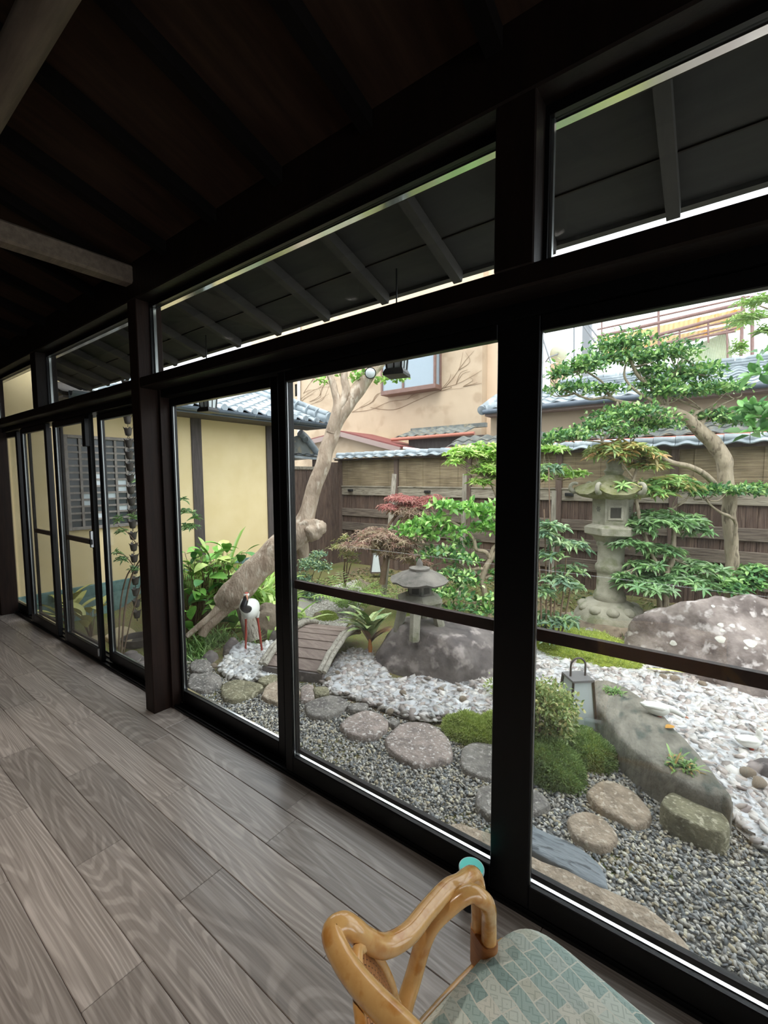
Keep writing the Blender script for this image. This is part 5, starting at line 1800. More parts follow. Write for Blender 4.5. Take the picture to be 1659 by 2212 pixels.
for t0_, t1_, foot in (((-17, 78), (-18, 40), (-20, 8)), ((7, 78), (11, 40), (15, -4))):
    top_ = CR(*t0_, .05)
    mid_ = CR(*t1_, .05)
    ft = CR(*foot, .05)
    ft.z = GZ + .03
    MB().tube([top_ + Vector((0, 0, .05)), top_ + Vector((0, 0, -.01))], [.026, .016], 8).build('thigh', 'white_paint', crane, smooth=True)
    lg_ = MB().tube([top_, (top_ + mid_) / 2, mid_, (mid_ + ft) / 2, ft], [.012, .010, .0125, .010, .011], 8).build('leg', 'red_paint', crane, smooth=True)
    tm = MB()
    for s_ in (-1, 0, 1):
        tm.tube([ft + Vector((0, 0, .012)), ft - Fr * .05 + Rr * .03 * s_ + Vector((0, 0, .002))], [.007, .004], 6)
    tm.build('toes', 'red_paint', lg_, smooth=True)
def duck(px, py, ln, heading, lab, neck_up, z):
    p = HZ(px, py, z)
    d = thing('duck_statue', lab, 'statue', (p.x, p.y, z), 'white duck statues')
    h = Vector((math.cos(heading), math.sin(heading), 0))
    s_ = h.cross(Vector((0, 0, 1)))
    k = ln
    bpts = [p + h * k * t + Vector((0, 0, k * zz)) for t, zz in ((-.62, .50), (-.45, .42), (-.2, .36), (.05, .34), (.28, .38), (.42, .44))]
    MB().tube(bpts, [k * r for r in (.04, .13, .23, .27, .22, .11)], 14).build('body', 'white_paint', d, smooth=True)
    if neck_up:
        npts = [p + h * k * t + Vector((0, 0, k * zz)) for t, zz in ((.28, .42), (.40, .60), (.36, .80), (.40, .90))]
        hd = p + h * k * .44 + Vector((0, 0, k * .92))
        bl = h
    else:
        npts = [p + h * k * t + Vector((0, 0, k * zz)) for t, zz in ((.25, .42), (.50, .40), (.72, .30), (.82, .24))]
        hd = p + h * k * .86 + Vector((0, 0, k * .22))
        bl = (h + Vector((0, 0, -.35))).normalized()
    MB().tube(spl([tuple(v) for v in npts], 3), [k * r for r in np.linspace(.16, .085, 10)], 10).build('neck', 'white_paint', d, smooth=True)
    MB().ell(hd, (k * .10, k * .10, k * .085), 10, 8).build('head', 'white_paint', d, smooth=True)
    MB().tube([hd + bl * k * .06, hd + bl * k * .20], [k * .05, k * .03], 8).build('bill', 'bill_paint', d, smooth=True)
    for sg in (-1, 1):
        wpts = [p + h * k * t + s_ * sg * k * .17 + Vector((0, 0, k * zz)) for t, zz in ((-.50, .48), (-.2, .47), (.1, .45), (.25, .42))]
        MB().tube(wpts, [k * r for r in (.02, .08, .11, .04)], 8).build('wing', 'white_paint', d, smooth=True)
        MB().ell(p + s_ * sg * k * .09 + h * k * .05 + Vector((0, 0, k * .06)), (k * .09, k * .06, k * .07), 8, 6).build('foot', 'red_paint', d, smooth=True)
hd_ = math.atan2(Rr.y, Rr.x)
duck(1420, 1549, .165, hd_ - .35, 'white duck statue bending down on the long flat rock', False, GZ + .205)
duck(1618, 1618, .145, hd_ - .1, 'white duck statue with raised head at the right edge', True, GZ + .05)
# ================================================================== STONE LANTERNS
mat('lantern_stone', srgb(138, 134, 118), srgb(168, 164, 148), rough=0.95, scale=7, bump=0.4, bscale=90, c3=srgb(120, 122, 96), s3=6)
mat('lantern_dark', srgb(104, 100, 94), srgb(136, 130, 122), rough=0.95, scale=7, bump=0.4, bscale=90, c3=srgb(88, 86, 80), s3=8)
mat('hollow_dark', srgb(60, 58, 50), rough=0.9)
# -- low snow-viewing lantern on the dark boulder
LP = AD(906, 1352, 4.22)
LPx, LPy = LP.x, LP.y
YZ = 0.035
s_px = depth((LPx, LPy, .3)) / F_PX
yl = thing('snow_lantern', 'low wide-roofed stone lantern on four legs atop the dark boulder', 'stone lantern', (LPx, LPy, YZ))
cc = (LPx, LPy, 0)
zz = lambda py: 1.45 + (ray(906, py) * depth((LPx, LPy, .3))).z
zleg0, zpl, zbox0, zbox1, zr0, zr1, ztop = YZ, zz(1297), zz(1284), zz(1258), zz(1256), zz(1232), zz(1214)
hexr = .28
for k in range(4):
    a = math.radians(20 + 90 * k)
    d_ = Vector((math.cos(a), math.sin(a), 0))
    p0 = Vector((LPx, LPy, 0)) + d_ * .20
    p1 = Vector((LPx, LPy, 0)) + d_ * .155
    q = [Vector((p0.x, p0.y, -.02)), Vector((p0.x, p0.y, .04)) + d_ * -.0, Vector((p1.x, p1.y, zpl - .05)), Vector((p1.x, p1.y, zpl + .0))]
    MB().tube(spl([tuple(v) for v in q], 2), [.05, .05, .048, .048, .055, .065, .075], 6).build('leg', 'lantern_stone', yl)
MB().lathe([(.18, zpl - .02), (.22, zpl + .0), (.225, zpl + .03), (.15, zbox0 + .01)], 6, cc, rot=.2).build('platform', 'lantern_stone', yl)
MB().lathe([(.118, zbox0), (.122, zbox1 + .01)], 6, cc, rot=.2).build('fire_box', 'lantern_dark', yl)
for k in range(6):
    a = .2 + math.pi / 6 + k * math.pi / 3
    d_ = Vector((math.cos(a), math.sin(a), 0))
    t_ = Vector((-d_.y, d_.x, 0))
    c0 = Vector((LPx, LPy, (zbox0 + zbox1) / 2)) + d_ * .1055
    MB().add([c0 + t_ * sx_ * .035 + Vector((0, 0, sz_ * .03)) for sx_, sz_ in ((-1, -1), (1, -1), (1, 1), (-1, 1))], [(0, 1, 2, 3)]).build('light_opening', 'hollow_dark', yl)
rp = [(.10, zr0), (.27, zr0 - .005), (.285, zr0 + .012), (.25, zr0 + .035), (.17, zr0 + .085), (.09, zr1 + .01), (.05, zr1 + .02)]
rv = MB()
nseg = 24
for r_, z_ in rp:
    for k in range(nseg):
        a = 2 * math.pi * k / nseg
        corner = abs(math.cos(3 * (a - .2)))
        lift = .025 * corner ** 6 * (r_ / .285) ** 3
        rr_ = r_ * (1 - .07 * (1 - corner))
        rv.v.append((LPx + rr_ * math.cos(a), LPy + rr_ * math.sin(a), z_ + lift))
for i in range(len(rp) - 1):
    for k in range(nseg):
        l = (k + 1) % nseg
        rv.f.append((i * nseg + k, i * nseg + l, (i + 1) * nseg + l, (i + 1) * nseg + k))
rv.f.append(tuple(range(nseg - 1, -1, -1)))
rv.build('roof', 'lantern_dark', yl, smooth=True)
MB().lathe([(.05, zr1 + .005), (.095, zr1 + .01), (.098, zr1 + .03), (.05, zr1 + .04), (.032, zr1 + .05), (.03, zr1 + .075), (.012, zr1 + .11), (.004, zr1 + .115)], 18, cc).build('finial', 'lantern_dark', yl, smooth=True)
# -- tall pedestal lantern
TL = AD(1316, 1300, 5.15)
tx, ty = TL.x, TL.y
td = depth((tx, ty, .6))
tz = lambda py: 1.45 + (ray(1316, py) * td).z
tp = td / F_PX
tl_ = thing('tall_lantern', 'tall mossy pedestal stone lantern with hexagonal fire box by the fence', 'stone lantern', (tx, ty, tz(1330)))
cc = (tx, ty, 0)
mat('lantern_moss', srgb(108, 112, 62), srgb(150, 146, 118), rough=1.0, scale=9, bump=0.6, bscale=60)
MB().lathe([(72 * tp, tz(1345)), (70 * tp, tz(1330)), (58 * tp, tz(1312)), (44 * tp, tz(1302)), (30 * tp, tz(1296))], 24, cc).build('lotus_base', 'lantern_stone', tl_, smooth=True)
for k in range(10):
    a = 2 * math.pi * k / 10
    MB().ell((tx + 52 * tp * math.cos(a), ty + 52 * tp * math.sin(a), tz(1314)), (.075, .075, .055), 10, 6).build('lotus_petal', 'lantern_stone', tl_, smooth=True)
MB().lathe([(31 * tp, tz(1298)), (33 * tp, tz(1290)), (30 * tp, tz(1280)), (27 * tp, tz(1276)), (26 * tp, tz(1240)), (27 * tp, tz(1236)), (30 * tp, tz(1232)), (31 * tp, tz(1225)), (30 * tp, tz(1220)), (26.5 * tp, tz(1216)),
            (26 * tp, tz(1182)), (29 * tp, tz(1177)), (29 * tp, tz(1170)), (27 * tp, tz(1168))], 28, cc).build('pedestal', 'lantern_stone', tl_, smooth=True)
MB().lathe([(30 * tp, tz(1170)), (38 * tp, tz(1158)), (54 * tp, tz(1152)), (55 * tp, tz(1138)), (46 * tp, tz(1133)), (40 * tp, tz(1131))], 6, cc, rot=.35).build('platform', 'lantern_stone', tl_)
MB().lathe([(39 * tp, tz(1133)), (40 * tp, tz(1080)), (40 * tp, tz(1076))], 6, cc, rot=.35).build('fire_box', 'lantern_stone', tl_)
for k in range(6):
    a = .35 + math.pi / 6 + k * math.pi / 3
    d_ = Vector((math.cos(a), math.sin(a), 0))
    t_ = Vector((-d_.y, d_.x, 0))
    c0 = Vector((tx, ty, tz(1104))) + d_ * (39.6 * tp * math.cos(math.pi / 6))
    wv_ = .06
    if k % 2 == 0:
        fr_ = MB()
        for (x0_, x1_, z0_, z1_) in ((-.075, .075, .055, .075), (-.075, .075, -.085, -.065), (-.075, -.055, -.065, .055), (.055, .075, -.065, .055)):
            pts_ = [c0 + d_ * o_ + t_ * xx + Vector((0, 0, z_)) for o_ in (-.006, .010) for xx, z_ in ((x0_, z0_), (x1_, z0_), (x1_, z1_), (x0_, z1_))]
            fr_.add(pts_, [(0, 3, 2, 1), (4, 5, 6, 7), (0, 1, 5, 4), (1, 2, 6, 5), (2, 3, 7, 6), (3, 0, 4, 7)])
        fr_.build('opening_frame', 'lantern_stone', tl_)
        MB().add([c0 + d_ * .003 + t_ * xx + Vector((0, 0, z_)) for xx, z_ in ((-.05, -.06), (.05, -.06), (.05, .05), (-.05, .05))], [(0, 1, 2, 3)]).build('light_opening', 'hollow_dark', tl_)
    else:
        ho = MB()
        for (i_, j_) in ((0, 0), (1, 0), (-1, 0), (.5, .87), (-.5, .87), (.5, -.87), (-.5, -.87)):
            c1 = c0 + d_ * .003 + t_ * i_ * .022 + Vector((0, 0, j_ * .022 + .03))
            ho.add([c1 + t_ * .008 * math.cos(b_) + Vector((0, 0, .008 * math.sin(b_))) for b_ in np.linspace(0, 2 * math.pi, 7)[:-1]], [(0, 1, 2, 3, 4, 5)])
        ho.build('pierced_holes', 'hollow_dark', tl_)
rp = [(38, 1078), (72, 1072), (78, 1066), (60, 1052), (40, 1042), (22, 1030), (14, 1024)]
rv = MB()
nseg = 36
for r_, py in rp:
    for k in range(nseg):
        a = 2 * math.pi * k / nseg
        corner = abs(math.cos(3 * (a - .35)))
        lift = .07 * corner ** 8 * (r_ / 78) ** 3
        rr_ = r_ * tp * (1 - .12 * (1 - corner))
        rv.v.append((tx + rr_ * math.cos(a), ty + rr_ * math.sin(a), tz(py) + lift))
for i in range(len(rp) - 1):
    for k in range(nseg):
        l = (k + 1) % nseg
        rv.f.append((i * nseg + k, i * nseg + l, (i + 1) * nseg + l, (i + 1) * nseg + k))
rv.f.append(tuple(range(nseg - 1, -1, -1)))
rv.build('roof', 'lantern_moss', tl_, smooth=True)
for k in range(6):
    a = .35 + k * math.pi / 3
    d_ = Vector((math.cos(a), math.sin(a), 0))
    c0 = Vector((tx, ty, tz(1066) + .07)) + d_ * 76 * tp
    q = [c0 + d_ * (.05 * math.cos(b_)) + Vector((0, 0, .05 * math.sin(b_))) for b_ in np.linspace(-2.4, 2.2, 10)]
    MB().tube(q, np.linspace(.03, .018, 10), 8).build('roof_scroll', 'lantern_stone', tl_, smooth=True)
MB().lathe([(16 * tp, tz(1026)), (20 * tp, tz(1018)), (14 * tp, tz(1010)), (17 * tp, tz(1000)), (10 * tp, tz(988)), (2 * tp, tz(980))], 18, cc).build('finial', 'lantern_stone', tl_, smooth=True)

# ================================================================== METAL AND PAPER LANTERNS
mat('bronze_frame', srgb(72, 62, 58), srgb(88, 76, 70), rough=0.5, scale=20)
mat('frosted_pane', srgb(198, 206, 206), rough=0.6)
mat('lantern_top', srgb(118, 116, 116), rough=0.5)
def garden_lantern(px, py, zb, hpx, wtop, wbot, lab, handle=True, rz=.5):
    p = HZ(px, py, zb)
    k = depth(p) / F_PX
    h = hpx * k
    a, b = wtop * k / 2, wbot * k / 2
    t = thing('garden_lantern', lab, 'lantern', (p.x, p.y, zb), 'tapered standing garden lanterns')
    Rz = Matrix.Rotation(rz, 3, 'Z')
    W = lambda x, y, z: p + Rz @ Vector((x, y, 0)) + Vector((0, 0, z))
    bb = b * 1.12
    MB().add([W(x, y, z) for z in (0, .02 * h / .3) for x, y in ((-bb, -bb), (bb, -bb), (bb, bb), (-bb, bb))], [(0, 3, 2, 1), (4, 5, 6, 7), (0, 1, 5, 4), (1, 2, 6, 5), (2, 3, 7, 6), (3, 0, 4, 7)]).build('base_plate', 'bronze_frame', t)
    cs_ = ((-1, -1), (1, -1), (1, 1), (-1, 1))
    for i, (sx_, sy_) in enumerate(cs_):
        MB().bar(W(sx_ * b, sy_ * b, .01), W(sx_ * a, sy_ * a, h), .014, .014).build('corner_bar', 'bronze_frame', t)
        nx_, ny_ = cs_[(i + 1) % 4]
        f_ = .93
        MB().add([W(sx_ * b * f_, sy_ * b * f_, .02), W(nx_ * b * f_, ny_ * b * f_, .02), W(nx_ * a * f_, ny_ * a * f_, h), W(sx_ * a * f_, sy_ * a * f_, h)], [(0, 1, 2, 3)]).build('pane', 'frosted_pane', t)
    at_ = a * 1.08
    MB().add([W(x, y, z) for z in (h - .004, h + .012) for x, y in ((-at_, -at_), (at_, -at_), (at_, at_), (-at_, at_))], [(0, 3, 2, 1), (4, 5, 6, 7), (0, 1, 5, 4), (1, 2, 6, 5), (2, 3, 7, 6), (3, 0, 4, 7)]).build('top_plate', 'lantern_top', t)
    if handle:
        q = [W(-a * .75, 0, h), W(-a * .75, 0, h + a * 1.2)] + [W(a * .75 * math.cos(u), 0, h + a * 1.2 + a * .75 * math.sin(u)) for u in np.linspace(math.pi, 0, 9)] + [W(a * .75, 0, h + a * 1.2), W(a * .75, 0, h)]
        MB().tube(q, .007, 8).build('handle', 'bronze_frame', t, smooth=True)
garden_lantern(1245, 1568, GZ + .05, 108, 44, 58, 'tapered frosted lantern with wire handle beside the clipped azalea', rz=.75)
garden_lantern(812, 1236, GZ + .10, 40, 12, 22, 'small tapered white lantern by the maple trunk near the fence', handle=False, rz=.7)
# clear glass block by the lantern, with the black cord
glass_mat('clear_block', tint=(.90, .95, .95), haze=.12, hazecol=(.8, .85, .85))
p = HZ(1285, 1592, GZ + .05)
gb = MB().cbox(-.07, .07, -.02, .02, 0, .12, .012)
R_ = Matrix.Rotation(.2, 3, 'Z')
gb.v = [tuple(p + R_ @ Vector(v)) for v in gb.v]
tag(gb.build('glass_block', 'clear_block'), 'clear square glass block on the sheet beside the lantern', 'block')
mat('cord_black', srgb(70, 68, 66), rough=0.6)
cq = [HZ(x, y, GZ + .03) for x, y in ((1255, 1590), (1280, 1630), (1320, 1637), (1350, 1645), (1375, 1665), (1386, 1690), (1378, 1712), (1390, 1722))]
tag(MB().tube(spl([tuple(v) for v in cq], 5), .008, 8).build('lamp_cord', 'cord_black', smooth=True), 'black cord curling over the gravel from the lantern', 'cord')
cq = [HZ(x, y, GZ + .026) for x, y in ((1390, 1692), (1420, 1702), (1445, 1712))]
tag(MB().tube(spl([tuple(v) for v in cq], 4), .006, 8).build('lamp_cord', 'cord_black', smooth=True), 'short length of cord going under the thick olive stone', 'cord')
# hanging eave lanterns
mat('iron_black', srgb(24, 25, 27), rough=0.45)
mat('lantern_glass', srgb(226, 234, 236), rough=0.4)
for px, pb, lab in ((857, 813, 'black hanging eave lantern in front of the bay window'), (450, 891, 'black hanging eave lantern in front of the yellow wing')):
    b0 = HY(px, pb, 1.95)
    t = thing('eave_lantern', lab, 'lantern', (b0.x, b0.y, b0.z), 'hanging eave lanterns')
    W = lambda x, y, z: b0 + Matrix.Rotation(.25, 3, 'Z') @ Vector((x, y, z))
    def frus(z0, w0, z1, w1, nm, m):
        MB().add([W(sx_ * w0, sy_ * w0, z0) for sx_, sy_ in ((-1, -1), (1, -1), (1, 1), (-1, 1))] + [W(sx_ * w1, sy_ * w1, z1) for sx_, sy_ in ((-1, -1), (1, -1), (1, 1), (-1, 1))],
                 [(0, 3, 2, 1), (4, 5, 6, 7), (0, 1, 5, 4), (1, 2, 6, 5), (2, 3, 7, 6), (3, 0, 4, 7)]).build(nm, m, t)
    frus(0, .056, .014, .056, 'base', 'iron_black')
    frus(.014, .056, .034, .046, 'skirt', 'iron_black')
    frus(.034, .038, .20, .050, 'glass_body', 'lantern_glass')
    for sx_, sy_ in ((-1, -1), (1, -1), (1, 1), (-1, 1)):
        MB().bar(W(sx_ * .040, sy_ * .040, .034), W(sx_ * .052, sy_ * .052, .20), .008, .008).build('corner_bar', 'iron_black', t)
    for sx_, sy_ in ((0, -1), (1, 0), (0, 1), (-1, 0)):
        MB().bar(W(sx_ * .040, sy_ * .040, .034), W(sx_ * .052, sy_ * .052, .20), .005, .005).build('glazing_bar', 'iron_black', t)
    frus(.20, .075, .215, .072, 'cap', 'iron_black')
    frus(.215, .060, .26, .012, 'roof', 'iron_black')
    MB().tube([W(0, 0, .26), Vector((b0.x, b0.y, ez(1.95) - .002))], .004, 6).build('hook', 'iron_black', t)

# ================================================================== RAIN CHAIN
mat('chain_iron', srgb(70, 64, 62), srgb(86, 80, 76), rough=0.55, scale=12)
rc0 = HZ(299, 1392, GZ)
rcx, rcy = rc0.x, rc0.y
rc = thing('rain_chain', 'iron rain chain of tulip cups hanging from the eave corner', 'rain chain', (rcx, rcy, GZ))
ztop_ = 2.42
cupm = MB()
n = 12
prof = [(.012, -.04), (.026, -.035), (.032, -.01), (.036, .02), (.044, .042)]
for i, (r_, z_) in enumerate(prof):
    for k in range(n):
        a = 2 * math.pi * k / n
        rr_ = r_ * (1 + (.16 * math.cos(4 * a) if i == len(prof) - 1 else 0))
        cupm.v.append((rr_ * math.cos(a), rr_ * math.sin(a), z_ + (.014 * math.cos(4 * a) if i == len(prof) - 1 else 0)))
for i in range(len(prof) - 1):
    for k in range(n):
        l = (k + 1) % n
        cupm.f.append((i * n + k, i * n + l, (i + 1) * n + l, (i + 1) * n + k))
cupm.f.append(tuple(range(n - 1, -1, -1)))
cup = cupm.mesh('cup', True)
cup.materials.append(MATS['chain_iron'])
lk = MB().tube([(.010 * math.cos(a), 0, .014 * math.sin(a)) for a in np.linspace(0, 2 * math.pi, 9)[:-1]], .003, 5, closed=True).mesh('chain_link', True)
lk.materials.append(MATS['chain_iron'])
zc = ztop_
while zc > GZ + .22:
    link('cup', cup, None, rc, (rcx, rcy, zc))
    link('chain_link', lk, None, rc, (rcx, rcy, zc - .056), (0, 0, zc * 9))
    zc -= .122
MB().lathe([(.12, .0), (.16, .03), (.17, .10), (.15, .10), (.13, .04), (.05, .03)], 18, (rcx, rcy, GZ - .01), cap=False).build('catch_bowl', 'chain_iron', rc, smooth=True)

mat('slab_beige', srgb(176, 160, 130), srgb(196, 182, 152), rough=0.9, scale=6, bump=0.3)
pz = [HZ(x, y, GZ + .03) for x, y in ((225, 1375), (262, 1352), (296, 1368), (262, 1398))]
tag(slab('paving_slab', None, GZ + .03, .06, 'slab_beige', seed=51, world=pz), 'beige paving slab beside the rain chain bowl', 'stone')
pz = [HZ(x, y, GZ + .03) for x, y in ((168, 1398), (205, 1372), (224, 1382), (222, 1412), (190, 1418))]
tag(slab('paving_slab', None, GZ + .03, .06, 'slab_beige', seed=52, world=pz), 'beige paving slab behind the latched door', 'stone')
pk = HZ(290, 1425, GZ)
for i_, (dx_, dy_, s_) in enumerate(((0, 0, .10), (.16, .05, .08), (-.14, .02, .09), (.05, .14, .07), (.25, -.04, .09))):
    tag(rock('rock', (pk.x + dx_, pk.y + dy_, GZ), (s_, s_ * .8, s_ * .6), 'rock_dark', seed=90 + i_, sub=3, cuts=5), ('dark cobble at the foot of the rain chain, nearest the door', 'dark cobble right of the others below the rain chain', 'dark cobble left of the others below the rain chain', 'small dark cobble behind the others below the rain chain', 'dark cobble nearest the timber post below the rain chain')[i_], 'rock', 'cobbles under the rain chain')

# ================================================================== PLANTS
leaf_mat('leaf', .30, .25)
leaf_mat('leaf_soft', .6, .3)
mat('bark_pale', srgb(148, 128, 110), srgb(190, 172, 152), rough=0.9, scale=4, stretch=(3, 3, 1.2), bump=0.6, bscale=20, c3=srgb(206, 192, 174), s3=5)
mat('bark_grey', srgb(146, 132, 112), srgb(176, 162, 140), rough=0.9, scale=5, stretch=(3, 3, 1), bump=0.5, bscale=24, c3=srgb(112, 100, 84), s3=8)
mat('bark_dark', srgb(104, 84, 68), srgb(134, 112, 92), rough=0.9, scale=8, bump=0.4)
mat('weathered_log', srgb(150, 142, 130), srgb(184, 176, 162), rough=0.9, scale=4, stretch=(8, 8, 1), bump=0.5, c3=srgb(110, 102, 90), s3=7)
PRNG = np.random.default_rng(77)
def nrm(a):
    return a / (np.linalg.norm(a, axis=1, keepdims=True) + 1e-9)
def leaves(name, P, D, U, Ls, Ws, C, material, parent, fold=.25, droop=.15):
    """folded six-point leaves: base, two left, tip, two right"""
    n = len(P)
    D = nrm(D)
    S = nrm(np.cross(D, U))
    N = np.cross(S, D)
    L_, W_ = Ls[:, None], Ws[:, None]
    b = P
    l1 = P + D * L_ * .32 - S * W_ * .5 + N * W_ * fold
    l2 = P + D * L_ * .68 - S * W_ * .42 + N * (W_ * fold - L_ * droop * .4)
    t = P + D * L_ - N * L_ * droop
    r2 = P + D * L_ * .68 + S * W_ * .42 + N * (W_ * fold - L_ * droop * .4)
    r1 = P + D * L_ * .32 + S * W_ * .5 + N * W_ * fold
    V = np.stack([b, l1, l2, t, r2, r1], 1).reshape(-1, 3)
    k = np.arange(n)[:, None] * 6
    F = np.concatenate([k + np.array([[0, 1, 2, 3]]), k + np.array([[0, 3, 4, 5]])], 0)
    me = np_mesh(name, V, F, np.repeat(C, 6, 0))
    o = link(name, me, material, parent)
    o['kind'] = 'stuff'
    return o
def palette(cols, n, rng, var=.18):
    c = np.array([srgb(*q) for q in cols])
    out = c[rng.integers(0, len(c), n)]
    out = out * .78 + out.mean(1, keepdims=True) * .22
    return np.clip(out * 1.2 * rng.uniform(1 - var, 1 + var, (n, 1)), 0, 1)
def pads_points(pads, dens, rng, shell=.55):
    """pads: (centre, rx, ry, rz) -> points on the upper shells and outward directions"""
    Pp, Dd = [], []
    for c, rx, ry, rz in pads:
        n = max(6, int(dens * (rx * ry + rx * rz + ry * rz) * 4.2))
        v = nrm(rng.normal(0, 1, (n, 3)))
        v[:, 2] = np.where(v[:, 2] < -.2, -v[:, 2] * .6, v[:, 2])
        rad = rng.uniform(shell, 1.15, (n, 1))
        lump = 1 + .18 * np.sin(v[:, :1] * 7 + c[0] * 9) * np.cos(v[:, 1:2] * 6 + c[1] * 5)
        Pp.append(np.array(c)[None] + v * rad * lump * np.array([[rx, ry, rz]]))
        Dd.append(v)
    return np.concatenate(Pp), np.concatenate(Dd)
def foliage(name, pads, dens, L_, W_, cols, parent, rng, material='leaf', whorl=0, up=.5, fold=.25, droop=.15, shell=.55, var=.2):
    P, D = pads_points(pads, dens, rng, shell)
    n = len(P)
    if whorl:
        A = D * .5 + np.array([[0, 0, 1]]) * .8 + rng.normal(0, .25, (n, 3))
        A = nrm(A)
        T = nrm(np.cross(A, rng.normal(0, 1, (n, 3))))
        B = np.cross(A, T)
        Ps, Ds, Us, Cs, Ls_ = [], [], [], [], []
        col = palette(cols, n, rng, var)
        for k in range(whorl):
            a = 2 * np.pi * k / whorl + rng.uniform(-.25, .25, (n, 1))
            d = T * np.cos(a) + B * np.sin(a) + A * rng.uniform(.15, .5, (n, 1))
            Ps.append(P); Ds.append(d); Us.append(A)
            Cs.append(np.clip(col * rng.uniform(.85, 1.12, (n, 1)), 0, 1))
            Ls_.append(L_ * rng.uniform(.7, 1.15, n))
        P, D, U, C, Ls = np.concatenate(Ps), np.concatenate(Ds), np.concatenate(Us), np.concatenate(Cs), np.concatenate(Ls_)
    else:
        U = nrm(D * .7 + np.array([[0, 0, 1.0]]) + rng.normal(0, .45, (n, 3)))
        D = D * .8 + rng.normal(0, .8, (n, 3)) + np.array([[0, 0, up * .4]])
        C = palette(cols, n, rng, var)
        Ls = L_ * rng.uniform(.65, 1.2, n)
    return leaves(name, P, D, U, Ls, Ls * W_ / L_, C, material, parent, fold, droop)
def limb(px_pts, parent, material, name='branch', n=8, wob=.0, k=4):
    """px_pts: (px, py, depth, width in pixels)"""
    q = []
    for x, y, d, w_ in px_pts:
        p = AD(x, y, d)
        q.append((p.x, p.y, p.z, w_ * d / F_PX / 2 / ray(x, y).length))
    s_ = spl(q, k)
    pts = [Vector(v[:3]) for v in s_]
    if wob:
        pts = [p + Vector((mnoise.noise(p * 6), mnoise.noise(p * 6 + Vector((5, 0, 0))), 0)) * wob for p in pts]
    rad = [max(.003, v[3]) * (1 + .05 * mnoise.noise(Vector(v[:3]) * 14)) for v in s_]
    return MB().tube(pts, rad, n).build(name, material, parent, smooth=True)
def PAD(px, py, d, wpx, hpx, deep=.6):
    k = d / F_PX
    c = AD(px, py, d)
    return (tuple(c), wpx * k, wpx * k * deep, hpx * k)
def fat(pads, k=1.5):
    return [(c, rx, ry, rz * k) for c, rx, ry, rz in pads]
def twigs(pads, starts, parent, material, rng, per=4, r=.006):
    mb = MB()
    for c, rx, ry, rz in pads:
        c = Vector(c)
        s0 = min(starts, key=lambda q: (Vector(q) - c).length)
        s0 = Vector(s0)
        for _ in range(per):
            e = c + Vector((rng.uniform(-.8, .8) * rx, rng.uniform(-.7, .7) * ry, rng.uniform(-.3, .3) * rz))
            m = s0.lerp(e, .55) + Vector((rng.uniform(-.05, .05), rng.uniform(-.05, .05), rng.uniform(-.06, .02)))
            mb.tube(spl([tuple(s0), tuple(m), tuple(e)], 3), [r * 1.5, r * 1.4, r * 1.2, r, r * .8, r * .6, r * .4], 5)
    return mb.build('twigs', material, parent, smooth=True)

# ---- leaning crape myrtle in front of the yellow wing
g = thing('leaning_tree', 'old leaning tree with smooth mottled trunk crossing in front of the wing', 'tree', AD(470, 1345, 4.85))
trunk = limb([(478, 1306, 4.75, 52), (500, 1288, 4.75, 66), (530, 1258, 4.76, 64), (560, 1226, 4.78, 60), (595, 1192, 4.8, 60), (630, 1162, 4.8, 60), (652, 1145, 4.8, 56), (664, 1110, 4.8, 36), (675, 1065, 4.8, 33), (690, 1020, 4.8, 33), (702, 985, 4.8, 32), (714, 945, 4.8, 32), (728, 910, 4.8, 32), (750, 875, 4.8, 33), (775, 838, 4.8, 33), (800, 806, 4.8, 30), (832, 770, 4.8, 24)], g, 'bark_pale', 'trunk', 16, .02, 5)
rock('burl', AD(668, 1143, 4.78), (.165, .13, .125), 'bark_pale', g, seed=61, sub=4, cuts=3, rough=.2, rotz=.6)
limb([(716, 935, 4.78, 26), (728, 890, 4.75, 24), (730, 868, 4.75, 20), (722, 845, 4.75, 16), (714, 815, 4.75, 15), (705, 785, 4.75, 14)], g, 'bark_pale', 'branch', 10, .01)
limb([(728, 890, 4.76, 22), (742, 868, 4.75, 21), (748, 845, 4.75, 19), (744, 820, 4.75, 17), (742, 790, 4.75, 16)], g, 'bark_pale', 'branch', 10, .01)
limb([(752, 862, 4.78, 24), (762, 858, 4.77, 20), (766, 850, 4.77, 8)], g, 'bark_pale', 'branch', 8)
limb([(640, 1160, 4.8, 40), (652, 1180, 4.85, 30), (656, 1200, 4.9, 24)], g, 'bark_pale', 'branch', 10)
limb([(486, 1298, 4.72, 30), (460, 1325, 4.66, 16), (430, 1352, 4.6, 14), (404, 1374, 4.56, 12)], g, 'bark_pale', 'root_limb', 10, .01)
limb([(492, 1310, 4.74, 30), (470, 1332, 4.7, 26), (446, 1355, 4.66, 24), (436, 1372, 4.64, 22)], g, 'bark_pale', 'root_limb', 10, .01)
gl = [PAD(770, 815, 4.75, 20, 12), PAD(845, 822, 4.7, 42, 8), PAD(697, 825, 4.75, 14, 14), PAD(738, 815, 4.85, 12, 14), PAD(880, 822, 4.7, 16, 8)]
foliage('foliage', gl, 420, .06, .038, [(150, 200, 70), (120, 180, 60), (168, 210, 90)], g, PRNG, shell=.2)
sp_ = AD(800, 806, 4.62)
sl = thing('tree_spotlight', 'small round spotlight clamped to the leaning tree below the eave', 'lamp', sp_)
ax_ = (-FWD + Vector((.1, 0, -.5))).normalized()
MB().tube([sp_ - ax_ * .10, sp_ - ax_ * .03, sp_], [.03, .055, .06], 16).build('housing', 'lamp_black', sl, smooth=True)
MB().tube([sp_ - ax_ * .002, sp_ + ax_ * .006], [.052, .046], 16).build('lens', 'lantern_glass', sl, smooth=True)
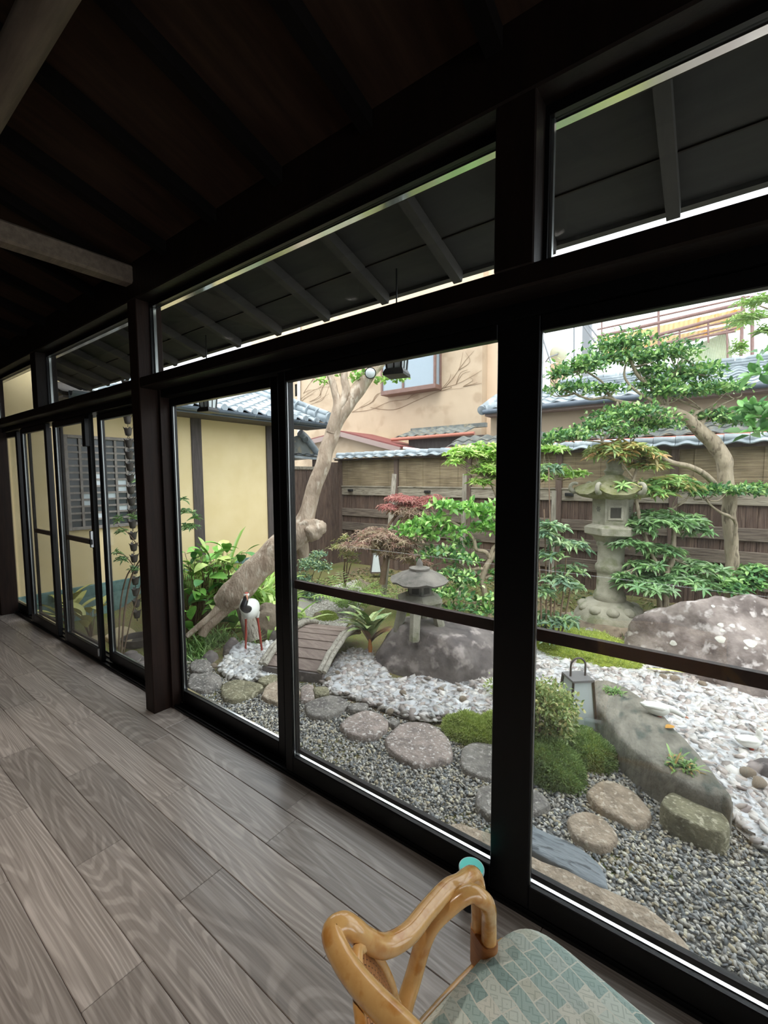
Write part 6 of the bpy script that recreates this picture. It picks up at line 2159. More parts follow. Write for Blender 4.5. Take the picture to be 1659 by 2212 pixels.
stp = limb([(522, 1300, 4.86, 34), (535, 1340, 4.82, 36), (548, 1385, 4.78, 40)], None, 'weathered_log', 'prop_stump', 10)
tag(stp, 'weathered stump propping the leaning trunk behind the crane', 'stump')

# ---- cloud-pruned holly at the right
g = thing('cloud_tree', 'cloud-pruned evergreen with thick bent grey trunk at the right', 'tree', AD(1580, 1300, 5.0))
D_ = 5.0
limb([(1586, 1375, D_, 42), (1584, 1330, D_, 38), (1580, 1251, D_, 32), (1580, 1190, D_, 32), (1576, 1130, D_, 33), (1574, 1080, D_, 34), (1570, 1040, D_, 36), (1566, 1012, D_, 37), (1560, 985, D_, 38), (1545, 962, D_, 38), (1526, 944, D_, 36), (1503, 921, D_, 32), (1481, 902, D_, 26), (1457, 890, D_, 22), (1426, 881, D_, 17), (1395, 876, D_, 13)], g, 'bark_grey', 'trunk', 14, .02, 5)
br_px = [
    [(1548, 1050, D_, 16), (1518, 1022, D_ - .1, 15), (1487, 1007, D_ - .15, 14), (1451, 999, D_ - .2, 13), (1420, 982, D_ - .2, 12), (1389, 967, D_ - .2, 9), (1362, 962, D_ - .2, 6), (1300, 955, D_ - .2, 4), (1230, 948, D_ - .2, 3)],
    [(1440, 884, D_, 16), (1411, 841, D_, 11), (1383, 816, D_, 9), (1368, 792, D_, 8), (1358, 770, D_, 6)],
    [(1420, 872, D_, 10), (1377, 847, D_, 7), (1352, 820, D_, 6), (1349, 798, D_, 5), (1354, 780, D_, 4)],
    [(1400, 878, D_, 10), (1334, 866, D_, 8), (1310, 859, D_, 7), (1273, 862, D_, 6), (1242, 850, D_, 5), (1205, 838, D_, 3)],
    [(1500, 915, D_, 16), (1503, 893, D_, 10), (1518, 886, D_, 7), (1555, 878, D_, 4)],
    [(1512, 920, D_, 12), (1530, 895, D_, 8), (1556, 876, D_, 5), (1585, 862, D_, 3)],
    [(1586, 1177, D_ - .1, 9), (1589, 1131, D_ - .15, 9), (1575, 1115, D_ - .2, 8), (1556, 1107, D_ - .2, 7), (1534, 1091, D_ - .2, 5), (1522, 1078, D_ - .2, 4)],
    [(1442, 885, D_, 10), (1440, 830, D_, 7), (1465, 800, D_, 5), (1480, 775, D_, 3)],
    [(1330, 866, D_, 8), (1312, 850, D_, 6), (1300, 825, D_, 5), (1262, 800, D_, 4), (1230, 780, D_, 3)],
]
starts = []
for b_ in br_px:
    limb(b_, g, 'bark_grey', 'branch', 8, .008)
    starts += [tuple(AD(x, y, d)) for x, y, d, _ in b_]
pads = [PAD(1340, 752, D_, 66, 34), PAD(1330, 778, D_, 56, 20), PAD(1255, 800, D_, 58, 36), PAD(1205, 812, D_, 30, 12), PAD(1230, 842, D_, 55, 14), PAD(1305, 845, D_, 40, 14), PAD(1445, 772, D_, 60, 34), PAD(1405, 805, D_, 36, 24), PAD(1410, 835, D_, 44, 20), PAD(1485, 815, D_, 66, 28), PAD(1500, 848, D_, 76, 26), PAD(1390, 780, D_, 30, 20), PAD(1525, 800, D_, 30, 18),
        PAD(1440, 850, D_ - .1, 45, 20), PAD(1565, 845, D_, 40, 18), PAD(1350, 900, D_ - .1, 74, 28), PAD(1300, 925, D_ - .2, 56, 22), PAD(1230, 945, D_ - .2, 60, 18), PAD(1190, 955, D_ - .2, 30, 12), PAD(1410, 922, D_ - .1, 60, 24), PAD(1545, 905, D_, 58, 20), PAD(1590, 915, D_, 35, 10), PAD(1355, 940, D_ - .2, 40, 12),
        PAD(1545, 1062, D_ - .2, 42, 14), PAD(1600, 1065, D_ - .2, 50, 14), PAD(1640, 1058, D_ - .2, 40, 12), PAD(1515, 1068, D_ - .2, 24, 8)]
twigs(pads, starts, g, 'bark_grey', PRNG, 4)
HOLLY = [(92, 150, 62), (120, 176, 74), (70, 126, 62), (150, 196, 92), (84, 138, 84), (60, 108, 58), (176, 210, 120)]
foliage('foliage', pads, 1150, .056, .028, HOLLY, g, PRNG, shell=.2)

# ---- camellia-like low tree left of the double stile
g = thing('spreading_shrub', 'spreading glossy evergreen with sinuous bare limbs left of the double stile', 'tree', AD(1048, 1330, 4.9))
D_ = 4.9
br_px = [
    [(1056, 1375, D_, 18), (1052, 1330, D_, 16), (1049, 1296, D_, 14), (1046, 1274, D_, 14), (1040, 1256, D_, 15), (1046, 1235, D_, 14), (1053, 1219, D_, 13), (1064, 1202, D_, 12), (1080, 1185, D_, 10), (1090, 1150, D_, 7)],
    [(1040, 1244, D_, 9), (1025, 1236, D_, 8), (1010, 1231, D_, 8), (995, 1222, D_, 7), (982, 1217, D_, 6), (960, 1215, D_, 4), (930, 1224, D_, 5)],
    [(1050, 1232, D_, 8), (1035, 1228, D_, 8), (1018, 1230, D_, 7), (1008, 1215, D_, 6), (1000, 1205, D_, 4)],
    [(1058, 1205, D_, 10), (1049, 1192, D_, 9), (1029, 1187, D_, 9), (1023, 1166, D_, 8), (1004, 1145, D_, 7), (974, 1126, D_, 6), (944, 1114, D_, 5), (930, 1099, D_, 4)],
    [(1060, 1200, D_, 8), (1068, 1180, D_, 7), (1090, 1172, D_, 6)],
    [(960, 1130, D_, 5), (935, 1172, D_, 5), (918, 1176, D_, 5), (900, 1172, D_, 4)],
    [(1048, 1250, D_, 7), (1062, 1245, D_, 6), (1085, 1258, D_, 5)],
]
starts = []
for b_ in br_px:
    limb(b_, g, 'bark_grey', 'branch', 8, .006)
    starts += [tuple(AD(x, y, d)) for x, y, d, _ in b_]
pads = [PAD(960, 1098, D_, 40, 10), PAD(1010, 1104, D_, 42, 14), PAD(1062, 1110, D_, 34, 18), PAD(935, 1128, D_, 44, 10), PAD(905, 1138, D_, 30, 8), PAD(890, 1152, D_, 44, 9), PAD(930, 1158, D_, 34, 8), PAD(1055, 1145, D_, 36, 18), PAD(980, 1150, D_, 34, 10), PAD(1000, 1180, D_ + .15, 34, 12),
        PAD(960, 1196, D_ - .1, 44, 10), PAD(1000, 1212, D_ - .1, 44, 12), PAD(920, 1200, D_, 30, 7), PAD(985, 1245, D_ - .2, 50, 10), PAD(1010, 1262, D_ - .2, 40, 10), PAD(945, 1280, D_ - .3, 30, 8), PAD(980, 1292, D_ - .3, 44, 14), PAD(1055, 1300, D_ - .3, 30, 12), PAD(1050, 1325, D_ - .3, 38, 14), PAD(985, 1320, D_ - .3, 36, 10), PAD(940, 1318, D_ - .3, 26, 8), PAD(1085, 1250, D_, 30, 30)]
twigs(pads, starts, g, 'bark_grey', PRNG, 3)
CAM = [(116, 182, 60), (146, 206, 78), (92, 156, 62), (170, 218, 104), (96, 150, 92), (72, 128, 66), (190, 224, 140)]
hi_p, lo_p = pads[:9], pads[9:]
foliage('foliage', fat(hi_p), 480, .086, .046, CAM[:4], g, PRNG, shell=.3)
foliage('foliage', fat(lo_p), 480, .068, .035, CAM[2:], g, PRNG, shell=.3)
# upper yellow-green sprays (separate shrub behind)
g = thing('yellow_green_shrub', 'yellow-green shrub in front of the fence top, left of the double stile', 'shrub', AD(1030, 1290, 5.6))
D_ = 5.6
pads = [PAD(1005, 985, D_, 40, 14), PAD(1045, 985, D_, 36, 20), PAD(1070, 1000, D_, 30, 20), PAD(1045, 1020, D_, 34, 14), PAD(1075, 1035, D_, 24, 14), PAD(1035, 1045, D_, 24, 8), PAD(985, 1000, D_, 20, 8), PAD(1185, 1020, D_, 34, 12), PAD(1165, 1035, D_, 20, 12), PAD(1240, 1028, D_, 30, 7), PAD(1180, 975, D_, 40, 10)]
limb([(1085, 1300, D_, 14), (1085, 1180, D_, 12), (1075, 1080, D_, 8), (1050, 1030, D_, 5), (1020, 1000, D_, 4)], g, 'bark_grey', 'stem', 8)
limb([(1085, 1100, D_, 9), (1130, 1050, D_, 6), (1180, 1030, D_, 4)], g, 'bark_grey', 'stem', 8)
twigs(pads, [tuple(AD(1050, 1030, D_)), tuple(AD(1180, 1030, D_))], g, 'bark_grey', PRNG, 3)
foliage('foliage', fat(pads), 380, .078, .026, [(160, 206, 70), (186, 222, 92), (136, 190, 64), (204, 230, 130)], g, PRNG, shell=.3, whorl=4)

# ---- whorled shrub in front of the tall lantern (andromeda)
g = thing('whorled_shrub', 'layered whorl-leaved shrub right of the tall lantern', 'shrub', AD(1400, 1290, 4.8))
D_ = 4.85
br_px = [[(1436, 1345, D_, 17), (1438, 1262, D_, 16), (1440, 1236, D_, 15), (1452, 1205, D_, 14), (1455, 1150, D_, 11), (1450, 1100, D_, 8)],
         [(1428, 1345, D_, 13), (1420, 1255, D_, 12), (1418, 1220, D_, 11), (1400, 1180, D_, 10), (1385, 1130, D_, 9), (1378, 1100, D_, 9), (1372, 1075, D_, 8), (1368, 1040, D_, 7), (1375, 1005, D_, 6), (1360, 980, D_, 4)],
         [(1372, 1085, D_, 6), (1392, 1066, D_, 5), (1410, 1060, D_, 3)], [(1372, 1040, D_, 5), (1350, 1010, D_, 4), (1335, 990, D_, 3)],
         [(1400, 1180, D_, 5), (1385, 1172, D_, 4), (1360, 1180, D_, 3)], [(1420, 1240, D_, 4), (1390, 1225, D_, 3), (1370, 1228, D_, 2)]]
starts = []
for b_ in br_px:
    limb(b_, g, 'bark_grey', 'stem', 8, .006)
    starts += [tuple(AD(x, y, d)) for x, y, d, _ in b_]
padA = [PAD(1330, 975, D_, 60, 12), PAD(1370, 988, D_, 55, 12), PAD(1310, 985, D_, 40, 9), PAD(1395, 1008, D_, 34, 9)]
padB = [PAD(1350, 1058, D_, 40, 10), PAD(1440, 1050, D_, 52, 12), PAD(1400, 1068, D_, 40, 9), PAD(1480, 1058, D_, 30, 8)]
padC = [PAD(1420, 1130, D_, 60, 14), PAD(1470, 1130, D_, 50, 14), PAD(1385, 1145, D_, 30, 8), PAD(1360, 1180, D_, 36, 8), PAD(1500, 1150, D_, 24, 10), PAD(1430, 1195, D_, 40, 9), PAD(1390, 1225, D_, 34, 8), PAD(1500, 1230, D_, 55, 10), PAD(1450, 1255, D_, 70, 12), PAD(1380, 1265, D_, 44, 12), PAD(1410, 1275, D_ - .15, 40, 9), PAD(1350, 1250, D_, 18, 6)]
twigs(padA + padB + padC, starts, g, 'bark_grey', PRNG, 3, .005)
foliage('foliage', fat(padA), 250, .105, .026, [(150, 176, 84), (172, 186, 100), (196, 180, 100), (132, 164, 84), (206, 160, 96)], g, PRNG, whorl=6, shell=.4, droop=.3)
foliage('foliage', fat(padB), 250, .110, .028, [(132, 184, 92), (112, 168, 84), (160, 200, 108), (200, 190, 110)], g, PRNG, whorl=6, shell=.4, droop=.3)
foliage('foliage', fat(padC), 230, .110, .029, [(124, 172, 100), (104, 154, 92), (146, 188, 112), (128, 162, 112)], g, PRNG, whorl=6, shell=.4, droop=.3)

# ---- nandina right of the double stile
g = thing('nandina', 'tall nandina with drooping blue-green leaflets right of the double stile', 'shrub', AD(1195, 1380, 4.4))
D_ = 4.4
for x0, x1, y1 in ((1180, 1175, 1100), (1195, 1200, 1130), (1205, 1225, 1180), (1190, 1185, 1010), (1170, 1160, 1150), (1212, 1240, 1215)):
    limb([(x0, 1375, D_, 5), ((x0 + x1) / 2 + 2, (1375 + y1) / 2, D_, 4), (x1, y1, D_, 3)], g, 'bark_dark', 'cane', 6)
pads = [PAD(1190, 1018, D_ + .6, 34, 9), PAD(1190, 1140, D_, 36, 10), PAD(1175, 1160, D_, 28, 14), PAD(1225, 1180, D_, 44, 8), PAD(1185, 1205, D_, 36, 10), PAD(1240, 1235, D_, 30, 9), PAD(1200, 1255, D_, 40, 10), PAD(1235, 1270, D_, 26, 10), PAD(1175, 1285, D_, 24, 14), PAD(1195, 1345, D_, 44, 12), PAD(1175, 1370, D_, 26, 10), PAD(1225, 1340, D_, 24, 8)]
foliage('foliage', fat(pads), 230, .10, .027, [(132, 170, 122), (112, 152, 112), (158, 190, 132), (142, 180, 104), (100, 138, 108), (180, 206, 146)], g, PRNG, whorl=3, shell=.3, droop=.35)

# ---- red and brown lace-leaf maple
g = thing('lace_maple', 'red and brown lace-leaf maple behind the low lantern', 'tree', AD(830, 1270, 5.7))
D_ = 5.7
br_px = [[(826, 1262, D_, 14), (829, 1230, D_, 13), (836, 1200, D_, 11), (842, 1170, D_, 9), (838, 1140, D_, 7), (860, 1110, D_, 5), (890, 1095, D_, 4)], [(836, 1200, D_, 7), (810, 1170, D_, 5), (780, 1165, D_, 4), (750, 1180, D_, 3)], [(840, 1180, D_, 7), (870, 1165, D_, 5), (900, 1170, D_, 4)]]
starts = []
for b_ in br_px:
    limb(b_, g, 'bark_dark', 'branch', 8, .008)
    starts += [tuple(AD(x, y, d)) for x, y, d, _ in b_]
pR = [PAD(865, 1080, D_, 40, 7), PAD(930, 1080, D_, 34, 6), PAD(840, 1098, D_, 28, 6), PAD(900, 1092, D_, 36, 7)]
pB = [PAD(880, 1108, D_, 50, 12), PAD(905, 1125, D_, 44, 14), PAD(815, 1160, D_, 56, 14), PAD(780, 1180, D_, 40, 10), PAD(845, 1175, D_, 50, 18), PAD(880, 1165, D_, 40, 16), PAD(870, 1200, D_, 44, 20), PAD(830, 1195, D_, 30, 12), PAD(900, 1215, D_, 30, 14), PAD(750, 1180, D_, 16, 6)]
twigs(pR + pB, starts, g, 'bark_dark', PRNG, 3, .005)
foliage('foliage', fat(pR), 620, .062, .010, [(206, 132, 124), (190, 112, 108), (214, 156, 142), (176, 116, 104)], g, PRNG, 'leaf_soft', whorl=5, shell=.3, droop=.45)
foliage('foliage', fat(pB), 430, .062, .009, [(200, 176, 150), (184, 158, 136), (208, 186, 160), (178, 164, 130), (190, 148, 134)], g, PRNG, 'leaf_soft', whorl=5, shell=.3, droop=.5)

# ---- weathered prop poles in front of the fence
for a, b_, w_, lab in (((852, 1024), (836, 1140), 12, 'weathered grey prop pole standing in the maple'), ((1004, 1024), (998, 1090), 11, 'weathered grey prop pole behind the spreading shrub'), ((1197, 1060), (1192, 1140), 11, 'weathered prop pole behind the nandina'), ((1458, 1010), (1456, 1270), 12, 'weathered prop pole right of the whorled shrub')):
    d0 = 6.3
    e = AD(b_[0] + (b_[0] - a[0]) * .6, b_[1] + 110, d0)
    st = AD(*a, d0)
    e.z = min(e.z, gh(e.x, e.y))
    o = MB().tube([st + Vector((0, 0, .0)), st.lerp(e, .5) + Vector((.01, 0, 0)), e], [w_ * d0 / F_PX / 2 * q for q in (.85, 1, 1.05)], 8).build('prop_pole', 'weathered_log', smooth=False)
    tag(o, lab, 'pole', 'weathered prop poles')

# ---- small-leaved shrub at the left of the middle door
def simple_shrub(nm, lab, base, pads, dens, L_, W_, cols, stems=5, cat='shrub', material='leaf', whorl=0, group=None, shell=.3, bark='bark_dark', droop=.15):
    g = thing(nm, lab, cat, base, group)
    sm_ = MB()
    for c, rx, ry, rz in pads:
        for _ in range(max(1, stems // len(pads) + 1)):
            e = Vector(c) + Vector((PRNG.uniform(-.6, .6) * rx, PRNG.uniform(-.6, .6) * ry, PRNG.uniform(-.2, .4) * rz))
            b0_ = Vector(base) + Vector((PRNG.uniform(-.03, .03), PRNG.uniform(-.03, .03), -.01))
            m_ = b0_.lerp(e, .5) + Vector((PRNG.uniform(-.04, .04), PRNG.uniform(-.04, .04), .03))
            sm_.tube(spl([tuple(b0_), tuple(m_), tuple(e)], 3), np.linspace(.009, .003, 7), 5)
    sm_.build('stems', bark, g, smooth=True)
    foliage('foliage', pads, dens, L_, W_, cols, g, PRNG, material, whorl, shell=shell, droop=droop)
    return g
p = HZ(672, 1300, GZ)
d0 = depth((p.x, p.y, 0))
simple_shrub('small_leaved_shrub', 'blue-green small-leaved shrub by the left edge of the middle door', p, [PAD(672, 1225, d0, 36, 28), PAD(655, 1262, d0, 26, 30), PAD(700, 1230, d0, 18, 18), PAD(688, 1275, d0, 18, 16), PAD(690, 1200, d0, 20, 10), PAD(665, 1290, d0, 30, 18)], 1500, .040, .024, [(120, 160, 126), (96, 136, 110), (150, 180, 134), (168, 190, 120)])
p = HZ(745, 1268, GZ)
d0 = 5.9
simple_shrub('yellowing_shrub', 'yellowish sparse shrub in front of the board fence corner', p, [PAD(735, 1185, d0, 30, 14), PAD(752, 1200, d0, 28, 14), PAD(745, 1165, d0, 16, 12), PAD(765, 1215, d0, 16, 8)], 330, .055, .016, [(176, 172, 96), (160, 160, 84), (190, 170, 110), (132, 150, 74)], whorl=3)
# clipped azalea
p = HZ(1180, 1640, GZ)
d0 = depth((p.x, p.y, -.1))
simple_shrub('clipped_azalea', 'rounded clipped azalea with yellow-green leaves beside the double stile', p, [PAD(1180, 1530, d0, 56, 52, .9), PAD(1205, 1555, d0, 34, 30, .8), PAD(1150, 1520, d0, 40, 50, .8), PAD(1190, 1575, d0, 46, 22, .8)], 5000, .030, .015, [(168, 190, 96), (146, 172, 80), (190, 204, 124), (124, 150, 72), (200, 190, 110)], stems=9, shell=.8)
# azalea piece left of stile
simple_shrub('clipped_azalea', 'edge of a clipped azalea showing left of the double stile', HZ(1088, 1555, GZ), [PAD(1080, 1490, 3.6, 28, 34, .8)], 2000, .026, .013, [(168, 190, 96), (146, 172, 80), (190, 204, 124)], stems=4, shell=.8)
# right rear leafy shrub
simple_shrub('leafy_shrub', 'bright leafy shrub behind the largest boulder at the right edge', AD(1620, 1320, 5.0), [PAD(1600, 1262, 4.9, 44, 18), PAD(1640, 1250, 4.9, 44, 24), PAD(1560, 1275, 4.85, 40, 14), PAD(1625, 1235, 4.9, 26, 10), PAD(1545, 1255, 4.9, 20, 8)], 620, .085, .034, [(132, 188, 92), (104, 166, 86), (160, 206, 110), (84, 142, 84)], whorl=3, shell=.4)
# near overhanging camellia at the right edge
g = thing('overhanging_branch', 'large-leaved evergreen branches reaching in at the right edge', 'tree', (1.2, 5.2, gh(1.2, 5.2)))
D_ = 3.9
limb([(1820, 1330, D_, 40), (1790, 1150, D_, 36), (1760, 1000, D_, 30), (1720, 930, D_, 14), (1660, 905, D_, 8), (1620, 895, D_, 5)], g, 'bark_grey', 'branch', 8)
limb([(1790, 1150, D_, 30), (1780, 980, D_, 26), (1740, 860, D_, 14), (1690, 800, D_, 8), (1650, 790, D_, 5)], g, 'bark_grey', 'branch', 8)
limb([(1780, 980, D_, 24), (1770, 800, D_, 16), (1720, 700, D_, 8), (1640, 660, D_, 4)], g, 'bark_grey', 'branch', 8)
pads = [PAD(1645, 905, D_, 42, 22), PAD(1620, 885, D_, 26, 8), PAD(1648, 810, D_, 30, 14), PAD(1655, 765, D_, 18, 12), PAD(1640, 935, D_, 30, 16)]
foliage('foliage', pads, 300, .13, .06, [(96, 160, 70), (120, 184, 86), (150, 200, 130), (76, 132, 70)], g, PRNG, shell=.3)
pads = [PAD(1640, 655, D_ + 2, 40, 16), PAD(1615, 690, D_ + 2, 34, 14), PAD(1650, 720, D_ + 2, 24, 14), PAD(1600, 700, D_ + 3, 24, 20), PAD(1595, 760, D_ + 3, 14, 30)]
foliage('foliage', pads, 420, .08, .022, [(150, 190, 84), (176, 206, 110), (128, 172, 74)], g, PRNG, shell=.3, whorl=3)

# ---- grasses, ferns and broad-leaved plants
def blade_mesh(nm, L_, W_, droop, seg=5):
    V, F = [], []
    for i in range(seg + 1):
        t = i / seg
        x = L_ * (t * math.cos(droop * t))
        z = L_ * (t * math.sin(1.25 - droop * t * 1.3))
        w_ = W_ * (math.sin(math.pi * (.12 + .85 * t)) ** .8) * (1 if t < 1 else 0) + .0006
        V += [(x, -w_ / 2, z + w_ * .18), (x, 0, z), (x, w_ / 2, z + w_ * .18)]
    for i in range(seg):
        a = i * 3
        F += [(a, a + 1, a + 4, a + 3), (a + 1, a + 2, a + 5, a + 4)]
    return MB().add(V, F)
def tuft(name, lab, c, rad, n, L_, W_, cols, group=None, cat='grass', spread=1.0, asstuff=True, material='leaf', rng=PRNG, base_z=None):
    """a clump of arching blades, one mesh (too many to count)"""
    proto = [blade_mesh('b', 1, W_ / L_, q) for q in (.5, .9, 1.3)]
    PV = [np.array(m.v) for m in proto]
    PF = np.array(proto[0].f)
    Vs, Fs, Cs = [], [], []
    col = palette(cols, n, rng)
    for i in range(n):
        a = rng.uniform(0, 2 * np.pi)
        r_ = rad * math.sqrt(rng.random())
        l_ = L_ * rng.uniform(.6, 1.15)
        b_ = rng.uniform(0, 2 * np.pi)
        pv_ = PV[rng.integers(0, 3)] * l_
        tilt = rng.uniform(-.35, .5) * spread
        ct_, st_ = math.cos(tilt), math.sin(tilt)
        x = pv_[:, 0] * ct_ + pv_[:, 2] * st_
        z = -pv_[:, 0] * st_ + pv_[:, 2] * ct_
        ca, sa = math.cos(b_), math.sin(b_)
        V = np.stack([x * ca - pv_[:, 1] * sa + c[0] + r_ * math.cos(a), x * sa + pv_[:, 1] * ca + c[1] + r_ * math.sin(a) * .8, z + c[2]], 1)
        Fs.append(PF + len(Vs) * len(V))
        Vs.append(V)
        Cs.append(np.repeat(col[i:i + 1], len(V), 0))
    o = link(name, np_mesh(name, np.concatenate(Vs), np.concatenate(Fs), np.concatenate(Cs)), material)
    return tag(o, lab, cat, group)
GR = [(110, 158, 66), (132, 178, 80), (90, 136, 60), (150, 190, 96)]
def gp_(px, py):
    p = HZ(px, py, GZ)
    return (p.x, p.y, gh(p.x, p.y) - .01)
for px, py, r_, n_, l_, lab in ((430, 1400, .20, 260, .24, 'mondo grass clump left of the dark stump-like rock'), (425, 1425, .14, 180, .16, 'short bright grass tuft above the small pale stone'), (470, 1385, .16, 180, .22, 'mondo grass under the root limb'), (535, 1395, .12, 120, .22, 'grass tuft behind the crane legs'), (565, 1375, .12, 90, .22, 'bluish grass tuft right of the crane')):
    tuft('mondo_grass', lab, gp_(px, py), r_, n_, l_, .009, GR, 'mondo grass clumps')
p = HZ(1327, 1497, GZ + .21)
tuft('grass_tuft', 'small grass tuft at the far end of the long flat rock', (p.x, p.y, GZ + .205), .05, 90, .085, .010, GR, 'grass tufts on the flat rock')
p = HZ(1470, 1655, GZ + .21)
tuft('grass_tuft', 'larger grass tuft with an ochre edge near the middle of the long flat rock', (p.x, p.y, GZ + .205), .065, 120, .095, .011, GR + [(190, 150, 60)], 'grass tufts on the flat rock')
# lily-like strap leaves behind the trunk
for px, py, lab in ((470, 1300, 'strap-leaved plant left of the leaning trunk'), (520, 1285, 'strap-leaved plant in front of the yellow wall'), (560, 1275, 'strap-leaved plant above the leaning trunk'), (590, 1320, 'strap-leaved plant below the leaning trunk')):
    d0 = 5.9 if px < 580 else 5.3
    c = AD(px, py, d0)
    c.z = gh(c.x, c.y)
    tuft('strap_leaf_plant', lab, tuple(c), .20, 95, .85 if px < 580 else .5, .05, [(150, 190, 70), (176, 206, 92), (128, 172, 60), (190, 214, 120)], 'strap-leaved plants', 'plant')
def broad_leaf(L_=1.0, W_=.42, bend=.5):
    V, F = [], []
    seg = 6
    for i in range(seg + 1):
        t = i / seg
        w_ = W_ * math.sin(math.pi * min(1, t * .94 + .03)) ** .75 * (1 - .25 * t)
        if i == seg:
            w_ = .004
        x = L_ * t * (1 - .12 * bend * t)
        z = L_ * (.18 * t - bend * .55 * t * t)
        V += [(x, -w_ / 2, z + w_ * .16), (x, 0, z), (x, w_ / 2, z + w_ * .16)]
    for i in range(seg):
        a = i * 3
        F += [(a, a + 1, a + 4, a + 3), (a + 1, a + 2, a + 5, a + 4)]
    return MB().add(V, F)
def leaf_obj_mat(nm, c1, c2, edge=None):
    return mat(nm, srgb(*c1), srgb(*c2), rough=.35, scale=6, rnd=.22)
leaf_obj_mat('broad_green', (104, 164, 72), (136, 190, 92))
leaf_obj_mat('broad_deep', (64, 122, 70), (92, 148, 84))
leaf_obj_mat('broad_lime', (176, 200, 110), (198, 214, 140))
leaf_obj_mat('stripe_leaf', (92, 132, 76), (190, 200, 140))
leaf_obj_mat('bronze_leaf', (126, 92, 70), (150, 116, 80))
leaf_obj_mat('orange_stem', (206, 140, 64), (190, 112, 50))
BL = {}
for nm, bend in (('a', .35), ('b', .8)):
    for mm in ('broad_green', 'broad_deep', 'broad_lime', 'stripe_leaf', 'bronze_leaf'):
        me = broad_leaf(1, .46 if mm in ('broad_green', 'broad_deep', 'broad_lime') else .22, bend).mesh('leaf', True)
        me.materials.append(MATS[mm])
        BL[(nm, mm)] = me
def broad_plant(name, lab, base, n, L_, rise, rad, mats, rng, group=None, stem_m='bark_dark', cat='plant', tilt=(-.1, .9)):
    g = thing(name, lab, cat, base, group)
    for i in range(n):
        a = rng.uniform(0, 2 * math.pi)
        r_ = rad * math.sqrt(rng.random())
        h = rise * rng.uniform(.35, 1.0)
        root = Vector(base) + Vector((r_ * .3 * math.cos(a), r_ * .3 * math.sin(a), -.01))
        end = Vector(base) + Vector((r_ * math.cos(a), r_ * .8 * math.sin(a), h))
        MB().tube([root, root.lerp(end, .5) + Vector((0, 0, .04)), end], [.005, .004, .003], 5).build('stalk', stem_m, g)
        pitch = -rng.uniform(*tilt)
        R_ = Matrix.Rotation(a + rng.uniform(-.5, .5), 3, 'Z') @ Matrix.Rotation(pitch, 3, 'Y') @ Matrix.Rotation(rng.uniform(-.4, .4), 3, 'X')
        s_ = L_ * rng.uniform(.7, 1.2)
        link('leaf', BL[(rng.choice(['a', 'b']), mats[i % len(mats)])], None, g, end, R_, (s_, s_, s_))
    return g
lr_ = random.Random(9)
for px, py, dd, n_, lab in ((420, 1330, 5.3, 26, 'broad-leaved plant at the left edge of the crane door'), (455, 1318, 5.5, 26, 'broad-leaved plant between the yellow wall and the root limb'), (500, 1300, 5.7, 22, 'broad-leaved plant left of the trunk against the wall'), (405, 1370, 5.0, 18, 'dark broad-leaved plant low at the left of the crane door')):
    b = AD(px, py, dd)
    b.z = gh(b.x, b.y)
    broad_plant('broad_leaf_plant', lab, tuple(b), n_ + 14, .27, .85 if py < 1340 else .45, .34, ['broad_green', 'broad_green', 'broad_lime', 'broad_deep'] if py < 1340 else ['broad_deep', 'broad_green'], lr_, 'broad-leaved plants below the wing')
b = HZ(500, 1372, GZ)
broad_plant('broad_leaf_plant', 'few upright broad leaves left of the crane', (b.x, b.y, GZ), 6, .26, .18, .14, ['broad_green', 'broad_deep'], lr_, 'broad-leaved plants below the wing', tilt=(.6, 1.3))
# variegated pointed plant by the boulder
b = HZ(800, 1412, GZ + .04)
g = thing('variegated_plant', 'pointed striped-leaf plant with orange stem beside the dark boulder', 'plant', (b.x, b.y, GZ + .03))
MB().tube([(b.x, b.y, GZ + .02), (b.x - .01, b.y + .01, GZ + .10), (b.x - .02, b.y + .02, GZ + .18)], [.014, .024, .012], 8).build('stem', 'orange_stem', g, smooth=True)
for i in range(26):
    a = lr_.uniform(0, 2 * math.pi)
    hh = GZ + .12 + .012 * i * .7
    mm = 'bronze_leaf' if i < 7 else 'stripe_leaf'
    R_ = Matrix.Rotation(a, 3, 'Z') @ Matrix.Rotation(-lr_.uniform(.45, 1.15), 3, 'Y')
    s_ = lr_.uniform(.26, .40)
    link('leaf', BL[('b', mm)], None, g, (b.x - .02, b.y + .02, hh), R_, (s_, s_ * 1.2, s_))
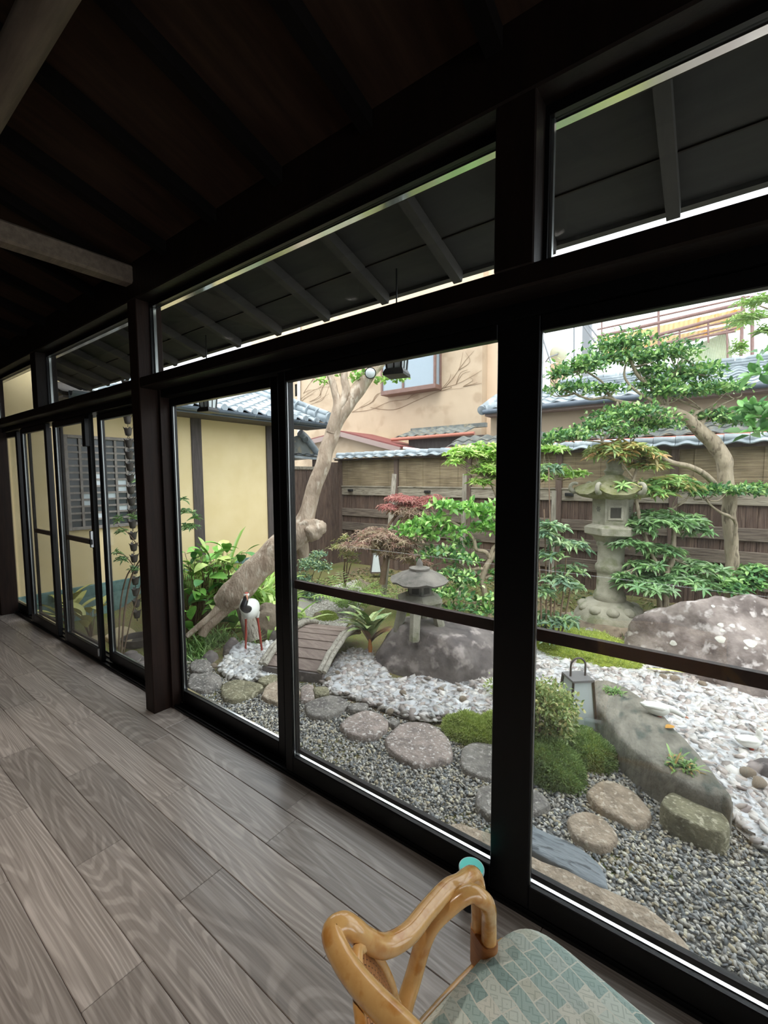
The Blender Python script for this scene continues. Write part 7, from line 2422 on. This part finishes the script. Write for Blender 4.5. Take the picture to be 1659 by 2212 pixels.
# ferns
def frond_mesh():
    mb = MB()
    n = 11
    for i in range(n):
        t = (i + 1) / n
        x, z = t * .9, .42 * math.sin(t * 1.9)
        l_ = .20 * math.sin(math.pi * (.15 + .8 * (1 - t))) + .02
        for s_ in (-1, 1):
            mb.add([(x, 0, z), (x + .02, s_ * l_ * .5, z + .01), (x + .09, s_ * l_, z - .03), (x + .06, s_ * l_ * .45, z - .005)], [(0, 1, 2, 3)])
    mb.tube([(t * .95, 0, .42 * math.sin(t * 1.9) - .004) for t in np.linspace(0, 1, 6)], .006, 3)
    return mb.mesh('frond')
leaf_obj_mat('fern_green', (150, 186, 92), (176, 206, 118))
FR = frond_mesh()
FR.materials.append(MATS['fern_green'])
for px, py, s_, n_, lab in ((748, 1268, .46, 13, 'bright fern beside the pale path'), (738, 1292, .38, 10, 'low fern at the path edge'), (862, 1238, .36, 9, 'small fern left of the low lantern roof'), (790, 1228, .40, 10, 'fern under the yellowing shrub'), (770, 1240, .36, 9, 'fern behind the rounded brown rock')):
    b = HZ(px, py, GZ)
    if depth(b) > 6.2:
        b = AD(px, py, 5.8)
    bz = max(gh(b.x, b.y), min(b.z, gh(b.x, b.y) + .1))
    g = thing('fern', lab, 'fern', (b.x, b.y, bz), 'ferns')
    for i in range(n_):
        a = 2 * math.pi * i / n_ + lr_.uniform(-.2, .2)
        q = s_ * lr_.uniform(.8, 1.2)
        link('frond', FR, None, g, (b.x, b.y, bz), (0, -lr_.uniform(.0, .5), a), (q, q, q))
# fatsia plants seen through the left doors, thin nandina by the rain chain
leaf_obj_mat('fatsia_leaf', (188, 190, 110), (206, 204, 132))
fm = broad_leaf(1, .42, .35).mesh('leaf', True)
fm.materials.append(MATS['fatsia_leaf'])
for px, py, lab in ((52, 1318, 'yellowish large-leaved plant behind the leftmost glass door'), (105, 1352, 'yellowish large-leaved plant behind the second door from the left'), (178, 1385, 'yellowish large-leaved plant behind the third door from the left')):
    b = HZ(px, py, GZ)
    if b.x < -6.35:
        b = HX(px, py, -6.25)
    b.y = max(b.y, 1.92)
    g = thing('fatsia_plant', lab, 'plant', (b.x, b.y, GZ), 'fatsia plants by the wing')
    for i in range(9):
        a = lr_.uniform(0, 2 * math.pi)
        r_ = lr_.uniform(.03, .14)
        h = lr_.uniform(.14, .38)
        e = Vector((b.x + r_ * math.cos(a), b.y + r_ * math.sin(a), GZ + h))
        MB().tube([(b.x, b.y, GZ - .01), e], [.006, .004], 5).build('stalk', 'bark_dark', g)
        s_ = lr_.uniform(.22, .32)
        link('leaf', fm, None, g, e, Matrix.Rotation(a, 3, 'Z') @ Matrix.Rotation(-lr_.uniform(0, .7), 3, 'Y'), (s_, s_, s_))
g = thing('thin_nandina', 'thin arching nandina stems beside the rain chain', 'shrub', HZ(262, 1420, GZ))
D_ = depth(HZ(262, 1420, GZ))
for q in ([(262, 1420, D_, 5), (268, 1330, D_, 5), (280, 1260, D_, 5), (296, 1220, D_, 4), (320, 1190, D_ - .1, 3), (370, 1150, D_ - .4, 3)], [(256, 1420, D_, 4), (260, 1310, D_, 4), (272, 1250, D_, 4), (288, 1222, D_, 3)], [(265, 1420, D_, 4), (282, 1340, D_, 3), (300, 1280, D_, 3), (310, 1240, D_, 2)], [(288, 1222, D_, 3), (270, 1200, D_, 2), (252, 1195, D_, 2)], [(300, 1180, D_, 2), (275, 1150, D_, 2), (255, 1135, D_, 2)]):
    limb(q, g, 'bark_dark', 'stem', 6)
pads = [PAD(258, 1125, D_, 14, 10), PAD(262, 1150, D_, 14, 8), PAD(290, 1120, D_, 9, 12), PAD(265, 1210, D_, 18, 8), PAD(290, 1232, D_, 12, 6), PAD(255, 1195, D_, 12, 6), PAD(295, 1040, D_, 8, 10), PAD(400, 1110, D_ - .5, 22, 12), PAD(410, 1140, D_ - .5, 28, 8), PAD(395, 1080, D_ - .5, 10, 5), PAD(425, 1120, D_ - .5, 14, 6)]
foliage('foliage', pads, 420, .055, .014, [(120, 170, 84), (150, 190, 110), (98, 148, 96)], g, PRNG, whorl=3, shell=.2, droop=.3)

# ---- moss fuzz and low cover on the bank
def fuzz(name, c, r, n, cols, lab):
    v = nrm(PRNG.normal(0, 1, (n, 3)))
    v[:, 2] = np.abs(v[:, 2])
    P = np.array(c)[None] + v * np.array([r]) * 1.0
    D = nrm(v + PRNG.normal(0, .5, (n, 3)))
    U = nrm(PRNG.normal(0, 1, (n, 3)))
    Ls = PRNG.uniform(.010, .024, n)
    return P, D, U, Ls
def add_fuzz(o, n, cols):
    me = o.data
    co = np.empty(len(me.vertices) * 3)
    no = np.empty(len(me.vertices) * 3)
    me.vertices.foreach_get('co', co)
    me.vertices.foreach_get('normal', no)
    co, no = co.reshape(-1, 3), no.reshape(-1, 3)
    ok = np.where(co[:, 2] > GZ + .01)[0]
    idx = PRNG.choice(ok, n)
    P = co[idx] + PRNG.normal(0, .006, (n, 3))
    D = no[idx] + PRNG.normal(0, .55, (n, 3))
    U = PRNG.normal(0, 1, (n, 3))
    Ls = PRNG.uniform(.010, .022, n)
    leaves('moss_fuzz', P, D, U, Ls, Ls * .3, palette(cols, n, PRNG), 'leaf_soft', o)
for o in list(bpy.data.objects):
    if o.name.startswith('moss_mound'):
        add_fuzz(o, 9000, [(172, 192, 76), (150, 174, 60), (194, 208, 100)] if 'moss_dark' not in o.data.materials[0].name else [(130, 164, 70), (110, 142, 58), (152, 182, 88)])
# low leafy ground cover in front of the fence
n = 5200
xs = PRNG.uniform(-5.6, 1.6, n)
ys = PRNG.uniform(4.9, 6.85, n)
zs = np.array([gh(x, y) for x, y in zip(xs, ys)])
gc_ = leaves('ground_cover', np.stack([xs, ys, zs], 1), PRNG.normal(0, 1, (n, 3)) * np.array([[1, 1, .2]]) + np.array([[0, 0, .5]]), np.tile([[0, 0, 1.0]], (n, 1)) + PRNG.normal(0, .3, (n, 3)), PRNG.uniform(.03, .09, n), PRNG.uniform(.012, .035, n), palette([(104, 120, 62), (132, 128, 74), (150, 134, 90), (84, 108, 58), (128, 104, 76)], n, PRNG), 'leaf_soft', None)
tag(gc_, 'low weeds and fallen leaves along the foot of the fence', 'ground cover', kind='stuff')
